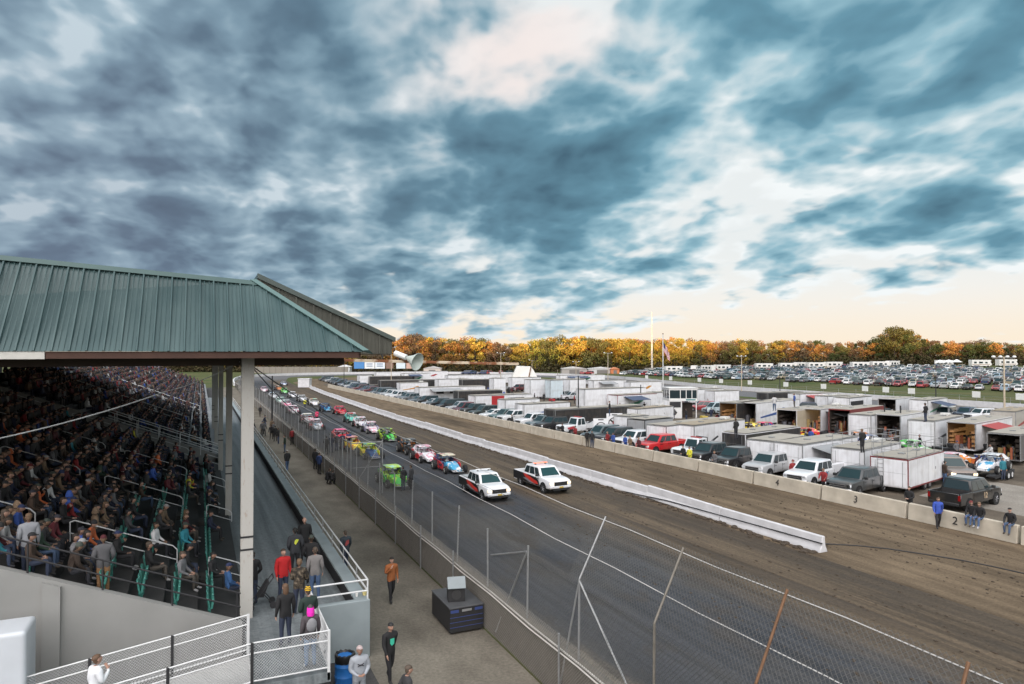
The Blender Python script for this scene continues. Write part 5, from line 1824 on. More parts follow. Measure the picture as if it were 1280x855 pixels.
    # bed
    if S['bed']:
        bd = MB()
        xb0, xb1 = -L2 + 0.05, c0 - 0.04
        if kind == 'tow':
            bd.box(xb0, xb1, -hw, hw, 0.95, 1.15); bd.box(xb0, xb1, -hw, -hw + 0.5, 1.152, 1.62); bd.box(xb0, xb1, hw - 0.5, hw, 1.152, 1.62)
            bd.box(xb0, xb1, -0.5, 0.5, 0.6, 0.948)
            out.append(('service_bed', bd, [M_PAINT], None))
            bo = MB(); bo.tube((xb1 - 0.3, 0, 1.15), (xb0 + 0.3, 0, 2.35), 0.11, 8); bo.tube((xb1 - 0.2, -0.8, 1.6), (xb1 - 0.2, -0.8, 2.5), 0.05, 6); bo.tube((xb1 - 0.2, 0.8, 1.6), (xb1 - 0.2, 0.8, 2.5), 0.05, 6); bo.tube((xb1 - 0.2, -0.8, 2.5), (xb1 - 0.2, 0.8, 2.5), 0.05, 6)
            out.append(('tow_boom', bo, [M_TRIM], None))
        else:
            for s in (1, -1):
                y0, y1 = sorted((s * hw * 0.985, s * (hw * 0.985 - 0.12)))
                bd.box(xb0, xb1, y0, y1, zb + 0.06, zt - 0.01)
            bd.box(xb0 - 0.02, xb0 + 0.05, -hw * 0.86, hw * 0.86, zb + 0.14, zt - 0.015)
            out.append(('bed_walls', bd, [M_PAINT], None))
            bf = MB(); bf.box(xb0 + 0.06, xb1 + 0.02, -hw * 0.86, hw * 0.86, 0.66, 0.72); bf.box(xb1, xb1 + 0.03, -hw * 0.86, hw * 0.86, 0.723, zt - 0.02)
            out.append(('bed_floor', bf, [M_BEDLINER], None))
    # trim: grille, bumpers, lamps, arches
    chb = MB(); gr = MB(); xg = L2 - 0.085
    gr.box(xg, L2 - 0.004, -hw * 0.56, hw * 0.56, zb + 0.30, zh - 0.24)
    if S['bed']:
        for zz in (0.0, 0.5, 1.0): gb = zb + 0.30 + (zh - 0.24 - zb - 0.30) * zz; chb.box(L2 - 0.06, L2 + 0.012, -hw * 0.58, hw * 0.58, gb - 0.018, gb + 0.018)
    gr.box(xg, L2 + 0.075, -hw * 0.72, hw * 0.72, zb - 0.02, zb + 0.125)
    out.append(('grille', gr, [M_TRIM], None))
    if S['bed']: out.append(('grille_bars', chb, [M_GCHROME], len(out) - 1))
    bp = MB(); bp.loft([[(L2 - 0.12, y * 1.02, z), (L2 + (0.07 if abs(y) < hw * .7 else -0.02), y, z), (L2 + (0.07 if abs(y) < hw * .7 else -0.02), y, z + 0.16), (L2 - 0.12, y * 1.02, z + 0.16)] for y in (-hw * 0.93, -hw * 0.6, hw * 0.6, hw * 0.93) for z in (zb + 0.13,)])
    out.append(('front_bumper', bp, [M_CHROME if kind in ('pickup', 'tow') else M_PAINT], None))
    rb = MB(); rb.box(-L2 - 0.08, -L2 + 0.06, -hw * 0.88, hw * 0.88, zb + 0.04, zb + 0.22)
    out.append(('rear_bumper', rb, [M_CHROME if kind == 'pickup' else M_TRIM], None))
    for s in (1, -1):
        hl = MB(); y0, y1 = sorted((s * hw * 0.58, s * hw * 0.905)); hl.box(L2 - 0.30, L2 - 0.02, y0, y1, zh - 0.42, zh - 0.23)
        out.append(('headlight', hl, [M_LAMP], None))
        tl = MB(); y0, y1 = sorted((s * hw * 0.82, s * hw * 0.96)); tl.box(-L2 + 0.0, -L2 + 0.12, y0, y1, zt - 0.42, zt - 0.1)
        out.append(('tail_light', tl, [M_TAIL], None))
        mr = MB(); mr.box(c1 - 0.38, c1 - 0.22, *sorted((s * (hw + 0.03), s * (hw + 0.22))), zt + 0.02, zt + 0.20); mr.tube((c1 - 0.28, s * hw * 0.93, zt + 0.05), (c1 - 0.28, s * (hw + 0.06), zt + 0.09), 0.025, 5)
        out.append(('mirror', mr, [M_TRIM if kind != 'sedan' else M_PAINT], None))
    for x in S['wb']:
        for s in (1, -1):
            y0, y1 = s * (hw - 0.30), s * (hw + 0.006)
            n = 18
            dark = MB()
            dark.tube((x, y0, S['r'] + 0.02), (x, y1, S['r'] + 0.02), S['r'] + 0.055, n)
            out.append(('wheel_arch', dark, [M_ARCH], None))
    for x in S['wb']:
        for s in (1, -1):
            t_, rim = wheel_mbs(x, s * (hw - 0.115), S['r'], 0.25)
            out.append(('wheel', t_, [M_TYRE], None))
            out.append(('rim', rim, [M_RIM], len(out) - 1))
    return out

VP = {}
def vehicle(kind, label, cat, loc, rz, color, group=None, over=None, scale=1.0, name=None):
    if kind not in VP:
        VP[kind] = []
        for nm, mb, ms, own in vehicle_parts(kind):
            bev = {'body': 0.045, 'front_bumper': 0.02, 'rear_bumper': 0.02, 'mirror': 0.03, 'bed_walls': 0.02, 'headlight': 0.02}.get(nm, 0)
            VP[kind].append((nm, mb.mesh(nm, ms, smooth=True, bevel=bev, segs=2 if nm == 'body' else 1), own))
    root = thing(name or {'pickup': 'pickup_truck', 'tow': 'tow_truck', 'suv': 'sport_utility', 'sedan': 'sedan_car', 'hatch': 'hatchback_car', 'van': 'passenger_van'}[kind], label, cat, loc, rz, group)
    root.scale = (scale,) * 3
    made = []
    for nm, me, own in VP[kind]:
        o = link(nm, me, root if own is None else made[own])
        restyle(o, over, color)
        made.append(o)
    return root

_merged = {}
def merged_vehicle(kind):
    """the same vehicle as one mesh, for cars only a few pixels long"""
    if kind not in _merged:
        b_ = MB(); ms = []
        for nm, mb, m, own in vehicle_parts(kind):
            if nm in ('rim', 'mirror', 'bed_floor'): continue
            if m[0] not in ms: ms.append(m[0])
            b_.add(mb, None, mi={0: ms.index(m[0])})
        _merged[kind] = (b_, ms, b_.mesh('parked_car', ms, smooth=True))
    return _merged[kind]

# --- the two pace trucks
W_ = (0.72, 0.73, 0.75)
TRACKDIR = Vector((0, -1, 0))
def heading(dx, dy): return math.atan2(dy, dx)
M_GRBLACK = mat('black_graphic', (0.014, 0.013, 0.014), 0.4)
M_GRRED = mat('red_graphic', (0.55, 0.035, 0.025), 0.4)
M_GRGREY = mat('grey_graphic', (0.20, 0.20, 0.21), 0.4)
def pace_truck(p, rz, label, lit):
    r = vehicle('pickup', label, 'pickup truck', p, rz, W_, 'white pace trucks leading the field', {'chrome': mat('white_bumper', (0.62, 0.63, 0.65), 0.35), 'greenish_windscreen': mat('pace_windscreen', (0.012, 0.045, 0.048), 0.07), 'grille_chrome': M_TRIM, 'headlamp_glass': M_LAMPON}, scale=0.90 if not lit else 0.93, name='pace_truck')
    for s in (1, -1):
        y = s * 1.003
        def panel(nm, pts, m, lift):
            b_ = MB()
            q = [(x, y + s * lift, z) for x, z in pts]
            b_.loft([q, [(x, yy - s * 0.03, z) for x, yy, z in q]])
            b_.build(nm, m, r)
        panel('black_wrap', [(-2.80, 0.52), (-0.6, 0.46), (1.40, 0.48), (1.25, 0.80), (0.85, 1.04), (-0.2, 1.08), (-2.80, 1.13)], M_GRBLACK, 0.004)
        panel('grey_flash', [(-1.15, 0.72), (-0.2, 0.52), (0.85, 0.52), (0.35, 0.62), (-0.6, 0.84)], M_GRGREY, 0.008)
        panel('red_flash', [(-1.15, 1.08), (-0.85, 0.84), (0.55, 0.55), (1.15, 0.55), (1.0, 0.76), (0.3, 0.88), (-0.7, 1.10)], M_GRRED, 0.012)
    b_ = MB(); b_.box(-0.30, -0.08, -0.60, 0.60, 1.92, 1.98)
    o = b_.build('light_bar', mat('amber_red_lightbar', (0.8, 0.2, 0.12), 0.3, emit=0.7, ecol=(1.0, 0.30, 0.14)) if lit else mat('white_lightbar', (0.7, 0.7, 0.7), 0.4), r, bevel=0.015)
    b_ = MB(); b_.box(-0.25, -0.13, -0.5, -0.4, 1.84, 1.918); b_.box(-0.25, -0.13, 0.4, 0.5, 1.84, 1.918); b_.build('mount', M_TRIM, o)
    b_ = MB(); b_.box(2.86, 2.93, -0.17, 0.17, 0.50, 0.62); b_.build('number_plate', mat('yellow_plate', (0.45, 0.32, 0.05), 0.5), r)
    if not lit:
        b_ = MB(); b_.box(-2.78, -1.3, -0.88, 0.88, 1.155, 1.175); b_.build('bed_cover', mat('pale_bed_cover', (0.33, 0.35, 0.36), 0.6), r)
    return r
pA = at(605, 619); pB = at(677, 610)
pace_truck((pA.x, pA.y, 0.012), heading(0.02, -1), 'white pace pickup with pale bed cover and white unlit light bar', False)
pace_truck((pB.x, pB.y, 0.012), heading(0.06, -1), 'white pace pickup with open black bed and glowing red light bar', True)

# --- dirt modified race cars
LIV = {}
def livery(name, c0, c1, scale=1.6, thr=0.5, seed=0.0):
    """two-colour wrapped panels: c0 with torn bands of c1"""
    if name in LIV: return LIV[name]
    m, nt, b = newmat('livery_' + name)
    b.inputs['Roughness'].default_value = 0.35
    b.inputs['Coat Weight'].default_value = 0.3
    tc_ = N(nt, 'ShaderNodeTexCoord'); mp = N(nt, 'ShaderNodeMapping'); mp.inputs['Location'].default_value = (seed, seed * 2.3, seed * 0.7)
    mp.inputs['Rotation'].default_value = (0, 0.6, 0.3)
    mp.inputs['Scale'].default_value = (1, 1.4, 1.6)
    nt.links.new(tc_.outputs['Object'], mp.inputs[0])
    nz = N(nt, 'ShaderNodeTexNoise'); nz.inputs['Scale'].default_value = scale; nz.inputs['Detail'].default_value = 2; nz.inputs['Distortion'].default_value = 0.6
    nt.links.new(mp.outputs[0], nz.inputs['Vector'])
    cr = N(nt, 'ShaderNodeValToRGB'); cr.color_ramp.interpolation = 'CONSTANT'; e = cr.color_ramp.elements
    e[0].color = c0 + (1,); e[1].position = thr; e[1].color = c1 + (1,)
    nt.links.new(nz.outputs['Fac'], cr.inputs[0])
    n2 = N(nt, 'ShaderNodeTexNoise'); n2.inputs['Scale'].default_value = 2.2; n2.inputs['Detail'].default_value = 8; nt.links.new(tc_.outputs['Object'], n2.inputs['Vector'])
    mr = N(nt, 'ShaderNodeMapRange'); mr.inputs[1].default_value = 0.55; mr.inputs[2].default_value = 0.75; mr.inputs[4].default_value = 0.5; nt.links.new(n2.outputs['Fac'], mr.inputs[0])
    mx = N(nt, 'ShaderNodeMix', data_type='RGBA'); nt.links.new(mr.outputs[0], mx.inputs[0]); nt.links.new(cr.outputs[0], mx.inputs[6]); mx.inputs[7].default_value = (0.12, 0.10, 0.08, 1)
    nt.links.new(mx.outputs[2], b.inputs['Base Color'])
    LIV[name] = m
    return m
PH_MAIN, PH_HOOD, PH_ROOF, PH_SIDE = (mat('ph_' + n_, (0.3, 0.3, 0.3)) for n_ in ('main', 'hood', 'roof', 'side'))
def racecar_parts():
    """big-block dirt modified: slab sides, open front wheels, narrow nose, flat roof on raked sail panels. Faces +X"""
    out = []
    # slab side panels, rising to the rear
    for s in (1, -1):
        b_ = MB()
        ol = [(-2.10, 0.42), (-1.72, 0.42), (-0.75, 0.18), (0.35, 0.16), (0.62, 0.30), (0.52, 0.66), (0.05, 0.78), (-0.9, 0.92), (-2.10, 1.02)]
        b_.loft([[(x, s * (0.83 + 0.03 * (z > 0.6)), z) for x, z in ol], [(x, s * 0.80, z) for x, z in ol]])
        out.append(('side_panel', b_, [PH_SIDE], None, 0))
    b_ = MB()   # deck, rear bulkhead, cowl
    b_.loft([[(-2.10, -0.80, 0.98), (-2.10, 0.80, 0.98), (-2.10, 0.80, 0.55), (-2.10, -0.80, 0.55)], [(-1.28, -0.80, 0.945), (-1.28, 0.80, 0.945), (-1.28, 0.80, 0.5), (-1.28, -0.80, 0.5)]])
    b_.box(-1.279, 0.1, -0.80, -0.42, 0.40, 0.80); b_.box(-1.279, 0.1, 0.42, 0.80, 0.40, 0.80)
    out.append(('rear_deck', b_, [PH_MAIN], None, 0.01))
    b_ = MB(); b_.box(-1.28, 0.15, -0.42, 0.42, 0.22, 0.40); b_.box(-0.95, -0.45, -0.25, 0.25, 0.401, 0.78)
    out.append(('cockpit', b_, [M_TRIM], None, 0))
    b_ = MB()   # hood and nose
    def hs(x, w, zb_, zt_): return [(x, -w, zb_), (x, w, zb_), (x, w, zt_ - 0.06), (x, w * 0.8, zt_), (x, -w * 0.8, zt_), (x, -w, zt_ - 0.06)]
    b_.loft([hs(0.08, 0.56, 0.30, 0.83), hs(0.6, 0.52, 0.28, 0.78), hs(1.35, 0.44, 0.25, 0.62), hs(1.95, 0.40, 0.20, 0.44), hs(2.12, 0.40, 0.18, 0.30)])
    out.append(('hood', b_, [PH_HOOD], None, 0.015))
    b_ = MB()   # lower nose and front bumper hoop
    b_.path([(1.9, -0.42, 0.22), (2.26, -0.46, 0.24), (2.26, 0.46, 0.24), (1.9, 0.42, 0.22)], 0.035, 7); b_.path([(2.0, -0.4, 0.40), (2.24, -0.40, 0.40), (2.24, 0.40, 0.40), (2.0, 0.4, 0.40)], 0.028, 7)
    b_.tube((2.25, -0.3, 0.24), (2.25, -0.3, 0.40), 0.025, 6); b_.tube((2.25, 0.3, 0.24), (2.25, 0.3, 0.40), 0.025, 6)
    out.append(('front_bumper', b_, [M_GALV], None, 0))
    b_ = MB()
    b_.path([(-2.05, -0.7, 0.55), (-2.30, -0.7, 0.55), (-2.30, 0.7, 0.55), (-2.05, 0.7, 0.55)], 0.03, 7)
    out.append(('rear_bumper', b_, [M_GALV], None, 0))
    b_ = MB()   # roof: a thin crowned sheet
    b_.loft([[(x, -0.62, z - 0.025), (x, -0.55, z), (x, 0.55, z), (x, 0.62, z - 0.025), (x, 0.55, z - 0.03), (x, -0.55, z - 0.03)] for x, z in ((-1.62, 1.38), (-1.0, 1.42), (-0.35, 1.40), (-0.12, 1.35))])
    out.append(('roof', b_, [PH_ROOF], None, 0))
    for s in (1, -1):   # sail panels
        b_ = MB()
        ol = [(-2.05, 1.0), (-1.15, 0.90), (-1.02, 1.38), (-1.62, 1.36)]
        b_.loft([[(x, s * (0.79 - 0.20 * (z > 1.2)), z) for x, z in ol], [(x, s * (0.765 - 0.20 * (z > 1.2)), z) for x, z in ol]])
        out.append(('sail_panel', b_, [PH_MAIN], None, 0))
    b_ = MB()   # cage
    for s in (1, -1):
        b_.path([(0.30, s * 0.50, 0.78), (-0.16, s * 0.52, 1.33), (-1.05, s * 0.52, 1.36), (-1.15, s * 0.52, 0.6)], 0.024, 6)
        b_.tube((-0.6, s * 0.70, 0.78), (-0.55, s * 0.54, 1.35), 0.02, 6)
    b_.tube((-0.16, -0.52, 1.33), (-0.16, 0.52, 1.33), 0.024, 6); b_.tube((-1.05, -0.52, 1.36), (-1.05, 0.52, 1.36), 0.024, 6)
    out.append(('roll_cage', b_, [M_DARKSTEEL], None, 0))
    b_ = MB(); b_.sphere((-0.72, 0, 0.98), 0.13, 0.12, 0.14, 10, 8); b_.sphere((-0.74, 0, 0.72), 0.16, 0.22, 0.2, 8, 6)
    out.append(('driver_helmet', b_, [mat('helmet_white', (0.45, 0.45, 0.46), 0.3)], None, 0))
    b_ = MB()   # front suspension and side bars
    for s in (1, -1):
        b_.tube((1.45, s * 0.3, 0.30), (1.45, s * 0.82, 0.32), 0.035, 6); b_.tube((1.1, s * 0.35, 0.35), (1.45, s * 0.75, 0.38), 0.022, 5); b_.tube((1.75, s * 0.35, 0.30), (1.45, s * 0.75, 0.30), 0.022, 5)
        b_.path([(0.5, s * 0.84, 0.22), (-0.7, s * 0.90, 0.20), (-0.9, s * 0.86, 0.30)], 0.026, 6)
    b_.tube((-1.32, -0.75, 0.40), (-1.32, 0.75, 0.40), 0.05, 7)
    out.append(('suspension', b_, [M_DARKSTEEL], None, 0))
    for x, y, r, w in ((1.45, 0.92, 0.34, 0.26), (1.45, -0.92, 0.34, 0.26), (-1.32, 0.98, 0.40, 0.38), (-1.32, -0.98, 0.42, 0.42)):
        t_, rim = wheel_mbs(x, y, r, w)
        out.append(('wheel', t_, [M_TYRE], None, 0))
        out.append(('rim', rim, [mat('pale_rim', (0.45, 0.45, 0.42), 0.5)], len(out) - 1, 0))
    return out
RC = []
for nm, mb, ms, own, bev in racecar_parts():
    RC.append((nm, mb.mesh(nm, ms, smooth=True, bevel=bev), own))
def racecar(loc, rz, label, main, hood, roof, side, group='dirt modified race cars lined up on the track'):
    root = thing('race_car', label, 'race car', loc, rz, group)
    root.scale = (0.93,) * 3
    over = {'ph_main': main, 'ph_hood': hood, 'ph_roof': roof, 'ph_side': side}
    made = []
    for nm, me, own in RC:
        o = link(nm, me, root if own is None else made[own])
        restyle(o, over)
        made.append(o)
    return root
c = dict(lime=(0.40, 0.62, 0.03), green=(0.06, 0.48, 0.05), black=(0.014, 0.014, 0.015), white=(0.66, 0.66, 0.68), red=(0.52, 0.02, 0.025), blue=(0.03, 0.12, 0.38), cyan=(0.05, 0.30, 0.50), yellow=(0.70, 0.52, 0.02),
         orange=(0.62, 0.20, 0.03), pink=(0.66, 0.30, 0.38), purple=(0.16, 0.10, 0.32), teal=(0.08, 0.42, 0.36), navy=(0.012, 0.025, 0.09), cream=(0.62, 0.57, 0.42), silver=(0.42, 0.43, 0.45), hot=(0.66, 0.05, 0.18), mint=(0.35, 0.62, 0.48), rust=(0.42, 0.16, 0.07))
def lv(a, b, thr=0.52, sc_=1.6, sd=0.0): return livery('%s_%s_%d_%d' % (a, b, int(thr * 100), int(sd * 10)), c[a], c[b], sc_, thr, sd)
CARS = [  # front-bumper pixel, liveries main/hood/roof/side, label
    (503, 607, ('lime', 'black', .5), ('green', 'lime', .55), ('lime', 'mint', .55), ('green', 'lime', .58), 'lime green and black race car with yellow-green roof, nearest in its lane'),
    (574, 589, ('navy', 'red', .58), ('cyan', 'white', .58), ('cream', 'red', .56), ('red', 'navy', .62), 'race car with cream and red roof and blue hood, right behind the pace trucks'),
    (541, 576, ('white', 'pink', .55), ('white', 'pink', .55), ('pink', 'white', .52), ('red', 'white', .55), 'pink and white race car with red sides, second behind the pace trucks'),
    (522, 566, ('black', 'orange', .6), ('black', 'rust', .6), ('black', 'cream', .56), ('black', 'orange', .55), 'black race car with orange flashes, third behind the pace trucks'),
    (470, 572, ('lime', 'yellow', .5), ('navy', 'cyan', .66), ('lime', 'cyan', .58), ('yellow', 'lime', .55), 'yellow-lime race car with dark navy hood beside the fence gate'),
    (491, 550, ('lime', 'black', .5), ('black', 'green', .52), ('black', 'lime', .56), ('lime', 'black', .56), 'black race car with lime nose and sides in the inner lane'),
    (470, 540, ('white', 'purple', .55), ('pink', 'white', .5), ('white', 'pink', .58), ('purple', 'white', .5), 'white and lilac race car behind the black and lime one'),
    (457, 533, ('white', 'red', .56), ('white', 'pink', .58), ('white', 'pink', .54), ('red', 'white', .5), 'white race car with red sides behind the lilac one'),
    (444, 527, ('teal', 'mint', .52), ('mint', 'teal', .5), ('white', 'red', .52), ('teal', 'black', .6), 'teal race car with white and red roof in the inner lane'),
    (429, 517, ('red', 'hot', .5), ('red', 'black', .6), ('red', 'hot', .52), ('red', 'black', .6), 'all-red race car in the inner lane'),
    (411, 513, ('navy', 'blue', .5), ('cyan', 'navy', .52), ('black', 'blue', .56), ('navy', 'cyan', .58), 'dark blue race car ahead of the pink-topped official'),
    (395, 506, ('cream', 'white', .5), ('white', 'orange', .58), ('mint', 'orange', .54), ('white', 'navy', .6), 'cream race car with orange on its roof behind the dark blue one'),
    (380, 501, ('white', 'silver', .5), ('white', 'silver', .56), ('white', 'silver', .56), ('white', 'navy', .58), 'white race car with silver hood behind the yellow-vested official'),
    (368, 496, ('silver', 'white', .5), ('white', 'purple', .58), ('white', 'silver', .54), ('white', 'red', .6), 'pale silver race car in the middle of the inner lane'),
    (357, 491, ('green', 'lime', .6), ('green', 'white', .58), ('green', 'mint', .58), ('green', 'lime', .56), 'bright green race car far back in the inner lane'),
    (369, 516, ('white', 'hot', .56), ('white', 'hot', .6), ('white', 'hot', .58), ('hot', 'white', .52), 'white race car with hot pink nose and sides in the outer lane'),
    (388, 528, ('white', 'red', .58), ('white', 'red', .56), ('white', 'cream', .5), ('white', 'red', .52), 'white and red race car beside the outer fence'),
    (398, 536, ('white', 'red', .55), ('white', 'cyan', .58), ('pink', 'white', .5), ('red', 'white', .5), 'pale pink-roofed race car with red side by the fence'),
    (432, 551, ('red', 'white', .56), ('red', 'hot', .5), ('pink', 'hot', .5), ('red', 'rust', .52), 'red race car with pale pink roof behind the group of crew'),
    (447, 562, ('yellow', 'red', .58), ('yellow', 'orange', .56), ('pink', 'rust', .52), ('yellow', 'red', .55), 'bright yellow race car with reddish roof behind the lime one'),
    (352, 504, ('mint', 'white', .5), ('white', 'mint', .55), ('white', 'mint', .52), ('teal', 'white', .5), 'mint and white race car by the outer fence'),
    (360, 508, ('white', 'pink', .5), ('hot', 'white', .5), ('silver', 'white', .5), ('white', 'hot', .55), 'silver-roofed race car with pink nose by the outer fence'),
    (350, 487, ('rust', 'black', .5), ('rust', 'orange', .5), ('rust', 'cream', .55), ('black', 'rust', .5), 'rust orange and black race car near the back of the field'),
    (331, 489, ('pink', 'white', .5), ('white', 'pink', .55), ('white', 'pink', .5), ('pink', 'white', .52), 'pale pink race car close to the outer fence far back'),
    (356, 481, ('silver', 'blue', .56), ('white', 'blue', .56), ('silver', 'blue', .58), ('blue', 'white', .5), 'silver and blue race car last in the inner lane'),
    (343, 497, ('white', 'silver', .5), ('silver', 'white', .5), ('white', 'cyan', .6), ('white', 'silver', .5), 'plain white race car in front of the pale pink one'),
]
for i, (px, py, a, b2, r_, s_2, lab) in enumerate(CARS):
    p = at(px, py, 0.3)
    hd = heading(0.0 + 0.02 * math.sin(i * 2.1), -1)
    ctr = Vector((p.x, p.y, 0)) - Vector((math.cos(hd), math.sin(hd), 0)) * 2.2
    ctr.x = max(ctr.x, 11.2)
    racecar((ctr.x, ctr.y, 0.012), hd, lab, lv(*a, sd=i * .7), lv(*b2, sd=i * .7 + 1), lv(*r_, sd=i * .7 + 2), lv(*s_2, sd=i * .7 + 3))

# ================================================================== the pits
def along_wall(px, off):
    d = ray(px, 500)
    t = (38.5 + 0.546 + off) / (d.x + 0.026 * d.y)
    return Vector((d.x * t, d.y * t, 0))
GPIT = 'vehicles parked nose-in along the pit wall'
PV = [  # pixel column of the near front corner, kind, colour, heading offset (deg), label, scale
    (1062, 'pickup', (0.045, 0.05, 0.053), 12, 'dark grey pickup truck beside a white trailer at the pit wall', 1.0),
    (1006, 'pickup', (0.62, 0.64, 0.66), 14, 'white service pickup with blue door mark between silver and dark grey pickups', 1.0),
    (951, 'pickup', (0.36, 0.37, 0.38), 14, 'silver pickup truck with chrome grille in front of the long white trailer', 1.0),
    (908, 'pickup', (0.014, 0.014, 0.016), 14, 'black pickup truck with chrome grille next to the silver pickup', 1.0),
    (874, 'pickup', (0.016, 0.017, 0.02), 14, 'black pickup truck right beside the white tow truck', 1.0),
    (809, 'pickup', (0.46, 0.015, 0.02), 10, 'bright red pickup truck at the pit wall', 1.0),
    (779, 'pickup', (0.62, 0.64, 0.66), 10, 'white crew-cab pickup left of the bright red pickup', 1.0),
    (753, 'suv', (0.03, 0.03, 0.034), 10, 'black sport utility behind two people at the wall', 1.0),
    (737, 'suv', (0.10, 0.13, 0.14), 10, 'grey-green estate car parked behind the dark figures at the wall', 1.0),
    (677, 'pickup', (0.02, 0.02, 0.023), 8, 'black pickup truck left of the white rig with red markings', 1.0),
    (664, 'suv', (0.10, 0.13, 0.14), 8, 'slate grey sport utility between black and white pickups', 1.0),
    (651, 'pickup', (0.60, 0.61, 0.62), 8, 'white pickup truck with dark windows halfway along the pit wall', 1.0),
    (628, 'pickup', (0.56, 0.57, 0.58), 8, 'pale pickup truck in front of the white trailer with ladder', 1.0),
    (617, 'suv', (0.07, 0.12, 0.12), 8, 'dark teal sport utility in front of the trailer with a red panel', 1.0),
    (604, 'sedan', (0.55, 0.57, 0.58), 8, 'white sedan beside the dark teal sport utility', 1.0),
    (591, 'suv', (0.035, 0.05, 0.05), 8, 'dark green utility below the red trailer panel', 1.0),
    (580, 'pickup', (0.025, 0.03, 0.032), 8, 'blackish pickup left of the dark green utility', 1.0),
]
nose = 1.35
for px, kind, colr, yo, lab, sc_ in PV:
    p = along_wall(px, nose)
    hd = PI + math.radians(yo)
    L2 = 2.85 if kind == 'pickup' else 2.4
    ctr = p - Vector((math.cos(hd), math.sin(hd), 0)) * L2 + Vector((0, 1.0, 0))
    r = vehicle(kind, lab, 'pickup truck' if kind == 'pickup' else ('sedan' if kind == 'sedan' else 'SUV'), (ctr.x, ctr.y, 0.006), hd, colr, GPIT)
    if 'service' in lab:
        b_ = MB(); b_.box(-2.7, -0.95, 0.62, 0.985, 0.72, 1.42); b_.box(-2.7, -0.95, -0.985, -0.62, 0.72, 1.42); b_.build('utility_box', mat('white_box_paint', (0.6, 0.61, 0.63), 0.5), r, bevel=0.02)
        b_ = MB(); b_.loft([[(-0.2, 0.996, 0.80), (0.75, 0.996, 0.78), (0.85, 0.996, 0.95), (-0.1, 0.996, 1.0)], [(-0.2, 0.9, 0.80), (0.75, 0.9, 0.78), (0.85, 0.9, 0.95), (-0.1, 0.9, 1.0)]]); b_.build('door_mark', mat('blue_mark', (0.03, 0.2, 0.35), 0.5), r)
        b_ = MB(); b_.tube((-1.6, 0.3, 0.73), (-1.6, 0.3, 1.55), 0.16, 12); b_.build('red_drum', mat('red_drum', (0.4, 0.02, 0.02), 0.5), r)
# further left the row continues as a line of cars
px = 569.0; i = 0
rs = random.Random(17)
KN = {'pickup': 'pickup truck', 'suv': 'SUV', 'sedan': 'sedan', 'hatch': 'hatchback', 'van': 'van'}
FARC = [('dark', (0.025, 0.028, 0.032)), ('white', (0.55, 0.56, 0.57)), ('grey', (0.12, 0.13, 0.14)), ('black', (0.012, 0.012, 0.014)), ('silver', (0.32, 0.33, 0.34)), ('dark blue', (0.02, 0.035, 0.07)), ('maroon', (0.10, 0.015, 0.02))]
while px > 398:
    i += 1
    p = along_wall(px, 1.2) if px > 440 else along_wall(px, 1.2 + (440 - px) * 0.12)
    kind = rs.choice(('pickup', 'suv', 'suv', 'sedan', 'van'))
    cn, cc = rs.choice(FARC + FARC[:1] * 2 + [FARC[3]] * 2)
    if abs(px - 486) < 5: kind, cn, cc = 'pickup', 'white', FARC[1][1]
    hd = PI + math.radians(rs.uniform(2, 12))
    ctr = p - Vector((math.cos(hd), math.sin(hd), 0)) * 2.5
    vehicle(kind, '%s %s at the far pit wall, %s left of the green utility' % (cn, KN[kind], ordinal(i + 1)), KN[kind], (ctr.x, ctr.y, 0.006), hd, cc, GPIT)
    px -= max(3.2, 11.5 * (px - 380) / 190)
# tow trucks
def tow(px, off, lab, yo, sc_, colmark):
    p = along_wall(px, off)
    hd = PI + math.radians(yo)
    ctr = p - Vector((math.cos(hd), math.sin(hd), 0)) * 3.3 + Vector((0, 1.0, 0))
    r = vehicle('tow', lab, 'tow truck', (ctr.x, ctr.y, 0.006), hd, (0.62, 0.64, 0.66), GPIT, scale=sc_)
    b_ = MB()
    for s in (1, -1):
        b_.loft([[(1.7, s * 1.118, 1.0), (2.9, s * 1.1, 0.95), (3.1, s * 1.09, 1.2), (2.0, s * 1.118, 1.38)], [(1.7, s * 1.0, 1.0), (2.9, s * 1.0, 0.95), (3.1, s * 1.0, 1.2), (2.0, s * 1.0, 1.38)]])
    b_.build('side_flash', colmark, r)
    b_ = MB(); b_.box(0.3, 0.6, -0.7, 0.7, 2.47, 2.56); b_.build('beacon_bar', mat('red_beacon', (0.3, 0.03, 0.03), 0.4), r)
    return r
tow(852, 1.2, 'white tow truck with blue side flash between red and black pickups', 10, 0.82, mat('blue_flash', (0.05, 0.22, 0.42), 0.4))
tow(703, 1.5, 'white tow truck with red side flash in front of the black trailer', 8, 0.86, mat('red_flash_paint', (0.35, 0.04, 0.05), 0.4))

# black pickup seen from behind at the right, numbered 12
p0 = at(1188, 641)
hd = math.radians(8)
ctr = Vector((p0.x, p0.y, 0)) + Vector((math.cos(hd), math.sin(hd), 0)) * 2.9 + Vector((0.1, 0.5, 0))
r = vehicle('pickup', 'black pickup with sheen-painted roof and number 12 on its side, facing away from the wall', 'pickup truck', (ctr.x, ctr.y, 0.006), hd, (0.012, 0.012, 0.013), None, {'chrome': M_TRIM})
t_ = link('side_number', text_mesh('12', 0.52), r); t_.data.materials.append(mat('cream_lettering', (0.55, 0.42, 0.28), 0.6))
t_.matrix_local = Matrix.Translation((0.35, -1.003, 0.78)) @ Matrix.Rotation(PI / 2, 4, 'X')
b_ = MB(); b_.box(-0.66, 0.46, -0.70, 0.70, 1.842, 1.862); b_.build('roof_sheen_plate', mat('grey_roof_sheen', (0.30, 0.31, 0.32), 0.3), r, bevel=0.008)  # sheen of the black roof, put in as a pale plate
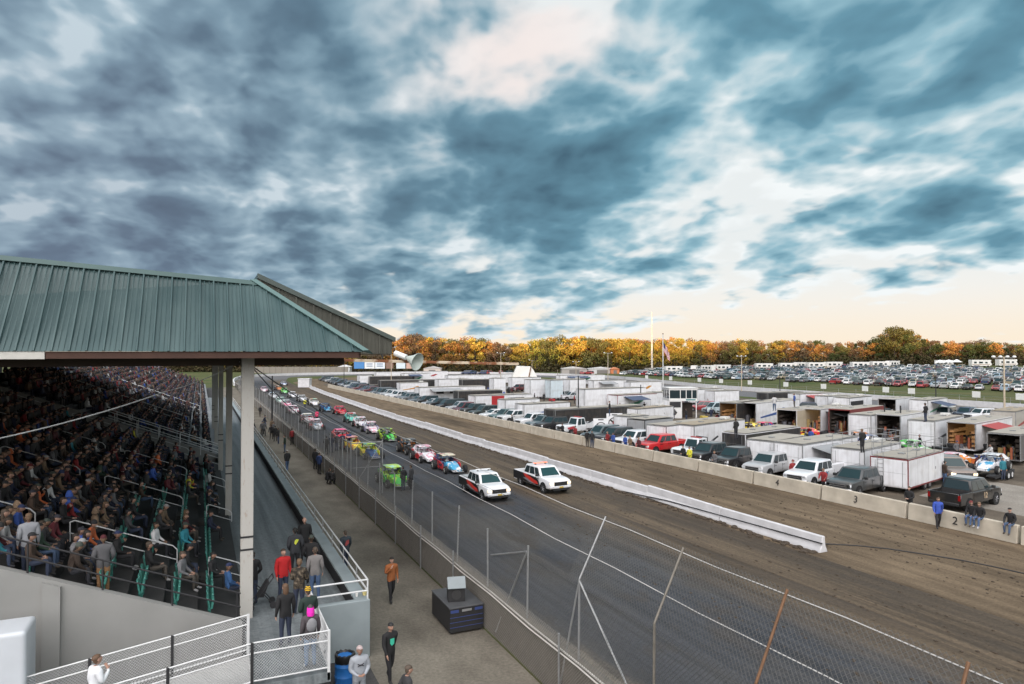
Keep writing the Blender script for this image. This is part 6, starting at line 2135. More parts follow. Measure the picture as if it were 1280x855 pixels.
# tan pickup with headlights on
p0 = at(1206, 607)
hd = math.atan2(-0.93, -0.62)
ctr = Vector((p0.x, p0.y, 0)) - Vector((math.cos(hd), math.sin(hd), 0)) * 2.8
r = vehicle('pickup', 'grey-brown pickup with both headlights lit driving between the trailers', 'pickup truck', (ctr.x, ctr.y, 0.006), hd, (0.20, 0.16, 0.14), None, {'headlamp_glass': M_LAMPON})

# --- enclosed trailers
def trailer_mat():
    """painted sheet metal: panel joints every 1.2 m with rivet rows, streaky road grime"""
    m = objcol_mat('trailer_skin', 0.42, coat=0.2, var=0.08, scale=0.8, dirt=0.30)
    nt = m.node_tree; b = nt.nodes['Principled BSDF']
    src = b.inputs['Base Color'].links[0].from_socket
    tc = N(nt, 'ShaderNodeTexCoord'); sp = N(nt, 'ShaderNodeSeparateXYZ'); nt.links.new(tc.outputs['Object'], sp.inputs[0])
    dv = N(nt, 'ShaderNodeMath', operation='MULTIPLY'); dv.inputs[1].default_value = 1 / 1.22; nt.links.new(sp.outputs[0], dv.inputs[0])
    fr = N(nt, 'ShaderNodeMath', operation='FRACT'); nt.links.new(dv.outputs[0], fr.inputs[0])
    lt = N(nt, 'ShaderNodeMath', operation='LESS_THAN'); lt.inputs[1].default_value = 0.022; nt.links.new(fr.outputs[0], lt.inputs[0])
    mp = N(nt, 'ShaderNodeMapping'); mp.inputs['Scale'].default_value = (5, 5, 0.35); nt.links.new(tc.outputs['Object'], mp.inputs[0])
    nz = N(nt, 'ShaderNodeTexNoise'); nz.inputs['Scale'].default_value = 1.0; nz.inputs['Detail'].default_value = 6; nt.links.new(mp.outputs[0], nz.inputs['Vector'])
    mr = N(nt, 'ShaderNodeMapRange'); mr.inputs[1].default_value = 0.5; mr.inputs[2].default_value = 0.75; mr.inputs[4].default_value = 0.2; nt.links.new(nz.outputs['Fac'], mr.inputs[0])
    k = N(nt, 'ShaderNodeMath', operation='MULTIPLY_ADD'); nt.links.new(lt.outputs[0], k.inputs[0]); k.inputs[1].default_value = 0.38; nt.links.new(mr.outputs[0], k.inputs[2])
    mx = N(nt, 'ShaderNodeMix', data_type='RGBA'); nt.links.new(k.outputs[0], mx.inputs[0]); nt.links.new(src, mx.inputs[6]); mx.inputs[7].default_value = (0.16, 0.145, 0.125, 1)
    nt.links.new(mx.outputs[2], b.inputs['Base Color'])
    return m
M_TWHITE = trailer_mat()
M_TROOF = mat('trailer_roof', (0.30, 0.28, 0.24), 0.8, var=0.25, scale=0.9)
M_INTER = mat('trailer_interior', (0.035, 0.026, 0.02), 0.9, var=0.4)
M_AMBER = mat('self_lit_shelves', (0.22, 0.11, 0.045), 0.8, var=0.7, scale=5, emit=0.10, ecol=(1.0, 0.55, 0.2))  # shelves glow faintly by themselves, lamplight put into the material
TY = math.radians(17)
NT = [0]
def trailer(px, py, L_, H, label, color=(0.69, 0.70, 0.72), W=2.5, yaw=TY, open_end=None, roofc=None, rails=False, ladder=False, trim=None, door=True, panels=(), wheels=True, cat='trailer', side_door=True, z0=0.42, group='enclosed race trailers in the pits', side_open=False):
    """px, py: pixel of the lower near corner (door end meets the side that faces us); door end faces the pit wall"""
    p = at(px, py, z0)
    yaw += RND.uniform(-0.05, 0.05)
    t = thing('enclosed_trailer', label, cat, (p.x, p.y, 0.004), yaw, group)
    t.color = color + (1,)
    b_ = MB()
    if open_end or side_open:
        th = 0.07
        b_.box(0, L_, 0, W, z0, z0 + 0.08)
        if not side_open: b_.box(0.001, L_, 0, th, z0 + 0.083, H)
        else:
            b_.box(L_ * 0.55, L_, 0, th, z0 + 0.083, H); b_.box(0.001, L_ * 0.55, 0, th, H - 0.35, H)
        b_.box(0.001, L_, W - th, W, z0 + 0.083, H)
        b_.box(L_ - th, L_ - 0.001, th + .002, W - th - .002, z0 + 0.083, H)
        b_.box(0, L_, 0, W, H + 0.003, H + 0.06)
        if side_open and not open_end: b_.box(0.002, th, th + .002, W - th - .002, z0 + 0.083, H)
        o = b_.build('body', [M_TWHITE], t); o.color = color + (1,)
        b_ = MB(); b_.box(0.05, L_ * 0.45, W - th - 0.012, W - th - 0.003, z0 + 0.09, H - 0.003); b_.box(0.05, L_ * 0.45, th + 0.003, th + 0.012, z0 + 0.09, H - 0.003); b_.box(0.05, L_ * 0.45, th + 0.013, W - th - 0.013, H - 0.012, H - 0.003)  # thin panels added so the open inside looks dark
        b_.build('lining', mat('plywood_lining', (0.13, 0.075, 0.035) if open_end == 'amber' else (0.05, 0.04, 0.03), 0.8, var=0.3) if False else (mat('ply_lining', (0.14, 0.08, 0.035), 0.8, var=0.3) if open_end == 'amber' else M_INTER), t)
        cl_ = [MB() for _ in range(4)]
        for q in range(26):
            xq, yq = RND.uniform(0.1, L_ * 0.4), RND.uniform(0.15, W - 0.6); hq = RND.uniform(0.2, 1.3); sq = RND.uniform(0.12, 0.35)
            cl_[q % 4].box(xq, xq + sq, yq, yq + sq, z0 + 0.082 + 0.001 * q, z0 + 0.082 + hq)
        for q, nm_, cq in ((0, 'crates', (0.25, 0.07, 0.03)), (1, 'tool_boxes', (0.03, 0.03, 0.035)), (2, 'cans', (0.28, 0.2, 0.08)), (3, 'spares', (0.09, 0.09, 0.1))):
            cl_[q].build('clutter', mat('clutter_' + nm_, cq, 0.7, var=0.4), t)['kind'] = 'stuff'
        b_ = MB()
        b_.box(L_ * 0.45, L_ * 0.45 + 0.05, th + 0.01, W - th - 0.01, z0 + 0.09, H - 0.01)
        for zz in (0.35, 0.75, 1.15, 1.6):
            if z0 + zz < H - 0.2:
                for yy in (th + 0.01, W - th - 0.46):
                    b_.box(0.3, L_ * 0.44, yy, yy + 0.45, z0 + zz, z0 + zz + 0.03)
                    for q in range(7):
                        xq = 0.4 + q * (L_ * 0.42 - 0.4) / 7
                        b_.box(xq, xq + 0.3, yy + 0.04, yy + 0.4, z0 + zz + 0.031, z0 + zz + RND.uniform(0.12, 0.32))
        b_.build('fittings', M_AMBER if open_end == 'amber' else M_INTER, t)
        if open_end == 'amber':
            b_ = MB(); b_.box(0.4, L_ * 0.4, W / 2 - 0.08, W / 2 + 0.08, H - 0.06, H - 0.03); b_.build('ceiling_lamp', mat('warm_strip_lamp', (1, 0.8, 0.5), 0.4, emit=3.0, ecol=(1.0, 0.72, 0.38)), t)
    else:
        b_.box(0, L_, 0, W, z0, H)
        o = b_.build('body', [M_TWHITE], t, bevel=0.05, segs=2); o.color = color + (1,)
        if door:
            b_ = MB()
            b_.box(-0.025, -0.004, 0.12, W - 0.12, z0 + 0.10, H - 0.16)
            o = b_.build('rear_door', [M_TWHITE], t, bevel=0.006); o.color = tuple(min(1, v * 0.98) for v in color) + (1,)
            b_ = MB()
            for yy in (0.35, W - 0.35): b_.tube((-0.045, yy, z0 + 0.12), (-0.045, yy, H - 0.2), 0.015, 5)
            b_.box(-0.034, -0.026, 0.14, W - 0.14, z0 + (H - z0) * 0.5, z0 + (H - z0) * 0.5 + 0.012)
            b_.build('door_bar', M_GALV, o)
    b_ = MB()   # corner and roof trim
    tr = trim or M_GALV
    b_.box(-0.012, L_ + 0.012, -0.014, -0.002, H - 0.07, H + 0.012); b_.box(-0.016, -0.002, -0.014, W + 0.014, H - 0.07, H + 0.012)
    b_.box(-0.014, 0.05, -0.016, -0.002, z0, H - 0.073); b_.box(-0.02, -0.002, -0.012, 0.04, z0, H - 0.075); b_.box(-0.02, -0.002, W - 0.04, W + 0.012, z0, H - 0.075)
    b_.box(-0.012, L_ + 0.012, -0.014, -0.002, z0, z0 + 0.10)
    b_.build('edge_trim', tr, t)
    b_ = MB(); b_.box(0.05, L_ - 0.05, 0.05, W - 0.05, H + 0.062, H + 0.075)
    b_.build('roof_sheet', roofc or M_TROOF, t)
    if side_door and L_ > 5 and not side_open:
        b_ = MB(); b_.box(L_ * 0.72, L_ * 0.72 + 0.8, -0.02, -0.003, z0 + 0.1, H - 0.18)
        o = b_.build('side_door', [M_TWHITE], t); o.color = tuple(v * 0.94 for v in color) + (1,)
        b_ = MB(); b_.box(L_ * 0.72 + 0.06, L_ * 0.72 + 0.1, -0.04, -0.021, z0 + 0.9, z0 + 1.1); b_.build('door_handle', M_DARKSTEEL, o)
    for (xa, xb, za, zb_, m) in panels:
        b_ = MB(); b_.box(L_ * xa, L_ * xb, -0.022, -0.004, z0 + (H - z0) * za, z0 + (H - z0) * zb_); b_.build('side_panel', m, t)
    NT[0] += 1
    if L_ > 5 and color[0] > 0.3 and NT[0] % 3 == 1 and NT[0] > 12 and not side_open:
        c_ = ((0.30, 0.03, 0.03), (0.03, 0.08, 0.26), (0.03, 0.03, 0.035), (0.05, 0.22, 0.12), (0.42, 0.20, 0.03))[NT[0] % 5]
        b_ = MB(); hh = H - z0
        q = [(L_ * .10, z0 + hh * .30), (L_ * .55, z0 + hh * .42), (L_ * .68, z0 + hh * .66), (L_ * .60, z0 + hh * .70), (L_ * .48, z0 + hh * .52), (L_ * .10, z0 + hh * .36)]
        b_.loft([[(x_, -0.016, z_) for x_, z_ in q], [(x_, -0.003, z_) for x_, z_ in q]]); b_.build('painted_swoosh', mat('swoosh_%d' % (NT[0] % 5), c_, 0.4), t)
    b_ = MB()
    for k_ in range(2 if L_ > 6 else 1):
        xv = L_ * (0.3 + 0.4 * k_); b_.box(xv, xv + 0.42, W * 0.5 - 0.2, W * 0.5 + 0.2, H + 0.0755, H + 0.16)
    b_.build('roof_vent', M_GALV, t)
    if NT[0] % 4 == 2 and L_ > 6:
        b_ = MB(); b_.box(L_ * 0.75, L_ * 0.75 + 0.9, W * 0.5 - 0.4, W * 0.5 + 0.4, H + 0.076, H + 0.36); b_.build('air_conditioner', mat('ac_white', (0.5, 0.5, 0.48), 0.6), t, bevel=0.05)
    if NT[0] % 5 == 3 and L_ > 6 and not side_open:
        b_ = MB(); za = H - 0.25
        b_.loft([[(L_ * 0.15, -0.02, za), (L_ * 0.15, -2.2, za - 0.5), (L_ * 0.15, -2.2, za - 0.54), (L_ * 0.15, -0.02, za - 0.04)], [(L_ * 0.6, -0.02, za), (L_ * 0.6, -2.2, za - 0.5), (L_ * 0.6, -2.2, za - 0.54), (L_ * 0.6, -0.02, za - 0.04)]])
        o = b_.build('awning', mat('awning_%d' % (NT[0] % 3), ((0.25, 0.26, 0.27), (0.05, 0.07, 0.12), (0.30, 0.05, 0.05))[NT[0] % 3], 0.8), t)
        b_ = MB(); b_.tube((L_ * 0.16, -2.15, 0.0), (L_ * 0.16, -2.15, za - 0.5), 0.025, 5); b_.tube((L_ * 0.59, -2.15, 0.0), (L_ * 0.59, -2.15, za - 0.5), 0.025, 5); b_.build('awning_pole', M_GALV, o)
    if wheels:
        for xx in (L_ * 0.46, L_ * 0.46 + 0.85):
            b_ = MB(); b_.tube((xx, 0.02, 0.36), (xx, 0.26, 0.36), 0.36, 16); o = b_.build('wheel', M_TYRE, t)
            b_ = MB(); b_.tube((xx, 0.012, 0.36), (xx, 0.019, 0.36), 0.20, 12); b_.build('rim', M_RIM, o)
            b_ = MB(); b_.tube((xx, W - 0.26, 0.36), (xx, W - 0.02, 0.36), 0.36, 14); b_.build('wheel', M_TYRE, t)
        b_ = MB(); b_.path([(L_, 0.5, 0.45), (L_ + 1.2, W / 2, 0.45), (L_, W - 0.5, 0.45)], 0.05, 6); b_.tube((L_ + 1.1, W / 2, 0.45), (L_ + 1.1, W / 2, 0.0), 0.04, 6); b_.build('tow_hitch', M_DARKSTEEL, t)
    if rails:
        b_ = MB(); zz = H + 0.07
        xs = [0.1 + k * (L_ - 0.2) / 4 for k in range(5)]
        for yy in (0.08, W - 0.08):
            for xx in xs: b_.tube((xx, yy, zz), (xx, yy, zz + 0.95), 0.022, 5)
            for h_ in (0.5, 0.95): b_.tube((0.1, yy, zz + h_), (L_ - 0.1, yy, zz + h_), 0.022, 5)
        for h_ in (0.5, 0.95): b_.tube((L_ - 0.1, 0.08, zz + h_), (L_ - 0.1, W - 0.08, zz + h_), 0.022, 5); b_.tube((0.1, 0.08, zz + h_), (0.1, W - 0.08, zz + h_), 0.022, 5)
        b_.build('roof_railing', M_GALV, t)
    if ladder:
        b_ = MB()
        for yy in (W - 0.9, W - 0.5): b_.tube((-0.07, yy, z0), (-0.07, yy, H + 0.4), 0.02, 5)
        for k in range(7): b_.tube((-0.07, W - 0.9, z0 + 0.2 + 0.28 * k), (-0.07, W - 0.5, z0 + 0.2 + 0.28 * k), 0.016, 5)
        b_.build('ladder', M_GALV, t)
    return t
M_REDTRIM = mat('dark_red_paint', (0.16, 0.02, 0.02), 0.5, var=0.2)
M_REDP = mat('red_panel', (0.36, 0.02, 0.025), 0.5)
M_BLACKP = mat('black_panel', (0.02, 0.02, 0.022), 0.5)
M_TANROOF = mat('tan_trailer_roof', (0.27, 0.23, 0.17), 0.85, var=0.3)
WHT, BLK, SIL, RED, TAN = (0.69, 0.70, 0.72), (0.018, 0.018, 0.02), (0.30, 0.31, 0.32), (0.16, 0.02, 0.022), (0.42, 0.37, 0.28)
trailer(1135.5, 612, 6.8, 2.45, 'white trailer with railed roof right beside the dark grey pickup', rails=True, ladder=True, trim=M_REDTRIM)
trailer(1081, 598, 7.0, 2.5, 'white trailer with railed roof behind the dark grey pickup', rails=True)
trailer(1003.5, 590, 9.0, 2.55, 'long white trailer with pale roof behind the silver pickup', yaw=TY * 0.9)
trailer(968, 583, 6.0, 2.45, 'smaller white trailer directly left of the long white one', panels=((0.3, 0.5, 0.2, 0.7, M_BLACKP),))
trailer(932, 570, 10.0, 2.4, 'black trailer with pale roof behind the two black pickups', BLK, trim=M_WHITE, rails=False)
trailer(868, 559, 10.0, 2.55, 'white trailer with tan roof above the white tow truck', roofc=M_TANROOF)
trailer(833, 559, 12.0, 2.5, 'white trailer with pale door behind the bright red pickup', yaw=TY * 0.8)
trailer(806, 549, 5.0, 2.5, 'silver corrugated trailer behind the white crew-cab pickup', SIL, trim=M_DARKSTEEL, rails=False)
trailer(789, 544, 3.5, 2.5, 'short white trailer with two doors left of the silver one')
trailer(797, 529, 8.0, 2.3, 'long pale trailer with fence panels on its roof behind the silver trailer', roofc=M_TANROOF)
xs_tr = trailer(694, 534, 15.0, 2.6, 'long black trailer with pale roof behind the white tow truck', BLK, yaw=TY * 0.5)
# the two round crossed-out signs beside it
def round_sign(px, py, size, lab, red):
    p = at(px, py, 0.5)
    t = thing('pit_sign', lab, 'sign', (p.x, p.y, 0.004), -0.30)
    b_ = MB(); b_.box(-size / 2, size / 2, -0.05, 0.0, 0.45, 0.45 + size * 1.12); b_.build('board', mat('white_sign_board', (0.66, 0.66, 0.67), 0.5), t, bevel=0.01)
    for xx in (-size * 0.4, size * 0.4):
        b_ = MB(); b_.box(xx - 0.04, xx + 0.04, 0.003, 0.06, 0, 0.45 + size); b_.build('leg', M_GALV, t)
    n = 36; cz = 0.45 + size * 0.48; R0, R1 = size * 0.40, size * 0.345
    b_ = MB()
    for k in range(n):
        a0, a1 = 2 * PI * k / n, 2 * PI * (k + 1) / n
        b_.poly([(R0 * math.cos(a0), -0.055, cz + R0 * math.sin(a0)), (R0 * math.cos(a1), -0.055, cz + R0 * math.sin(a1)), (R1 * math.cos(a1), -0.055, cz + R1 * math.sin(a1)), (R1 * math.cos(a0), -0.055, cz + R1 * math.sin(a0))])
    w = size * 0.05
    for sgn in (1, -1):
        a = Vector((-R1 * .72, 0, R1 * .72 * sgn)); q = -a
        nn = Vector((a.z, 0, -a.x)).normalized() * w
        b_.poly([(v.x, -0.057 - 0.001 * sgn, cz + v.z) for v in (a + nn, a - nn, q - nn, q + nn)])
    b_.poly([(-size * 0.18, -0.056, 0.45 + size * 1.00), (size * 0.18, -0.056, 0.45 + size * 1.00), (size * 0.18, -0.056, 0.45 + size * 1.07), (-size * 0.18, -0.056, 0.45 + size * 1.07)])
    b_.build('ring_emblem', mat('sign_black', (0.02, 0.02, 0.02), 0.6), t)
    if red:
        b_ = MB(); b_.poly([(-size * 0.12, -0.060, cz - size * .1), (size * 0.04, -0.060, cz - size * .12), (size * 0.06, -0.060, cz + size * .14), (-size * 0.10, -0.060, cz + size * .16)]); b_.build('red_mark', M_REDP, t)
round_sign(751, 544, 1.75, 'white board with a crossed ring sign left of the red-marked one', False)
round_sign(768, 539, 1.95, 'larger white board with crossed ring and red mark', True)

# middle and back rows
trailer(731, 509, 13.0, 3.9, 'tall white semi trailer in the middle of the pits', z0=1.0, yaw=TY * 0.3)
trailer(772, 514, 9.0, 3.0, 'white trailer with red end left of the scoring booth', trim=M_REDTRIM, yaw=TY * 0.4, panels=((0.02, 0.5, 0.02, 0.18, M_REDP),))
trailer(811, 510, 7.0, 3.0, 'plain white trailer just left of the scoring booth', yaw=TY * 0.4)
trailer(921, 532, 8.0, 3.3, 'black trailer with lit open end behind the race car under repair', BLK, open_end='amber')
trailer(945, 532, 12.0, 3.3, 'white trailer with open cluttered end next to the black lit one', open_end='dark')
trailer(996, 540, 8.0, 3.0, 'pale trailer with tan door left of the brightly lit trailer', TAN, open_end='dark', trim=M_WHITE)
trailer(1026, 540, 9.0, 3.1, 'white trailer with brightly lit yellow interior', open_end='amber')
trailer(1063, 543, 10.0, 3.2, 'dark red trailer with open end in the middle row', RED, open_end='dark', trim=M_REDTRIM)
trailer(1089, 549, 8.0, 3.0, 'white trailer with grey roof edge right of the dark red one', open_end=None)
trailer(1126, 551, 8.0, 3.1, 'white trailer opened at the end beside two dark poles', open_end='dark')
trailer(1169, 560, 9.0, 3.05, 'white trailer with tan top panel and a climbing man', panels=())
trailer(1220, 564, 11.0, 3.05, 'large white trailer with amber lit open end at right', open_end='amber')
trailer(1276, 577, 8.0, 2.7, 'dark trailer with open end cut by the right picture edge', (0.10, 0.10, 0.105), open_end='dark')
trailer(1270, 543, 9.0, 3.0, 'pale trailer with tan roof behind the dark one at right', (0.42, 0.40, 0.36), roofc=M_TANROOF)
trailer(1062, 519, 8, 3.0, 'white trailer with black side near the back straight, left of the green strip', yaw=TY, panels=((0.05, 0.6, 0.1, 0.8, M_BLACKP),))
trailer(1120, 521, 8, 3.0, 'dark-fronted white trailer near the back straight', open_end='dark', yaw=TY)
trailer(1160, 523, 9, 3.0, 'white trailer closest to the white pickup in the back row', yaw=TY)
# left half
trailer(594, 514, 11.0, 2.9, 'white trailer with a bright red square panel', yaw=TY * 0.3, panels=((0.28, 0.50, 0.15, 0.95, M_REDP), (0.56, 0.86, 0.1, 0.8, M_BLACKP)))
trailer(632, 521, 6.0, 2.9, 'white trailer with a dark red end panel', yaw=TY * 0.3, panels=((0.75, 0.99, 0.1, 0.8, M_REDP),))
trailer(655, 525, 8.0, 2.6, 'white trailer with ladder behind the slate grey sport utility', yaw=TY * 0.4, ladder=True)
trailer(573, 506, 9.0, 2.9, 'black trailer with pale roof left of the red-panelled one', BLK, yaw=TY * 0.3)
trailer(524, 500, 15.0, 2.9, 'long white living trailer with dark windows', yaw=TY * 0.2, panels=((0.25, 0.36, 0.45, 0.8, M_BLACKP), (0.45, 0.5, 0.45, 0.8, M_BLACKP)))
trailer(500, 492, 7.0, 2.9, 'short white trailer at the left end of the long living trailer', yaw=TY * 0.2)
trailer(476, 488, 16.0, 2.9, 'long black trailer in the far left row', BLK, yaw=TY * 0.2)
trailer(462, 481, 14.0, 2.9, 'black trailer with pale roof farthest left in the pits', BLK, yaw=TY * 0.2)
trailer(449, 481, 4.0, 3.2, 'small white box trailer at the far left of the pits', yaw=TY * 0.2)
TL_ = [(617, 493, 3.0, 4.2, 'upright white box body near the tilted white tarpaulin', WHT), (663, 496, 4.5, 4.2, 'white hauler body below the tilted white tarpaulin', WHT), (688, 497, 3.0, 4.2, 'pale blue hauler body right of the tarpaulin', (0.50, 0.58, 0.62)),
       (578, 489, 9.0, 3.4, 'black trailer with yellow mark in the rear rows', BLK), (548, 487, 9.0, 3.2, 'white trailer in the rear rows above the living trailer', WHT), (505, 479, 9.0, 3.6, 'white hauler close to the far turn', WHT), (560, 481, 14.0, 3.4, 'long white hauler below the far billboards', WHT),
       (640, 484, 9.0, 3.2, 'white trailer left below the tarpaulin', WHT), (695, 487, 9.0, 3.2, 'white trailer behind the tall semi trailer', WHT), (712, 494, 4.0, 4.0, 'white box body left of the tall semi trailer', WHT), (742, 488, 10.0, 3.0, 'white trailer beyond the tall semi trailer', WHT),
       (788, 492, 9.0, 3.2, 'white trailer left of the flagpole in the rear row', WHT), (872, 503, 7.0, 3.0, 'white trailer right behind the scoring booth', WHT), (893, 506, 6.0, 3.0, 'small white trailer behind the lit black one', WHT), (960, 509, 9.0, 3.0, 'black trailer in the rear row with yellow cover', BLK),
       (1000, 512, 9.0, 3.1, 'white trailer in the rear row behind the tan-doored one', WHT), (1035, 515, 6.0, 3.0, 'white trailer in the rear row with two windows', WHT), (520, 474, 12.0, 3.4, 'white hauler in the farthest row by the turn', WHT), (470, 474, 9.0, 3.2, 'white trailer farthest row left of the orange one', WHT), (610, 478, 16.0, 3.2, 'long white transporter in the farthest row', WHT), (700, 480, 16.0, 3.2, 'long white transporter in the farthest row, right of the tarpaulin', WHT)]
for px, py, L_, H, lab, cc in TL_:
    trailer(px, py + 1, L_, H, lab, cc, yaw=TY * 0.2, wheels=py > 492, side_door=False)

# tan panel above one door
# --- scoring booth on stilts
p = at(863, 521)
bo = thing('scoring_booth', 'two-storey white scoring booth with windows and dark sign below the flagpole', 'booth', (p.x - 2.0, p.y, 0.004), math.radians(-20))
b_ = MB(); b_.box(-2.2, 2.2, -1.6, 1.6, 2.6, 3.0); b_.box(-2.2, 2.2, -1.6, 1.6, 4.25, 4.5); b_.box(-2.3, 2.3, -1.7, 1.7, 4.502, 4.62)
for xx in (-2.2, -0.5, 0.4, 1.3, 2.1):
    b_.box(xx, xx + 0.1, -1.6, -1.5, 3.002, 4.248)
for yy in (-0.4, 0.6, 1.5): b_.box(-2.2, -2.1, yy, yy + 0.1, 3.002, 4.248); b_.box(2.1, 2.2, yy, yy + 0.1, 3.002, 4.248)
b_.box(-2.2, 2.2, 1.5, 1.598, 3.002, 4.248)
b_.build('cabin', mat('booth_white', (0.62, 0.62, 0.61), 0.6, var=0.1), bo)
b_ = MB(); b_.box(-2.1, 2.1, -1.55, -1.53, 3.003, 4.247); b_.box(-2.15, -2.13, -1.5, 1.49, 3.003, 4.247); b_.build('window', M_GLASS, bo)
b_ = MB(); b_.box(-2.2, -0.3, -1.55, -1.45, 0.0, 2.598); b_.build('lower_board', mat('booth_white', (0.6, 0.6, 0.6), 0.6), bo)
b_ = MB(); b_.box(-2.1, -0.4, -1.60, -1.553, 1.65, 2.5); b_.build('sign_panel', M_BLACKP, bo)
b_ = MB(); cx_, cz_ = -1.25, 0.85
b_.poly([(cx_, -1.556, cz_ - 0.42), (cx_ + 0.32, -1.556, cz_), (cx_, -1.556, cz_ + 0.42), (cx_ - 0.32, -1.556, cz_)]); b_.build('diamond_emblem', M_BLACKP, bo)
b_ = MB(); b_.box(0.4, 1.9, -1.606, -1.602, 2.68, 2.9); b_.build('name_strip', mat('teal_strip', (0.08, 0.2, 0.2), 0.6), bo)
for xx in (-0.3, 2.0):
    for yy in (-1.45, 1.35):
        b_ = MB(); b_.box(xx, xx + 0.14, yy, yy + 0.14, 0, 2.6); b_.build('stilt', mat('booth_white', (0.6, 0.6, 0.6), 0.6), bo)
b_ = MB(); b_.box(0.2, 1.9, -0.2, 1.2, 0.002, 2.2); b_.build('store_boxes', M_INTER, bo)

# --- tilted white tarpaulin
p = at(657, 483)
tp = thing('tarpaulin_shelter', 'large tilted white tarpaulin shelter with a rusty stripe in the rear pits', 'shelter', (p.x, p.y, 0.004), math.radians(-20))
b_ = MB()
b_.loft([[(-4.6, 0, 1.2), (-2.6, 0.3, 5.9), (-2.5, 3, 6.1), (-4.6, 3, 1.3)], [(0.2, -0.8, 1.0), (1.6, 0.0, 5.8), (1.7, 3, 5.9), (0.4, 3, 1.2)], [(4.2, -0.6, 1.4), (2.2, 0.1, 5.2), (2.2, 3, 5.3), (4.3, 3, 1.4)]])
b_.build('cover', mat('white_canvas', (0.62, 0.61, 0.57), 0.8, var=0.1), tp)
b_ = MB(); b_.loft([[(0.35, -0.87, 0.98), (1.45, -0.12, 5.83), (1.75, -0.12, 5.82), (0.75, -0.87, 0.98)], [(0.35, -0.80, 0.98), (1.45, 0.0, 5.86), (1.75, 0.0, 5.84), (0.75, -0.80, 0.98)]]); b_.build('stripe', M_RUST, tp)
b_ = MB()
for xx in (-4.3, 0.2, 4.0): b_.tube((xx, 0.2, 0), (xx, 0.2, 1.4), 0.06, 6)
b_.build('pole', M_GALV, tp)

# --- race cars in the pits and a small two-wheeled transporter
p = at(1245, 600)
racecar((p.x + 0.6, p.y + 0.8, 0.55), math.radians(195), 'white and blue race car with red lettering on a trailer at right', lv('white', 'blue', .55, sd=3), lv('white', 'cyan', .58, sd=4), lv('white', 'silver', .5, sd=1), lv('white', 'navy', .62, sd=2), 'race cars standing in the pits')
tr2 = thing('car_trailer', 'low twin-axle car trailer carrying the white and blue race car', 'trailer', (p.x + 0.6, p.y + 0.8, 0.004), math.radians(195))
b_ = MB(); b_.box(-2.5, 2.5, -1.0, -0.45, 0.42, 0.53); b_.box(-2.5, 2.5, 0.45, 1.0, 0.42, 0.53); b_.box(-2.4, 2.4, -1.02, -0.98, 0.3, 0.419); b_.box(-2.4, 2.4, 0.98, 1.02, 0.3, 0.419); b_.build('deck', M_DARKSTEEL, tr2)
for xx in (-0.9, 0.0):
    for s in (1, -1):
        b_ = MB(); b_.tube((xx, s * 1.03, 0.33), (xx, s * 1.25, 0.33), 0.33, 16); o = b_.build('wheel', M_TYRE, tr2)
        b_ = MB(); b_.tube((xx, s * 1.251, 0.33), (xx, s * 1.26, 0.33), 0.2, 12); b_.build('rim', mat('white_rim', (0.6, 0.6, 0.6), 0.5), o)
for px, py, hd, a, b2, r_, s_2, lab in ((1180, 585, 2.9, ('orange', 'white', .5), ('orange', 'white', .5), ('pink', 'white', .5), ('orange', 'white', .52), 'orange and white race car behind the trailer by the lit pickup'),
                                     (950, 541, 3.3, ('blue', 'hot', .5), ('cyan', 'blue', .5), ('hot', 'orange', .5), ('hot', 'cyan', .5), 'blue and hot pink race car under repair in the pits'),
                                     (1000, 549, 2.6, ('red', 'yellow', .6), ('red', 'white', .6), ('red', 'cream', .55), ('red', 'yellow', .56), 'red race car with yellow patch among tyres'),
                                     (908, 529, 0.3, ('red', 'black', .5), ('black', 'red', .5), ('red', 'black', .5), ('black', 'red', .5), 'dark red race car in front of the lit black trailer')):
    p = at(px, py)
    racecar((p.x, p.y, 0.006), hd, lab, lv(*a, sd=5), lv(*b2, sd=6), lv(*r_, sd=7), lv(*s_2, sd=8), 'race cars standing in the pits')
for px, py, kind, cc, hd, lab in ((898, 517, 'van', (0.33, 0.40, 0.42), 3.0, 'pale grey-green van right of the scoring booth'), (915, 519, 'suv', (0.40, 0.46, 0.48), 3.0, 'silver estate car right of the pale van'), (876, 514, 'suv', (0.25, 0.02, 0.03), 2.6, 'dark red car half behind the scoring booth'),
                              (1230, 526, 'pickup', (0.6, 0.61, 0.63), 2.9, 'white pickup in the back row beside the green strip'), (715, 500, 'suv', (0.4, 0.4, 0.42), 3.0, 'silver car left of the tall semi trailer'), (800, 506, 'sedan', (0.05, 0.05, 0.06), 3.2, 'dark car below the red-ended trailer')):
    p = at(px, py)
    vehicle(kind, lab, KN[kind], (p.x, p.y, 0.006), hd, cc, 'cars parked between the trailers')

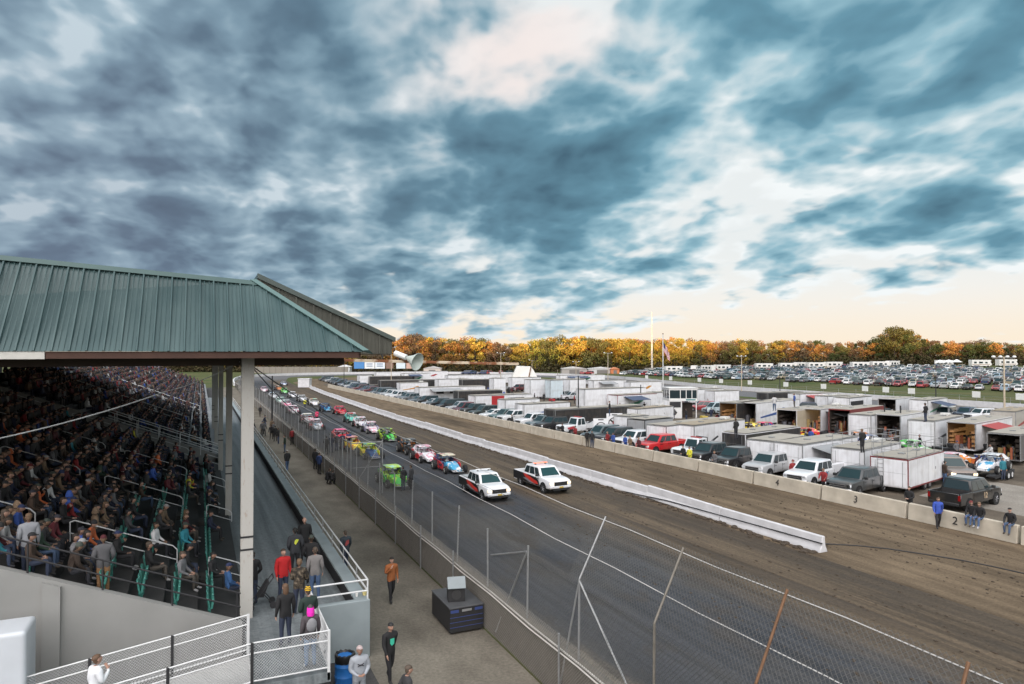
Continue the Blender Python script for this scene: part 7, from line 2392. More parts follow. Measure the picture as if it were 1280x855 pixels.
# --- poles, flag, lights
def pole(px, py, ztop_, lab, r=0.10, lamps=0, m=None, arm=2.2, flag=False, base_z=0.0, cat=None):
    p = at(px, py, base_z)
    t = thing('light_pole' if lamps else ('flagpole' if flag else 'utility_pole'), lab, cat or ('light pole' if lamps else ('flagpole' if flag else 'pole')), (p.x, p.y, base_z))
    b_ = MB(); b_.tube((0, 0, 0), (0, 0, ztop_ - base_z), r, 8, r1=r * 0.7); b_.build('shaft', m or mat('weathered_pole', (0.20, 0.17, 0.13), 0.9, var=0.3), t)
    if lamps:
        v = Vector((math.cos(YAW), -math.sin(YAW), 0))
        b_ = MB(); b_.tube(v * (-arm / 2) + Vector((0, 0, ztop_ - base_z - 0.15)), v * (arm / 2) + Vector((0, 0, ztop_ - base_z - 0.15)), 0.05, 6); b_.build('crossarm', M_GALV, t)
        for k in range(lamps):
            c_ = v * (-arm / 2 + arm * k / max(1, lamps - 1)) + Vector((0, 0, ztop_ - base_z))
            b_ = MB(); b_.sphere(c_, 0.24, 0.24, 0.17, 10, 6); b_.build('floodlight', mat('floodlight_case', (0.62, 0.62, 0.60), 0.4), t)
    if flag:
        b_ = MB(); b_.sphere((0, 0, ztop_ + 0.1), 0.12, 0.12, 0.12, 8, 6); b_.build('finial', M_RUST, t)
    return t
def ztop_at(px, py, base_px, base_py):
    b0 = at(base_px, base_py); dep = (b0 - EYE).dot(_f)
    return at_depth(px, py, dep).z
pole(1256, 540, ztop_at(1248, 446, 1256, 540), 'tall pale wooden light pole with four floodlights at right', 0.13, 4, mat('pale_pole', (0.42, 0.36, 0.27), 0.9, var=0.3), 2.6)
fp = pole(829, 514, ztop_at(830, 418, 829, 514), 'tall white flagpole with a striped flag beside the scoring booth', 0.10, 0, M_WHITEPIPE, flag=True)
zt_ = ztop_at(830, 418, 829, 514)
fl = thing('flag', 'limp striped flag with dark corner hanging from the white flagpole', 'flag', (fp.location.x, fp.location.y, zt_ - 1.3))
def flagsheet(u0, u1, v0, v1, n=8, th=0.0):
    b_ = MB()
    def P_(u, v):
        return Vector((0.12 + u * 0.95, 0.18 * math.sin(u * 7 + v) * u + th, -v * 1.55 - u * 1.35))
    for i in range(n):
        a, b2 = u0 + (u1 - u0) * i / n, u0 + (u1 - u0) * (i + 1) / n
        b_.poly([P_(a, v0), P_(b2, v0), P_(b2, v1), P_(a, v1)])
    return b_
rm, wm_ = MB(), MB()
for k in range(13):
    u0 = 0.42 if k < 7 else 0.0
    (rm if k % 2 == 0 else wm_).add(flagsheet(u0 * 1.0, 1.3, k / 13, (k + 1) / 13))
rm.build('red_stripes', mat('flag_red', (0.35, 0.03, 0.04), 0.8), fl); wm_.build('white_stripes', mat('flag_white', (0.6, 0.58, 0.58), 0.8), fl)
flagsheet(0, 0.42, 0, 7 / 13).build('canton', mat('flag_navy', (0.02, 0.03, 0.10), 0.8), fl)
for px, py, ty, n, lab in ((723, 535, 470, 0, 'dark wooden pole in front of the black trailer'), (801, 513, 481, 0, 'dark pole at the red-ended trailer'), (697, 480, 462, 0, 'thin pole near the tarpaulin shelter'), (1106, 548, 505, 0, 'left dark pole at the opened trailer'), (1126, 552, 507, 0, 'right dark pole at the opened trailer'),
                        (1170, 506, 470, 0, 'dark pole at the back straight wall'), (975, 495, 470, 0, 'dark pole on the back straight left of centre'), (340, 540, 470, 0, 'dark steel pole leaning at the track fence, far left'), (430, 485, 452, 0, 'thin dark pole at the far end of the pits')):
    pole(px, py, ztop_at(px, ty, px, py), lab, 0.11, 0, M_DARKSTEEL if 'dark' in lab else None)
for px, py, ty, n, lab in ((626, 481, 441, 2, 'light pole with twin lamps left of the tarpaulin'), (760, 483, 441, 2, 'light pole with wide lamp bar beyond the tall semi trailer'), (927, 489, 445, 3, 'light pole with three lamps on the back straight'), (489, 483, 434, 2, 'light pole with twin lamps behind the horn loudspeaker'), (720, 474, 452, 2, 'small twin-lamp pole at the far turn'), (665, 474, 450, 1, 'single-lamp pole at the far turn')):
    pole(px, py, ztop_at(px, ty, px, py), lab, 0.12, n, mat('pale_pole', (0.42, 0.36, 0.27), 0.9))
# lattice mast catching the last sun
p = at(815, 466.5)
mast = thing('radio_mast', 'tall slim mast lit gold by the sun beyond the far turn', 'mast', (p.x, p.y, 0))
zt_ = ztop_at(815, 390, 815, 466.5)
b_ = MB()
for k in range(3):
    a = 2 * PI * k / 3
    b_.tube((0.45 * math.cos(a), 0.45 * math.sin(a), 0), (0.30 * math.cos(a), 0.30 * math.sin(a), zt_ - 6), 0.10, 5)
b_.tube((0, 0, 0), (0, 0, zt_), 0.24, 8)
b_.build('lattice', mat('cream_mast_paint', (0.62, 0.58, 0.50), 0.6), mast)
b_ = MB(); b_.box(-3, 3, -2, 2, 0, 2.6); b_.build('equipment_hut', mat('hut_grey', (0.3, 0.28, 0.26), 0.8), mast)

# --- people in the pits
GQ = 'people in the pits and along the pit wall'
PQ = [(734, 559, 'pocket', 'cap', 'black', 'left dark figure standing before the pit wall by the estate car'), (740, 560, 'stand', 'hair', 'black', 'right dark figure standing before the pit wall by the estate car'),
      (756, 560, 'sit_wall', 'hair', 'red', 'person in red jacket at the pit wall'), (763, 561, 'sit_wall', 'cap', 'blue', 'person in blue jacket and cap next to the red jacket'), (778, 562, 'sit_wall', 'hair', 'blue', 'person in bright blue jacket in front of the white crew-cab pickup'),
      (784, 563, 'sit_wall', 'hair', 'tan', 'person in tan jacket in front of the white crew-cab pickup'), (795, 566, 'sit_wall', 'hair', 'maroon', 'person in maroon by the front of the bright red pickup'), (850, 579, 'sit_wall', 'hair', 'black', 'person in black at the nose of the white tow truck'),
      (858, 578, 'sit_wall', 'hair', 'yellow', 'person in yellow at the nose of the white tow truck'), (889, 588, 'sit_wall', 'hair', 'grey', 'person in grey sitting before the black pickups'), (991, 604, 'stand', 'cap', 'red', 'person in red suit between silver and white pickups'),
      (1030, 617, 'reach', 'hair', 'red', 'person in red bending beside the white service pickup'), (1131, 634, 'sit_wall', 'hair', 'black', 'person in dark top resting arms on the pit wall'), (1171, 655, 'walk', 'hair', (0.03, 0.07, 0.34), 'man in bright blue jacket walking in front of the pit wall'),
      (1214, 658, 'sit_wall', 'cap', 'black', 'person in black with blue jeans sitting on the pit wall, left one'), (1224, 660, 'sit_wall', 'hair', 'black', 'person in black with blue jeans sitting on the pit wall, middle one'), (1262, 668, 'sit_wall', 'hair', 'black', 'person in black sitting at the pit wall, rightmost'),
      (1181, 606, 'stand', 'hair', 'dark brown', 'person in dark jacket and jeans beside the lit pickup'), (1220, 586, 'crouch', 'hair', 'maroon', 'person in maroon crouching behind the lit pickup'), (1254, 601, 'stand', 'hair', 'teal', 'person in teal beside the race car on the trailer'),
      (1206, 562, 'stand', 'cap', 'navy', 'person in navy at the amber lit trailer'), (1213, 562, 'pocket', 'hair', 'charcoal', 'person in charcoal at the amber lit trailer'), (700, 538, 'sit_wall', 'hair', 'black', 'person in black at the nose of the red-flashed tow truck'),
      (716, 541, 'sit_wall', 'hair', 'red', 'person in red and white at the red-flashed tow truck'), (918, 553, 'pocket', 'hair', 'black', 'person in black standing behind the black trailer'), (970, 538, 'crouch', 'hair', 'black', 'person in black crouching by the colourful race car'),
      (977, 540, 'reach', 'hair', 'blue', 'person in blue leaning over by the tan-doored trailer'), (690, 512, 'stand', 'hair', 'black', 'dark figure on the far pit lane left of the semi trailer'), (712, 514, 'stand', 'hair', 'black', 'dark figure walking beside the wooden pole in the pits'),
      (889, 525, 'pocket', 'hair', 'navy', 'person in navy beside the pale vans'), (883, 524, 'pocket', 'cap', 'navy', 'second person in navy beside the pale vans'), (672, 532, 'stand', 'hair', 'black', 'dark figure among the left cars at the wall'), (640, 535, 'stand', 'hair', 'black', 'dark figure before the pit wall at the white sedan'), (575, 510, 'stand', 'hair', 'charcoal', 'charcoal figure far along the pit wall')]
for px, py, pose, st2, cc, lab in PQ:
    wall = pose == 'sit_wall'
    p = at(px, py, 0.0)
    z = 0.012
    fc = PI / 2 if not wall else PI / 2 + 0.1
    if wall:
        p = along_wall(px, 0.35 if py < 655 else 0.0)
        z = 0.0 + (0.0 if py < 630 else -0.03)
        if py < 650: pose = 'hands_front'; z = 0.012
        p.x += 0.35 if py < 650 else 0
    if pose == 'walk' and py > 640: p = along_wall(px, -0.75); fc = 2.4; wall = True
    o = place(pose, st2, (p.x, p.y, z), fc if wall else rs.uniform(-PI, PI), lab, GQ, cc, 1.12, {'trousers': JEANS} if 'jeans' in lab else ({'trousers': cloth('red_suit', (0.3, 0.02, 0.02))} if 'suit' in lab else None))
# people up on the trailer roofs
for px, py, zr, cc, lab in ((697, 512, 0, 'black', None), (968, 514, 3.35, 'white', 'person in white sitting on the trailer roof edge'), (993, 510, 3.1, 'blue', 'person in bright blue standing on a trailer roof'), (1078, 567, 2.55, 'black', 'person in black standing on the railed trailer roof'),
                            (1157, 528, 3.4, 'black', 'person in black standing on top of the white trailer roof'), (920, 549, 2.45, 'black', 'person in black standing on the black trailer roof'), (762, 521, 2.65, 'black', 'person in black climbing over the long black trailer')):
    if lab is None: continue
    p = at(px, py, zr)
    place('pocket', 'hair', (p.x, p.y, zr + 0.02), rs.uniform(-1, 1), lab, GQ, cc, 1.1)
p = at(1180, 545, 1.2)
place('climb', 'hair', (p.x, p.y - 0.05, 1.2), 0.3, 'person in dark clothes climbing up the side of a white trailer', GQ, 'charcoal', 1.0)
# red and white barrels, tyres
for px, py, cc, lab in ((1045, 520, 0, 0),):
    pass
rs = random.Random(23)
tyre_me = None
for i, (px, py) in enumerate(((1010, 552), (1016, 553), (1022, 552), (1030, 553), (985, 552), (1040, 555), (1004, 556), (1190, 570), (1200, 571), (1236, 571), (1144, 560), (1150, 561), (560, 492), (568, 492), (622, 494), (636, 494))):
    p = at(px, py)
    n = rs.choice((2, 3, 4))
    for k in range(n):
        b_ = MB()
        if tyre_me is None:
            prof = [(0.20, 0.02), (0.36, 0.0), (0.41, 0.05), (0.41, 0.25), (0.36, 0.30), (0.20, 0.28)]
            b_.loft([[(r_ * math.cos(2 * PI * j / 18), r_ * math.sin(2 * PI * j / 18), z) for j in range(18)] for r_, z in prof], caps=False)
            tyre_me = b_.mesh('tyre', [M_TYRE], smooth=True)
        o = link('tyre', tyre_me); o.location = (p.x + rs.uniform(-.03, .03), p.y + rs.uniform(-.03, .03), 0.006 + 0.30 * k)
        tag(o, 'black racing tyre in the %s pit stack, %s from the ground' % (ordinal(i + 1), ordinal(k + 1)), 'tyre', 'stacked tyres in the pits')

# carts, tool chests, quad bikes and more crew spread between the trailers
rs = random.Random(77)
CL = [(700, 506), (718, 505), (745, 513), (760, 512), (775, 518), (806, 516), (822, 517), (842, 524), (858, 526), (880, 529), (900, 533), (935, 545), (958, 548), (990, 555), (1014, 557), (1034, 557), (1050, 557), (1076, 560), (1100, 563), (1120, 566), (1150, 566), (1176, 572), (1196, 575), (1240, 580), (1010, 546), (1045, 550),
      (560, 493), (548, 494), (590, 497), (602, 497), (615, 499), (630, 499), (645, 500), (655, 501), (668, 502), (680, 502), (530, 488), (540, 487), (575, 494), (585, 492), (640, 494), (660, 492), (690, 494), (510, 486), (625, 505), (690, 505), (672, 507), (610, 492), (860, 508), (885, 511), (925, 512), (945, 514), (1115, 527), (1145, 529)]
def tool_chest(p, rz, cc, lab):
    t = thing('tool_chest', lab, 'tool chest', (p.x, p.y, 0.006), rz, 'tool chests and carts in the pits')
    b_ = MB(); b_.box(-0.7, 0.7, -0.35, 0.35, 0.18, 1.0); b_.build('cabinet', mat('chest_' + cc[0], cc[1], 0.4), t, bevel=0.02)
    b_ = MB()
    for k in range(4): b_.box(-0.64, 0.64, -0.362, -0.352, 0.26 + 0.18 * k, 0.41 + 0.18 * k)
    b_.build('drawer_front', mat('drawer_' + cc[0], tuple(v * 0.7 for v in cc[1]), 0.35), t)
    for sx in (-0.55, 0.55):
        b_ = MB(); b_.tube((sx, -0.3, 0.09), (sx, 0.3, 0.09), 0.09, 10); b_.build('wheel', M_TYRE, t)
def quad_bike(p, rz, cc, lab):
    t = thing('quad_bike', lab, 'quad bike', (p.x, p.y, 0.006), rz, 'quad bikes in the pits')
    b_ = MB(); b_.loft([[(-0.85, y * 0.9, 0.62), (-0.2, y, 0.66), (0.25, y, 0.62), (0.9, y * 0.8, 0.72), (0.9, y * 0.8, 0.60), (-0.85, y * 0.9, 0.5)] for y in (-0.42, 0.42)]); b_.build('bodywork', mat('quad_' + cc[0], cc[1], 0.4), t, bevel=0.03)
    b_ = MB(); b_.loft([[(-0.6, y, 0.66), (0.1, y, 0.68), (0.05, y, 0.80), (-0.55, y, 0.84)] for y in (-0.16, 0.16)]); b_.build('saddle', M_TRIM, t, bevel=0.03)
    b_ = MB(); b_.tube((0.35, 0, 0.65), (0.22, 0, 1.0), 0.03, 6); b_.tube((0.22, -0.38, 1.02), (0.22, 0.38, 1.02), 0.022, 6); b_.build('handlebar', M_TRIM, t)
    for sx in (-0.6, 0.62):
        for s in (1, -1):
            b_ = MB(); b_.tube((sx, s * 0.36, 0.28), (sx, s * 0.6, 0.28), 0.28, 14); b_.build('wheel', M_TYRE, t)
CC_ = [('red', (0.34, 0.02, 0.025)), ('black', (0.02, 0.02, 0.022)), ('blue', (0.03, 0.08, 0.28)), ('grey', (0.22, 0.22, 0.23)), ('yellow', (0.5, 0.36, 0.03))]
for i, (px, py) in enumerate(CL):
    p = at(px, py)
    if i % 3 == 0:
        cc = CC_[i % len(CC_)]
        (tool_chest if i % 2 else quad_bike)(p, rs.uniform(0, 6), cc, '%s %s among the trailers, %s of the pit clutter' % (cc[0], 'tool chest' if i % 2 else 'quad bike', ordinal(i + 1)))
        continue
    c_ = rs.choice(['black', 'black', 'charcoal', 'navy', 'maroon', 'red', 'grey', 'blue', 'dark brown', 'white'])
    o = place(rs.choice(('pocket', 'stand', 'walk', 'reach', 'hands_front')), rs.choice(('hair', 'cap', 'cap', 'beanie')), (p.x, p.y, 0.006), rs.uniform(-3, 3), 'crew member in %s among the trailers, %s of the pit crowd' % (c_, ordinal(i + 1)), GQ, c_, 1.12)
# ground litter and dropped panels
for i, (px, py, cc) in enumerate(((1140, 573, 'white'), (1195, 573, 'white'), (1204, 577, 'blue'), (1226, 575, 'blue'), (1215, 579, 'orange'), (963, 552, 'red'))):
    p = at(px, py)
    t = link('plastic_tub', None); t.location = (p.x, p.y, 0.006); t.rotation_euler = (0, 0, rs.uniform(0, 3))
    tag(t, '%s plastic tub on the pit ground, %s from the left of six' % (cc, ordinal((2, 3, 4, 6, 5, 1)[i])), 'tub', 'plastic tubs in the pits')
    b_ = MB(); b_.loft([[(-0.35, -0.25, 0), (0.35, -0.25, 0), (0.35, 0.25, 0), (-0.35, 0.25, 0)], [(-0.42, -0.3, 0.45), (0.42, -0.3, 0.45), (0.42, 0.3, 0.45), (-0.42, 0.3, 0.45)]]); b_.build('bin', mat('tub_' + cc, {'white': (0.6, 0.6, 0.6), 'blue': (0.03, 0.08, 0.35), 'orange': (0.5, 0.12, 0.03), 'red': (0.4, 0.03, 0.03)}[cc], 0.5), t)
    b_ = MB(); b_.box(-0.45, 0.45, -0.33, 0.33, 0.452, 0.49); b_.build('lid', mat('tub_lid', (0.5, 0.5, 0.5), 0.5), t)

rs = random.Random(91)
for i, (px, py) in enumerate(((705, 499), (722, 499), (752, 501), (775, 503), (795, 511), (842, 510), (858, 505), (932, 515), (956, 520), (1012, 517), (1046, 520), (1075, 522), (1092, 524), (1182, 524), (1210, 524), (530, 482), (556, 485), (600, 486), (628, 488), (650, 489), (672, 490), (590, 481), (615, 483), (680, 484))):
    p = at(px, py)
    kind = rs.choice(('pickup', 'suv', 'van', 'pickup')); cn, cc = rs.choice(FARC)
    vehicle(kind, '%s %s in the pit lanes behind the trailers, %s of its loose row' % (cn, KN[kind], ordinal(i + 1)), KN[kind], (p.x, p.y, 0.006), rs.choice((0.3, 3.3, 1.8)) + rs.uniform(-.3, .3), cc, 'cars parked between the trailers')
for i, (px, py, a, b2) in enumerate(((1070, 556, 'black', 'orange'), (1098, 560, 'blue', 'white'), (930, 541, 'yellow', 'black'), (612, 491, 'red', 'white'), (655, 495, 'white', 'blue'), (590, 489, 'orange', 'black'), (1150, 568, 'green', 'white'))):
    p = at(px, py)
    racecar((p.x, p.y, 0.006), rs.uniform(0, 6), '%s and %s race car parked in the pits, %s of the spares' % (a, b2, ordinal(i + 1)), lv(a, b2, sd=i), lv(b2, a, sd=i), lv(a, b2, .55, sd=i + 2), lv(a, b2, .5, sd=i + 3), 'race cars standing in the pits')
print('people', NPEOPLE[0])

# ================================================================== beyond the back straight
# grass verge fence with white marker boards
vf = thing('verge_fence', 'long low wire fence on the grass beyond the back straight', 'fence', (146, 0, 0))
b_ = MB()
for z in (0.5, 1.05): b_.tube((0, 30, z), (0, 250, z), 0.03, 4)
b_.build('wire_rail', M_GALV, vf)
for k in range(45):
    b_ = MB(); b_.tube((0, 32 + 5 * k, 0), (0, 32 + 5 * k, 1.15), 0.04, 5); b_.build('post', M_GALV, vf)
for i, (px, py) in enumerate(((808, 478), (838, 480), (874, 482), (901, 484), (937, 485), (982, 489), (1029, 491), (1081, 495), (1107, 496), (1139, 498), (1220, 503), (1275, 506))):
    p = at(px, py)
    d = ray(px, py); t_ = 145.6 / d.x; y = d.y * t_
    m = thing('marker_board', 'small white marker board on the verge fence, %s from the left' % ordinal(i + 1), 'marker board', (145.7, y, 0), 0, 'white marker boards on the verge fence')
    b_ = MB(); b_.box(-0.06, 0.06, -0.8, 0.8, 0.75, 2.0); b_.build('board', mat('marker_white', (0.68, 0.68, 0.66), 0.6), m)
    b_ = MB(); b_.box(-0.04, 0.04, -0.05, 0.05, 0, 0.748); b_.build('post', M_GALV, m)

# car-park field: rows of cars
rs = random.Random(29)
LOTC = [('silver', (0.40, 0.41, 0.42), 8), ('white', (0.66, 0.67, 0.67), 8), ('black', (0.013, 0.013, 0.015), 7), ('grey', (0.13, 0.14, 0.15), 7), ('dark blue', (0.02, 0.04, 0.10), 4), ('red', (0.30, 0.02, 0.025), 4), ('maroon', (0.10, 0.015, 0.02), 2), ('pale blue', (0.25, 0.34, 0.42), 3), ('tan', (0.30, 0.25, 0.17), 2), ('dark green', (0.02, 0.06, 0.045), 2)]
def lotc():
    v = rs.random() * sum(w for _, _, w in LOTC)
    for n, c_, w in LOTC:
        v -= w
        if v <= 0: return n, c_
    return LOTC[0][:2]
KINDS_ = ['sedan', 'sedan', 'suv', 'suv', 'hatch', 'pickup', 'van']
ROWS = [183, 188.2, 196.5, 201.8, 210, 215.4, 223.5, 229, 237.5, 243, 252, 258, 267, 273, 282, 288]
stuff_b, stuff_m = MB(), []
count = 0
for ri, rx in enumerate(ROWS):
    cars = []
    y = 84.0 - ri * 1.0
    yend = 268 + ri * 3
    while y < yend:
        y += rs.choice((2.7, 2.8, 2.9, 3.0, 3.3, 3.8))
        if rs.random() < 0.06: y += rs.uniform(3, 8); continue
        x = rx + rs.uniform(-0.9, 0.9) + (6 * math.sin(y * 0.02) if ri else 3 * math.sin(y * 0.02))
        sx, sy = proj((x, y, gz(x, y) + 0.7))
        if sx > 1300 or sx < 758 + (0 if ri else 14): continue
        cars.append((x, y))
    nindv = {0: 999, 1: 999, 2: 999, 3: 999, 4: 999}.get(ri, 0)
    for ci, (x, y) in enumerate(cars):
        kind = rs.choice(KINDS_); cn, cc = lotc()
        rz = rs.choice((0, PI)) + math.radians(rs.uniform(-5, 5)) + 0.35
        z = gz(x, y)
        if nindv and count < 292:
            mb, ms, me = merged_vehicle(kind)
            o = link('parked_car', me); o.location = (x, y, z); o.rotation_euler = (0, -0.03, rz); o.color = cc + (1,)
            tag(o, '%s %s, %s row of the field car park, %s from right' % (cn, KN[kind], ordinal(ri + 1), ordinal(ci + 1)), 'car', 'cars parked on the rising field')
            count += 1
        else:
            mb, ms, me = merged_vehicle(kind)
            mp_ = {}
            for i, m in enumerate(ms):
                mm = mat('lot_paint_' + cn.replace(' ', '_'), cc, 0.3, coat=0.4, var=0.05) if m is M_PAINT else m
                if mm not in stuff_m: stuff_m.append(mm)
                mp_[i] = stuff_m.index(mm)
            stuff_b.add(mb, Matrix.Translation((x, y, z)) @ Matrix.Rotation(rz, 4, 'Z'), mi=mp_)
o = stuff_b.build('far_parked_cars', stuff_m, smooth=True)
tag(o, 'dense mass of far parked cars higher up the field', 'cars', kind='stuff')

# motor homes along the top of the field
rv_me = None
M_RVW = mat('motorhome_white', (0.64, 0.63, 0.60), 0.5, var=0.1)
def rv_parts():
    b_ = MB(); b_.loft([[(-4.2, y, 0.5), (3.4, y, 0.5), (4.2, y, 0.9), (4.2, y, 1.5), (3.6, y, 2.3), (4.0, y, 2.5), (4.0, y, 3.1), (-4.2, y, 3.15)] for y in (-1.2, 1.2)])
    w_ = MB()
    for s in (1, -1):
        for x0, x1, z0, z1 in ((-3.4, -2.2, 1.6, 2.4), (-1.2, 0.4, 1.6, 2.4), (1.4, 2.4, 1.6, 2.3)):
            w_.box(x0, x1, *sorted((s * 1.2, s * 1.215)), z0, z1)
    w_.loft([[(4.215, y, 1.45), (3.66, y, 2.25), (3.60, y, 2.22), (4.15, y, 1.45)] for y in (-1.0, 1.0)])
    st = MB()
    for s in (1, -1): st.box(-4.1, 3.3, *sorted((s * 1.2, s * 1.213)), 1.0, 1.25)
    return b_, w_, st
rb, rw, rs_ = rv_parts()
rbm, rwm, rsm = rb.mesh('body', [M_RVW], bevel=0.06), rw.mesh('window', [M_GLASS]), rs_.mesh('stripe', [mat('rv_stripe', (0.25, 0.16, 0.10), 0.6)])
wt_ = MB()
for x in (-2.6, 2.6):
    for s in (1, -1): wt_.tube((x, s * 0.9, 0.42), (x, s * 1.22, 0.42), 0.42, 12)
wtm = wt_.mesh('wheels', [M_TYRE])
for i, (px, dep, hd) in enumerate(((842, 318, 0.2), (868, 320, 1.2), (885, 318, 1.9), (903, 319, 0.4), (955, 322, 0.1), (985, 318, 0.1), (1002, 322, 0.5), (1020, 316, 0.1), (1042, 316, 0.2), (1075, 306, 0.1), (1100, 306, 0.1), (1116, 308, 0.6), (1180, 300, 0.3), (1225, 292, 0.0), (1258, 290, 0.1))):
    q = at_depth(px, 450, dep)
    z = gz(q.x, q.y)
    t = thing('motor_home', 'white motor home at the top of the field, %s from the left' % ordinal(i + 1), 'motor home', (q.x, q.y, z), hd - YAW, 'motor homes along the tree line')
    link('body', rbm, t); link('window', rwm, t); link('stripe', rsm, t)
    w = link('wheel_set', wtm, t)
for i, px in enumerate((1175, 1186, 1196)):
    q = at_depth(px, 455, 296)
    t = thing('canopy_tent', 'white peaked canopy tent on the field, %s of three from the left' % ordinal(i + 1), 'tent', (q.x, q.y, gz(q.x, q.y)), 0.3, 'white canopy tents on the field')
    b_ = MB(); b_.loft([[(-1.7, -1.7, 2.3), (1.7, -1.7, 2.3), (1.7, 1.7, 2.3), (-1.7, 1.7, 2.3)], [(-0.1, -0.1, 3.5), (0.1, -0.1, 3.5), (0.1, 0.1, 3.5), (-0.1, 0.1, 3.5)]]); b_.build('canopy', mat('tent_white', (0.7, 0.7, 0.69), 0.8), t)
    for sx in (-1.6, 1.6):
        for sy in (-1.6, 1.6):
            b_ = MB(); b_.tube((sx, sy, 0), (sx, sy, 2.3), 0.04, 5); b_.build('leg', M_GALV, t)

# sheds, billboards and vans beyond the far turn
bbg = 'advertising boards at the far turn'
for i, (px, cc, wd, lab) in enumerate(((449, (0.06, 0.20, 0.45), 5.2, 'blue advertising board at the far turn'), (462, (0.66, 0.67, 0.68), 5.0, 'white advertising board directly right of the blue one'), (475, (0.62, 0.66, 0.70), 5.0, 'white board with blue lettering bars at the far turn'), (501, (0.55, 0.62, 0.66), 4.6, 'pale board just left of the horn loudspeaker'),
                                     (487, (0.20, 0.12, 0.09), 3.6, 'brown and cream board between the white ones'), (512, (0.5, 0.32, 0.26), 3.4, 'pinkish board below the horn loudspeaker'))):
    q = at_depth(px, 456, 345)
    t = thing('billboard', lab, 'billboard', (q.x, q.y, 0), -YAW, bbg)
    b_ = MB(); b_.box(-wd / 2, wd / 2, -0.1, 0.1, 2.2, 5.6); b_.build('panel', mat('board_%d' % i, cc, 0.6, var=0.15, scale=1.5), t)
    b_ = MB()
    for zz in (3.2, 3.9, 4.5): b_.box(-wd * 0.3, wd * 0.3, -0.13, -0.102, zz, zz + 0.28)
    if i in (1, 2): b_.build('lettering_bars', mat('board_bars', (0.08, 0.14, 0.25), 0.6), t)
    for sx in (-wd * 0.4, wd * 0.4):
        b_ = MB(); b_.box(sx - 0.1, sx + 0.1, -0.08, 0.08, 0, 2.2); b_.build('leg', M_DARKSTEEL, t)
tb = thing('board_fence', 'long pale timber fence behind the far turn', 'fence', at_depth(395, 459, 340))
tb.location.z = 0; tb.rotation_euler = (0, 0, -YAW)
b_ = MB(); b_.box(-32, 16, -0.08, 0.08, 0, 3.2); b_.build('boards', mat('grey_timber', (0.22, 0.20, 0.17), 0.9, var=0.3, scale=3), tb)
for k in range(17): 
    b_ = MB(); b_.box(-32 + 3 * k - 0.08, -32 + 3 * k + 0.08, -0.2, -0.082, 0, 3.4); b_.build('post', mat('timber_post', (0.15, 0.13, 0.11), 0.9), tb)
def shed(px, dep, w, d_, h, cc, rc, lab, rz=0.0):
    q = at_depth(px, 460, dep)
    t = thing('shed', lab, 'shed', (q.x, q.y, 0), -YAW + rz, None)
    b_ = MB(); b_.box(-w / 2, w / 2, -d_ / 2, d_ / 2, 0, h); b_.build('wall', mat('shed_%s' % lab.split()[0], cc, 0.8, var=0.15), t)
    b_ = MB(); b_.loft([[(-w / 2 - 0.3, y, h + 0.003), (0, y, h + h * 0.35), (w / 2 + 0.3, y, h + 0.003)] for y in (-d_ / 2 - 0.3, d_ / 2 + 0.3)]); b_.build('roof', mat('shedroof_%s' % lab.split()[0], rc, 0.7), t)
    b_ = MB(); b_.box(-w * 0.2, w * 0.2, -d_ / 2 - 0.04, -d_ / 2 - 0.003, 0, h * 0.75); b_.build('door', mat('shed_door', (0.15, 0.14, 0.13), 0.7), t)
    return t
shed(541, 325, 8, 6, 2.8, (0.58, 0.50, 0.44), (0.45, 0.42, 0.40), 'cream hut right of the horn loudspeaker')
shed(431, 350, 6, 5, 3.0, (0.6, 0.6, 0.6), (0.62, 0.62, 0.62), 'white gabled tent hut left of the blue board')
shed(717, 330, 12, 8, 2.6, (0.32, 0.30, 0.28), (0.50, 0.49, 0.47), 'grey open barn with pale roof at the edge of the woods')
shed(752, 335, 14, 8, 2.4, (0.5, 0.5, 0.5), (0.5, 0.5, 0.5), 'long whitish stable left of the orange truck')
shed(768, 330, 4, 5, 2.4, (0.5, 0.17, 0.07), (0.5, 0.2, 0.1), 'orange cabin at the foot of the field')
shed(700, 470, 6, 6, 2.4, (0.4, 0.4, 0.4), (0.4, 0.4, 0.4), 'small far hut behind the grey barn')
for i, (px, dep, kind) in enumerate(((583, 322, 'van'), (590, 322, 'suv'), (604, 322, 'van'), (613, 323, 'suv'), (626, 322, 'pickup'), (635, 323, 'suv'), (727, 322, 'sedan'), (736, 321, 'suv'), (798, 322, 'sedan'), (804, 318, 'suv'), (786, 318, 'pickup'), (779, 312, 'sedan'))):
    q = at_depth(px, 466, dep)
    mb, ms, me = merged_vehicle(kind); cn, cc = lotc()
    o = link('parked_car', me); o.location = (q.x, q.y, gz(q.x, q.y)); o.rotation_euler = (0, 0, rs.uniform(0, 6)); o.color = cc + (1,)
    tag(o, '%s %s parked beyond the far turn, %s from the left' % (cn, KN[kind], ordinal(i + 1)), 'car', 'cars beyond the far turn')
bx = at(381, 485)
wb = thing('timing_box', 'white timing box at the far end of the white barriers', 'box', (bx.x, bx.y, 0.01), -YAW)
b_ = MB(); b_.box(-1.6, 1.6, -1.2, 1.2, 0.2, 2.6); b_.build('cabin', M_WHITE, wb, bevel=0.03)
b_ = MB(); b_.box(-1.7, 1.7, -1.3, 1.3, 2.603, 2.75); b_.build('lid', M_WHITE, wb)

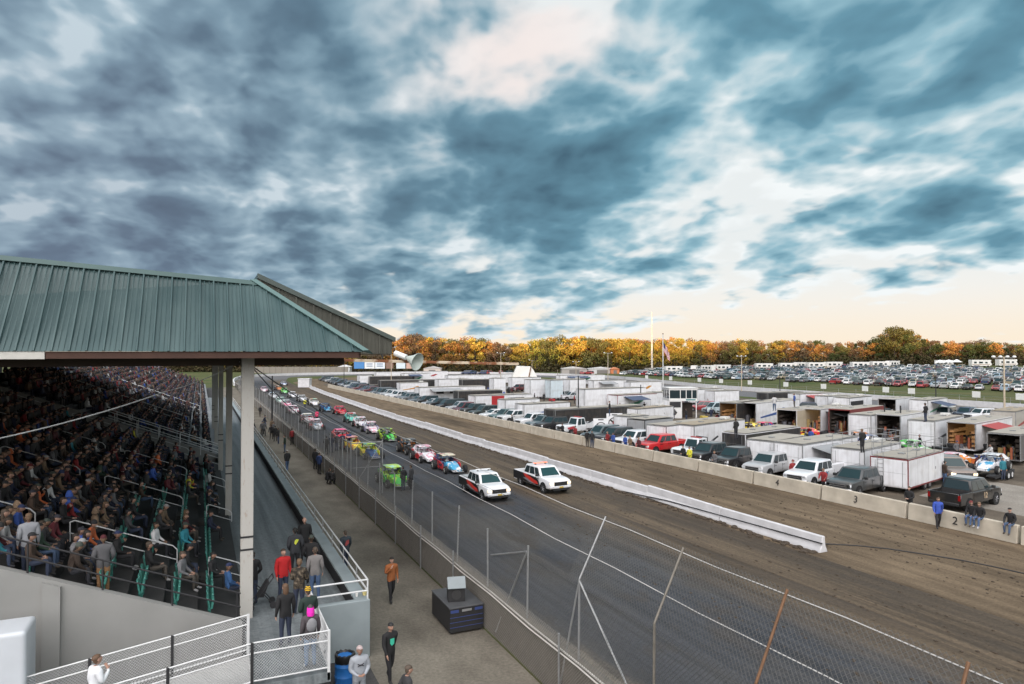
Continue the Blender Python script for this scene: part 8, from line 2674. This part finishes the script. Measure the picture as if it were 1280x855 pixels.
# long cable lying over the clay, from the first barrier to the pit side
b_ = MB()
pts = [at(px, py, 0.03) for px, py in ((1285, 718), (1240, 708), (1200, 700), (1150, 692), (1110, 686), (1070, 682), (1034, 680))]
pts += [Vector((27.74, 24.25, 0.50)), Vector((27.73, 26, 0.47)), Vector((27.66, 30, 0.40)), Vector((27.52, 36, 0.30)), Vector((27.3, 41, 0.04))]
cb = MB(); cb.path(pts, 0.035, 6)
tag(cb.build('ground_cable', M_TRIM), 'black cable snaking over the clay and the nearest white barrier', 'cable')

# ================================================================== trees
def crown_mat(name, rough=0.9):
    m, nt, b = newmat(name)
    b.inputs['Roughness'].default_value = rough
    b.inputs['Specular IOR Level'].default_value = 0.1
    oi = N(nt, 'ShaderNodeObjectInfo'); ge = N(nt, 'ShaderNodeNewGeometry')
    mr = N(nt, 'ShaderNodeMapRange'); mr.inputs[3].default_value = 0.55; mr.inputs[4].default_value = 1.5
    nt.links.new(ge.outputs['Random Per Island'], mr.inputs[0])
    hs_ = N(nt, 'ShaderNodeHueSaturation')
    nt.links.new(oi.outputs['Color'], hs_.inputs['Color'])
    m2 = N(nt, 'ShaderNodeMapRange'); m2.inputs[3].default_value = 0.47; m2.inputs[4].default_value = 0.54
    ml = N(nt, 'ShaderNodeMath', operation='FRACT'); mm = N(nt, 'ShaderNodeMath', operation='MULTIPLY'); mm.inputs[1].default_value = 7.3
    nt.links.new(ge.outputs['Random Per Island'], mm.inputs[0]); nt.links.new(mm.outputs[0], ml.inputs[0]); nt.links.new(ml.outputs[0], m2.inputs[0])
    nt.links.new(m2.outputs[0], hs_.inputs['Hue']); nt.links.new(mr.outputs[0], hs_.inputs['Value'])
    nt.links.new(hs_.outputs[0], b.inputs['Base Color'])
    b.inputs['Subsurface Weight'].default_value = 0.0
    return m
M_LEAF = crown_mat('autumn_leaves')
M_BARK = mat('bark', (0.055, 0.042, 0.032), 0.95, var=0.3)
def tree_meshes(seed, H, W, lean=0.0, dense=1.0, low=0.18):
    r = random.Random(seed)
    tr = MB(); cr = MB()
    tr.tube((0, 0, 0), (0.1, 0, H * 0.35), 0.28, 7, r1=0.20); tr.tube((0.1, 0, H * 0.35), (0.0, 0.1, H * 0.75), 0.20, 6, r1=0.08)
    blobs = []
    nb = int(15 * dense)
    for i in range(nb):
        t = r.uniform(low, 0.93)
        env = math.sin(min(1, (t - low * 0.6) / (1 - low * 0.6)) * PI) ** 0.6
        rad = W * 0.5 * env * r.uniform(0.25, 0.85)
        a = r.uniform(0, 2 * PI)
        c_ = Vector((rad * math.cos(a), rad * math.sin(a), H * t))
        br = r.uniform(0.10, 0.19) * (W + H) * 0.5
        blobs.append((c_, br))
        if i % 2 == 0: tr.tube((0.05, 0, H * min(0.5, t * 0.6)), c_, 0.09, 5, r1=0.03, caps=False)
    for c_, br in blobs:
        n = int(130 * dense)
        for k in range(n):
            d = Vector((r.gauss(0, 1), r.gauss(0, 1), r.gauss(0, 0.8))).normalized() * br * (r.random() ** 0.35)
            d.z *= 0.8
            p = c_ + d
            if p.z < 0.4: continue
            s = r.uniform(0.18, 0.42)
            u = Vector((r.gauss(0, 1), r.gauss(0, 1), r.gauss(0, 1))).normalized()
            v = u.orthogonal().normalized(); w = u.cross(v)
            cr.poly([p + v * s, p + w * s * 0.8, p - v * s, p - w * s * 0.8])
    return tr.mesh('trunk', [M_BARK]), cr.mesh('crown', [M_LEAF])
TV = [tree_meshes(i, H, W, dense=dn, low=lw) for i, (H, W, dn, lw) in enumerate(((17, 13, 1.25, .12), (16, 12, 1.2, .10), (19, 13, 1.3, .15), (15, 13, 1.2, .08), (18, 11, 1.1, .16), (14, 11, 1.1, .05), (20, 15, 1.4, .12), (15, 9, 0.8, .2), (13, 12, 1.2, .04), (16, 10, 0.6, .25)))]
TREEC = {'golden': (0.38, 0.25, 0.05), 'orange': (0.32, 0.16, 0.05), 'rust brown': (0.17, 0.105, 0.058), 'olive': (0.135, 0.122, 0.042), 'dull green': (0.066, 0.080, 0.028), 'brown': (0.11, 0.078, 0.048), 'yellow green': (0.27, 0.225, 0.045)}
rs = random.Random(41)
trees = []
def edge_depth(px):
    """how far away the wood's edge stands along the view"""
    if px < 800: return 368
    return 368 - (px - 800) * 0.085
def top_y(px):
    """height of the tree line in the photograph"""
    K_ = [(180, 430), (440, 424), (490, 422), (520, 416), (560, 423), (590, 419), (620, 426), (650, 427), (665, 424), (690, 420), (720, 417), (745, 421), (780, 419), (810, 424), (845, 420), (880, 424), (905, 425), (925, 421), (950, 425), (985, 424), (1010, 423), (1040, 426), (1065, 427), (1085, 424), (1110, 412), (1125, 409), (1145, 418), (1165, 425), (1200, 426), (1235, 424), (1260, 427), (1300, 428)]
    for (a, ya), (b2, yb) in zip(K_[:-1], K_[1:]):
        if a <= px <= b2: return ya + (yb - ya) * (px - a) / (b2 - a)
    return 426
for row in range(3):
    px = 196 + row * 7
    while px < 1330:
        dep = edge_depth(px) + row * 9 + rs.uniform(-3, 3)
        q = at_depth(px, 440, dep); z = gz(q.x, q.y)
        ty = top_y(max(181, min(1299, px))) + rs.uniform(-1.5, 3.0) + (3 if row == 0 else 0)
        ht = at_depth(px, ty, dep).z - z
        if px < 640: names = ('rust brown', 'orange', 'brown', 'golden', 'olive')
        elif px < 860: names = ('golden', 'golden', 'orange', 'yellow green', 'olive')
        elif px < 1000: names = ('golden', 'orange', 'olive', 'rust brown')
        else: names = ('olive', 'dull green', 'brown', 'rust brown', 'orange', 'dull green')
        trees.append((px, q, z, max(7, ht), rs.choice(names), row))
        px += rs.uniform(9, 15) * (1 if row else 1.0)
trees.append((1118, at_depth(1118, 440, 336), gz(*at_depth(1118, 440, 336).xy), at_depth(1118, 408, 336).z - 3.5, 'olive', 9))
trees.append((1132, at_depth(1132, 440, 338), gz(*at_depth(1132, 440, 338).xy), at_depth(1132, 411, 338).z - 3.5, 'olive', 9))
cnt = {}
for px, q, z, ht, cn, row in trees:
    k = rs.randrange(len(TV))
    tr, cr = TV[k]
    H0 = (17, 16, 19, 15, 18, 14, 20, 15, 13, 16)[k]
    s = ht / (H0 * 1.02)
    rowname = {0: 'front', 1: 'middle', 2: 'back', 9: 'big'}[row]
    cnt[row] = cnt.get(row, 0) + 1
    lab = '%s autumn tree in the %s rank of the wood edge, %s from the left' % (cn, rowname, ordinal(cnt[row])) if row != 9 else ('tall olive tree rising above the tree line at right' if px < 1125 else 'tall olive tree just right of the tallest one')
    t = thing('autumn_tree', lab, 'tree', (q.x, q.y, z), rs.uniform(0, 6.28), 'trees along the edge of the wood')
    sw = max(s, 0.75) * rs.uniform(0.9, 1.15)
    t.scale = (sw, sw, s)
    link('trunk', tr, t)
    c_ = link('crown', cr, t)
    cc = TREEC[cn]; v = rs.uniform(0.8, 1.25)
    c_.color = (cc[0] * v, cc[1] * v, cc[2] * v, 1)
# brushy undergrowth that closes the wood's edge
b_ = MB()
px = 190.0
while px < 1320:
    dep = edge_depth(px) - 6
    q = at_depth(px, 440, dep); z = gz(q.x, q.y)
    for k in range(34):
        p = Vector((q.x + rs.uniform(-3, 3), q.y + rs.uniform(-3, 3), z + abs(rs.gauss(0, 2.2)) + 0.2))
        s = rs.uniform(0.35, 0.7)
        u = Vector((rs.gauss(0, 1), rs.gauss(0, 1), rs.gauss(0, 1))).normalized(); v = u.orthogonal().normalized(); w = u.cross(v)
        b_.poly([p + v * s, p + w * s, p - v * s, p - w * s])
    px += 3.5
o = b_.build('undergrowth', M_LEAF); o.color = (0.055, 0.045, 0.022, 1)
tag(o, 'brown undergrowth along the foot of the wood', 'undergrowth', kind='stuff')
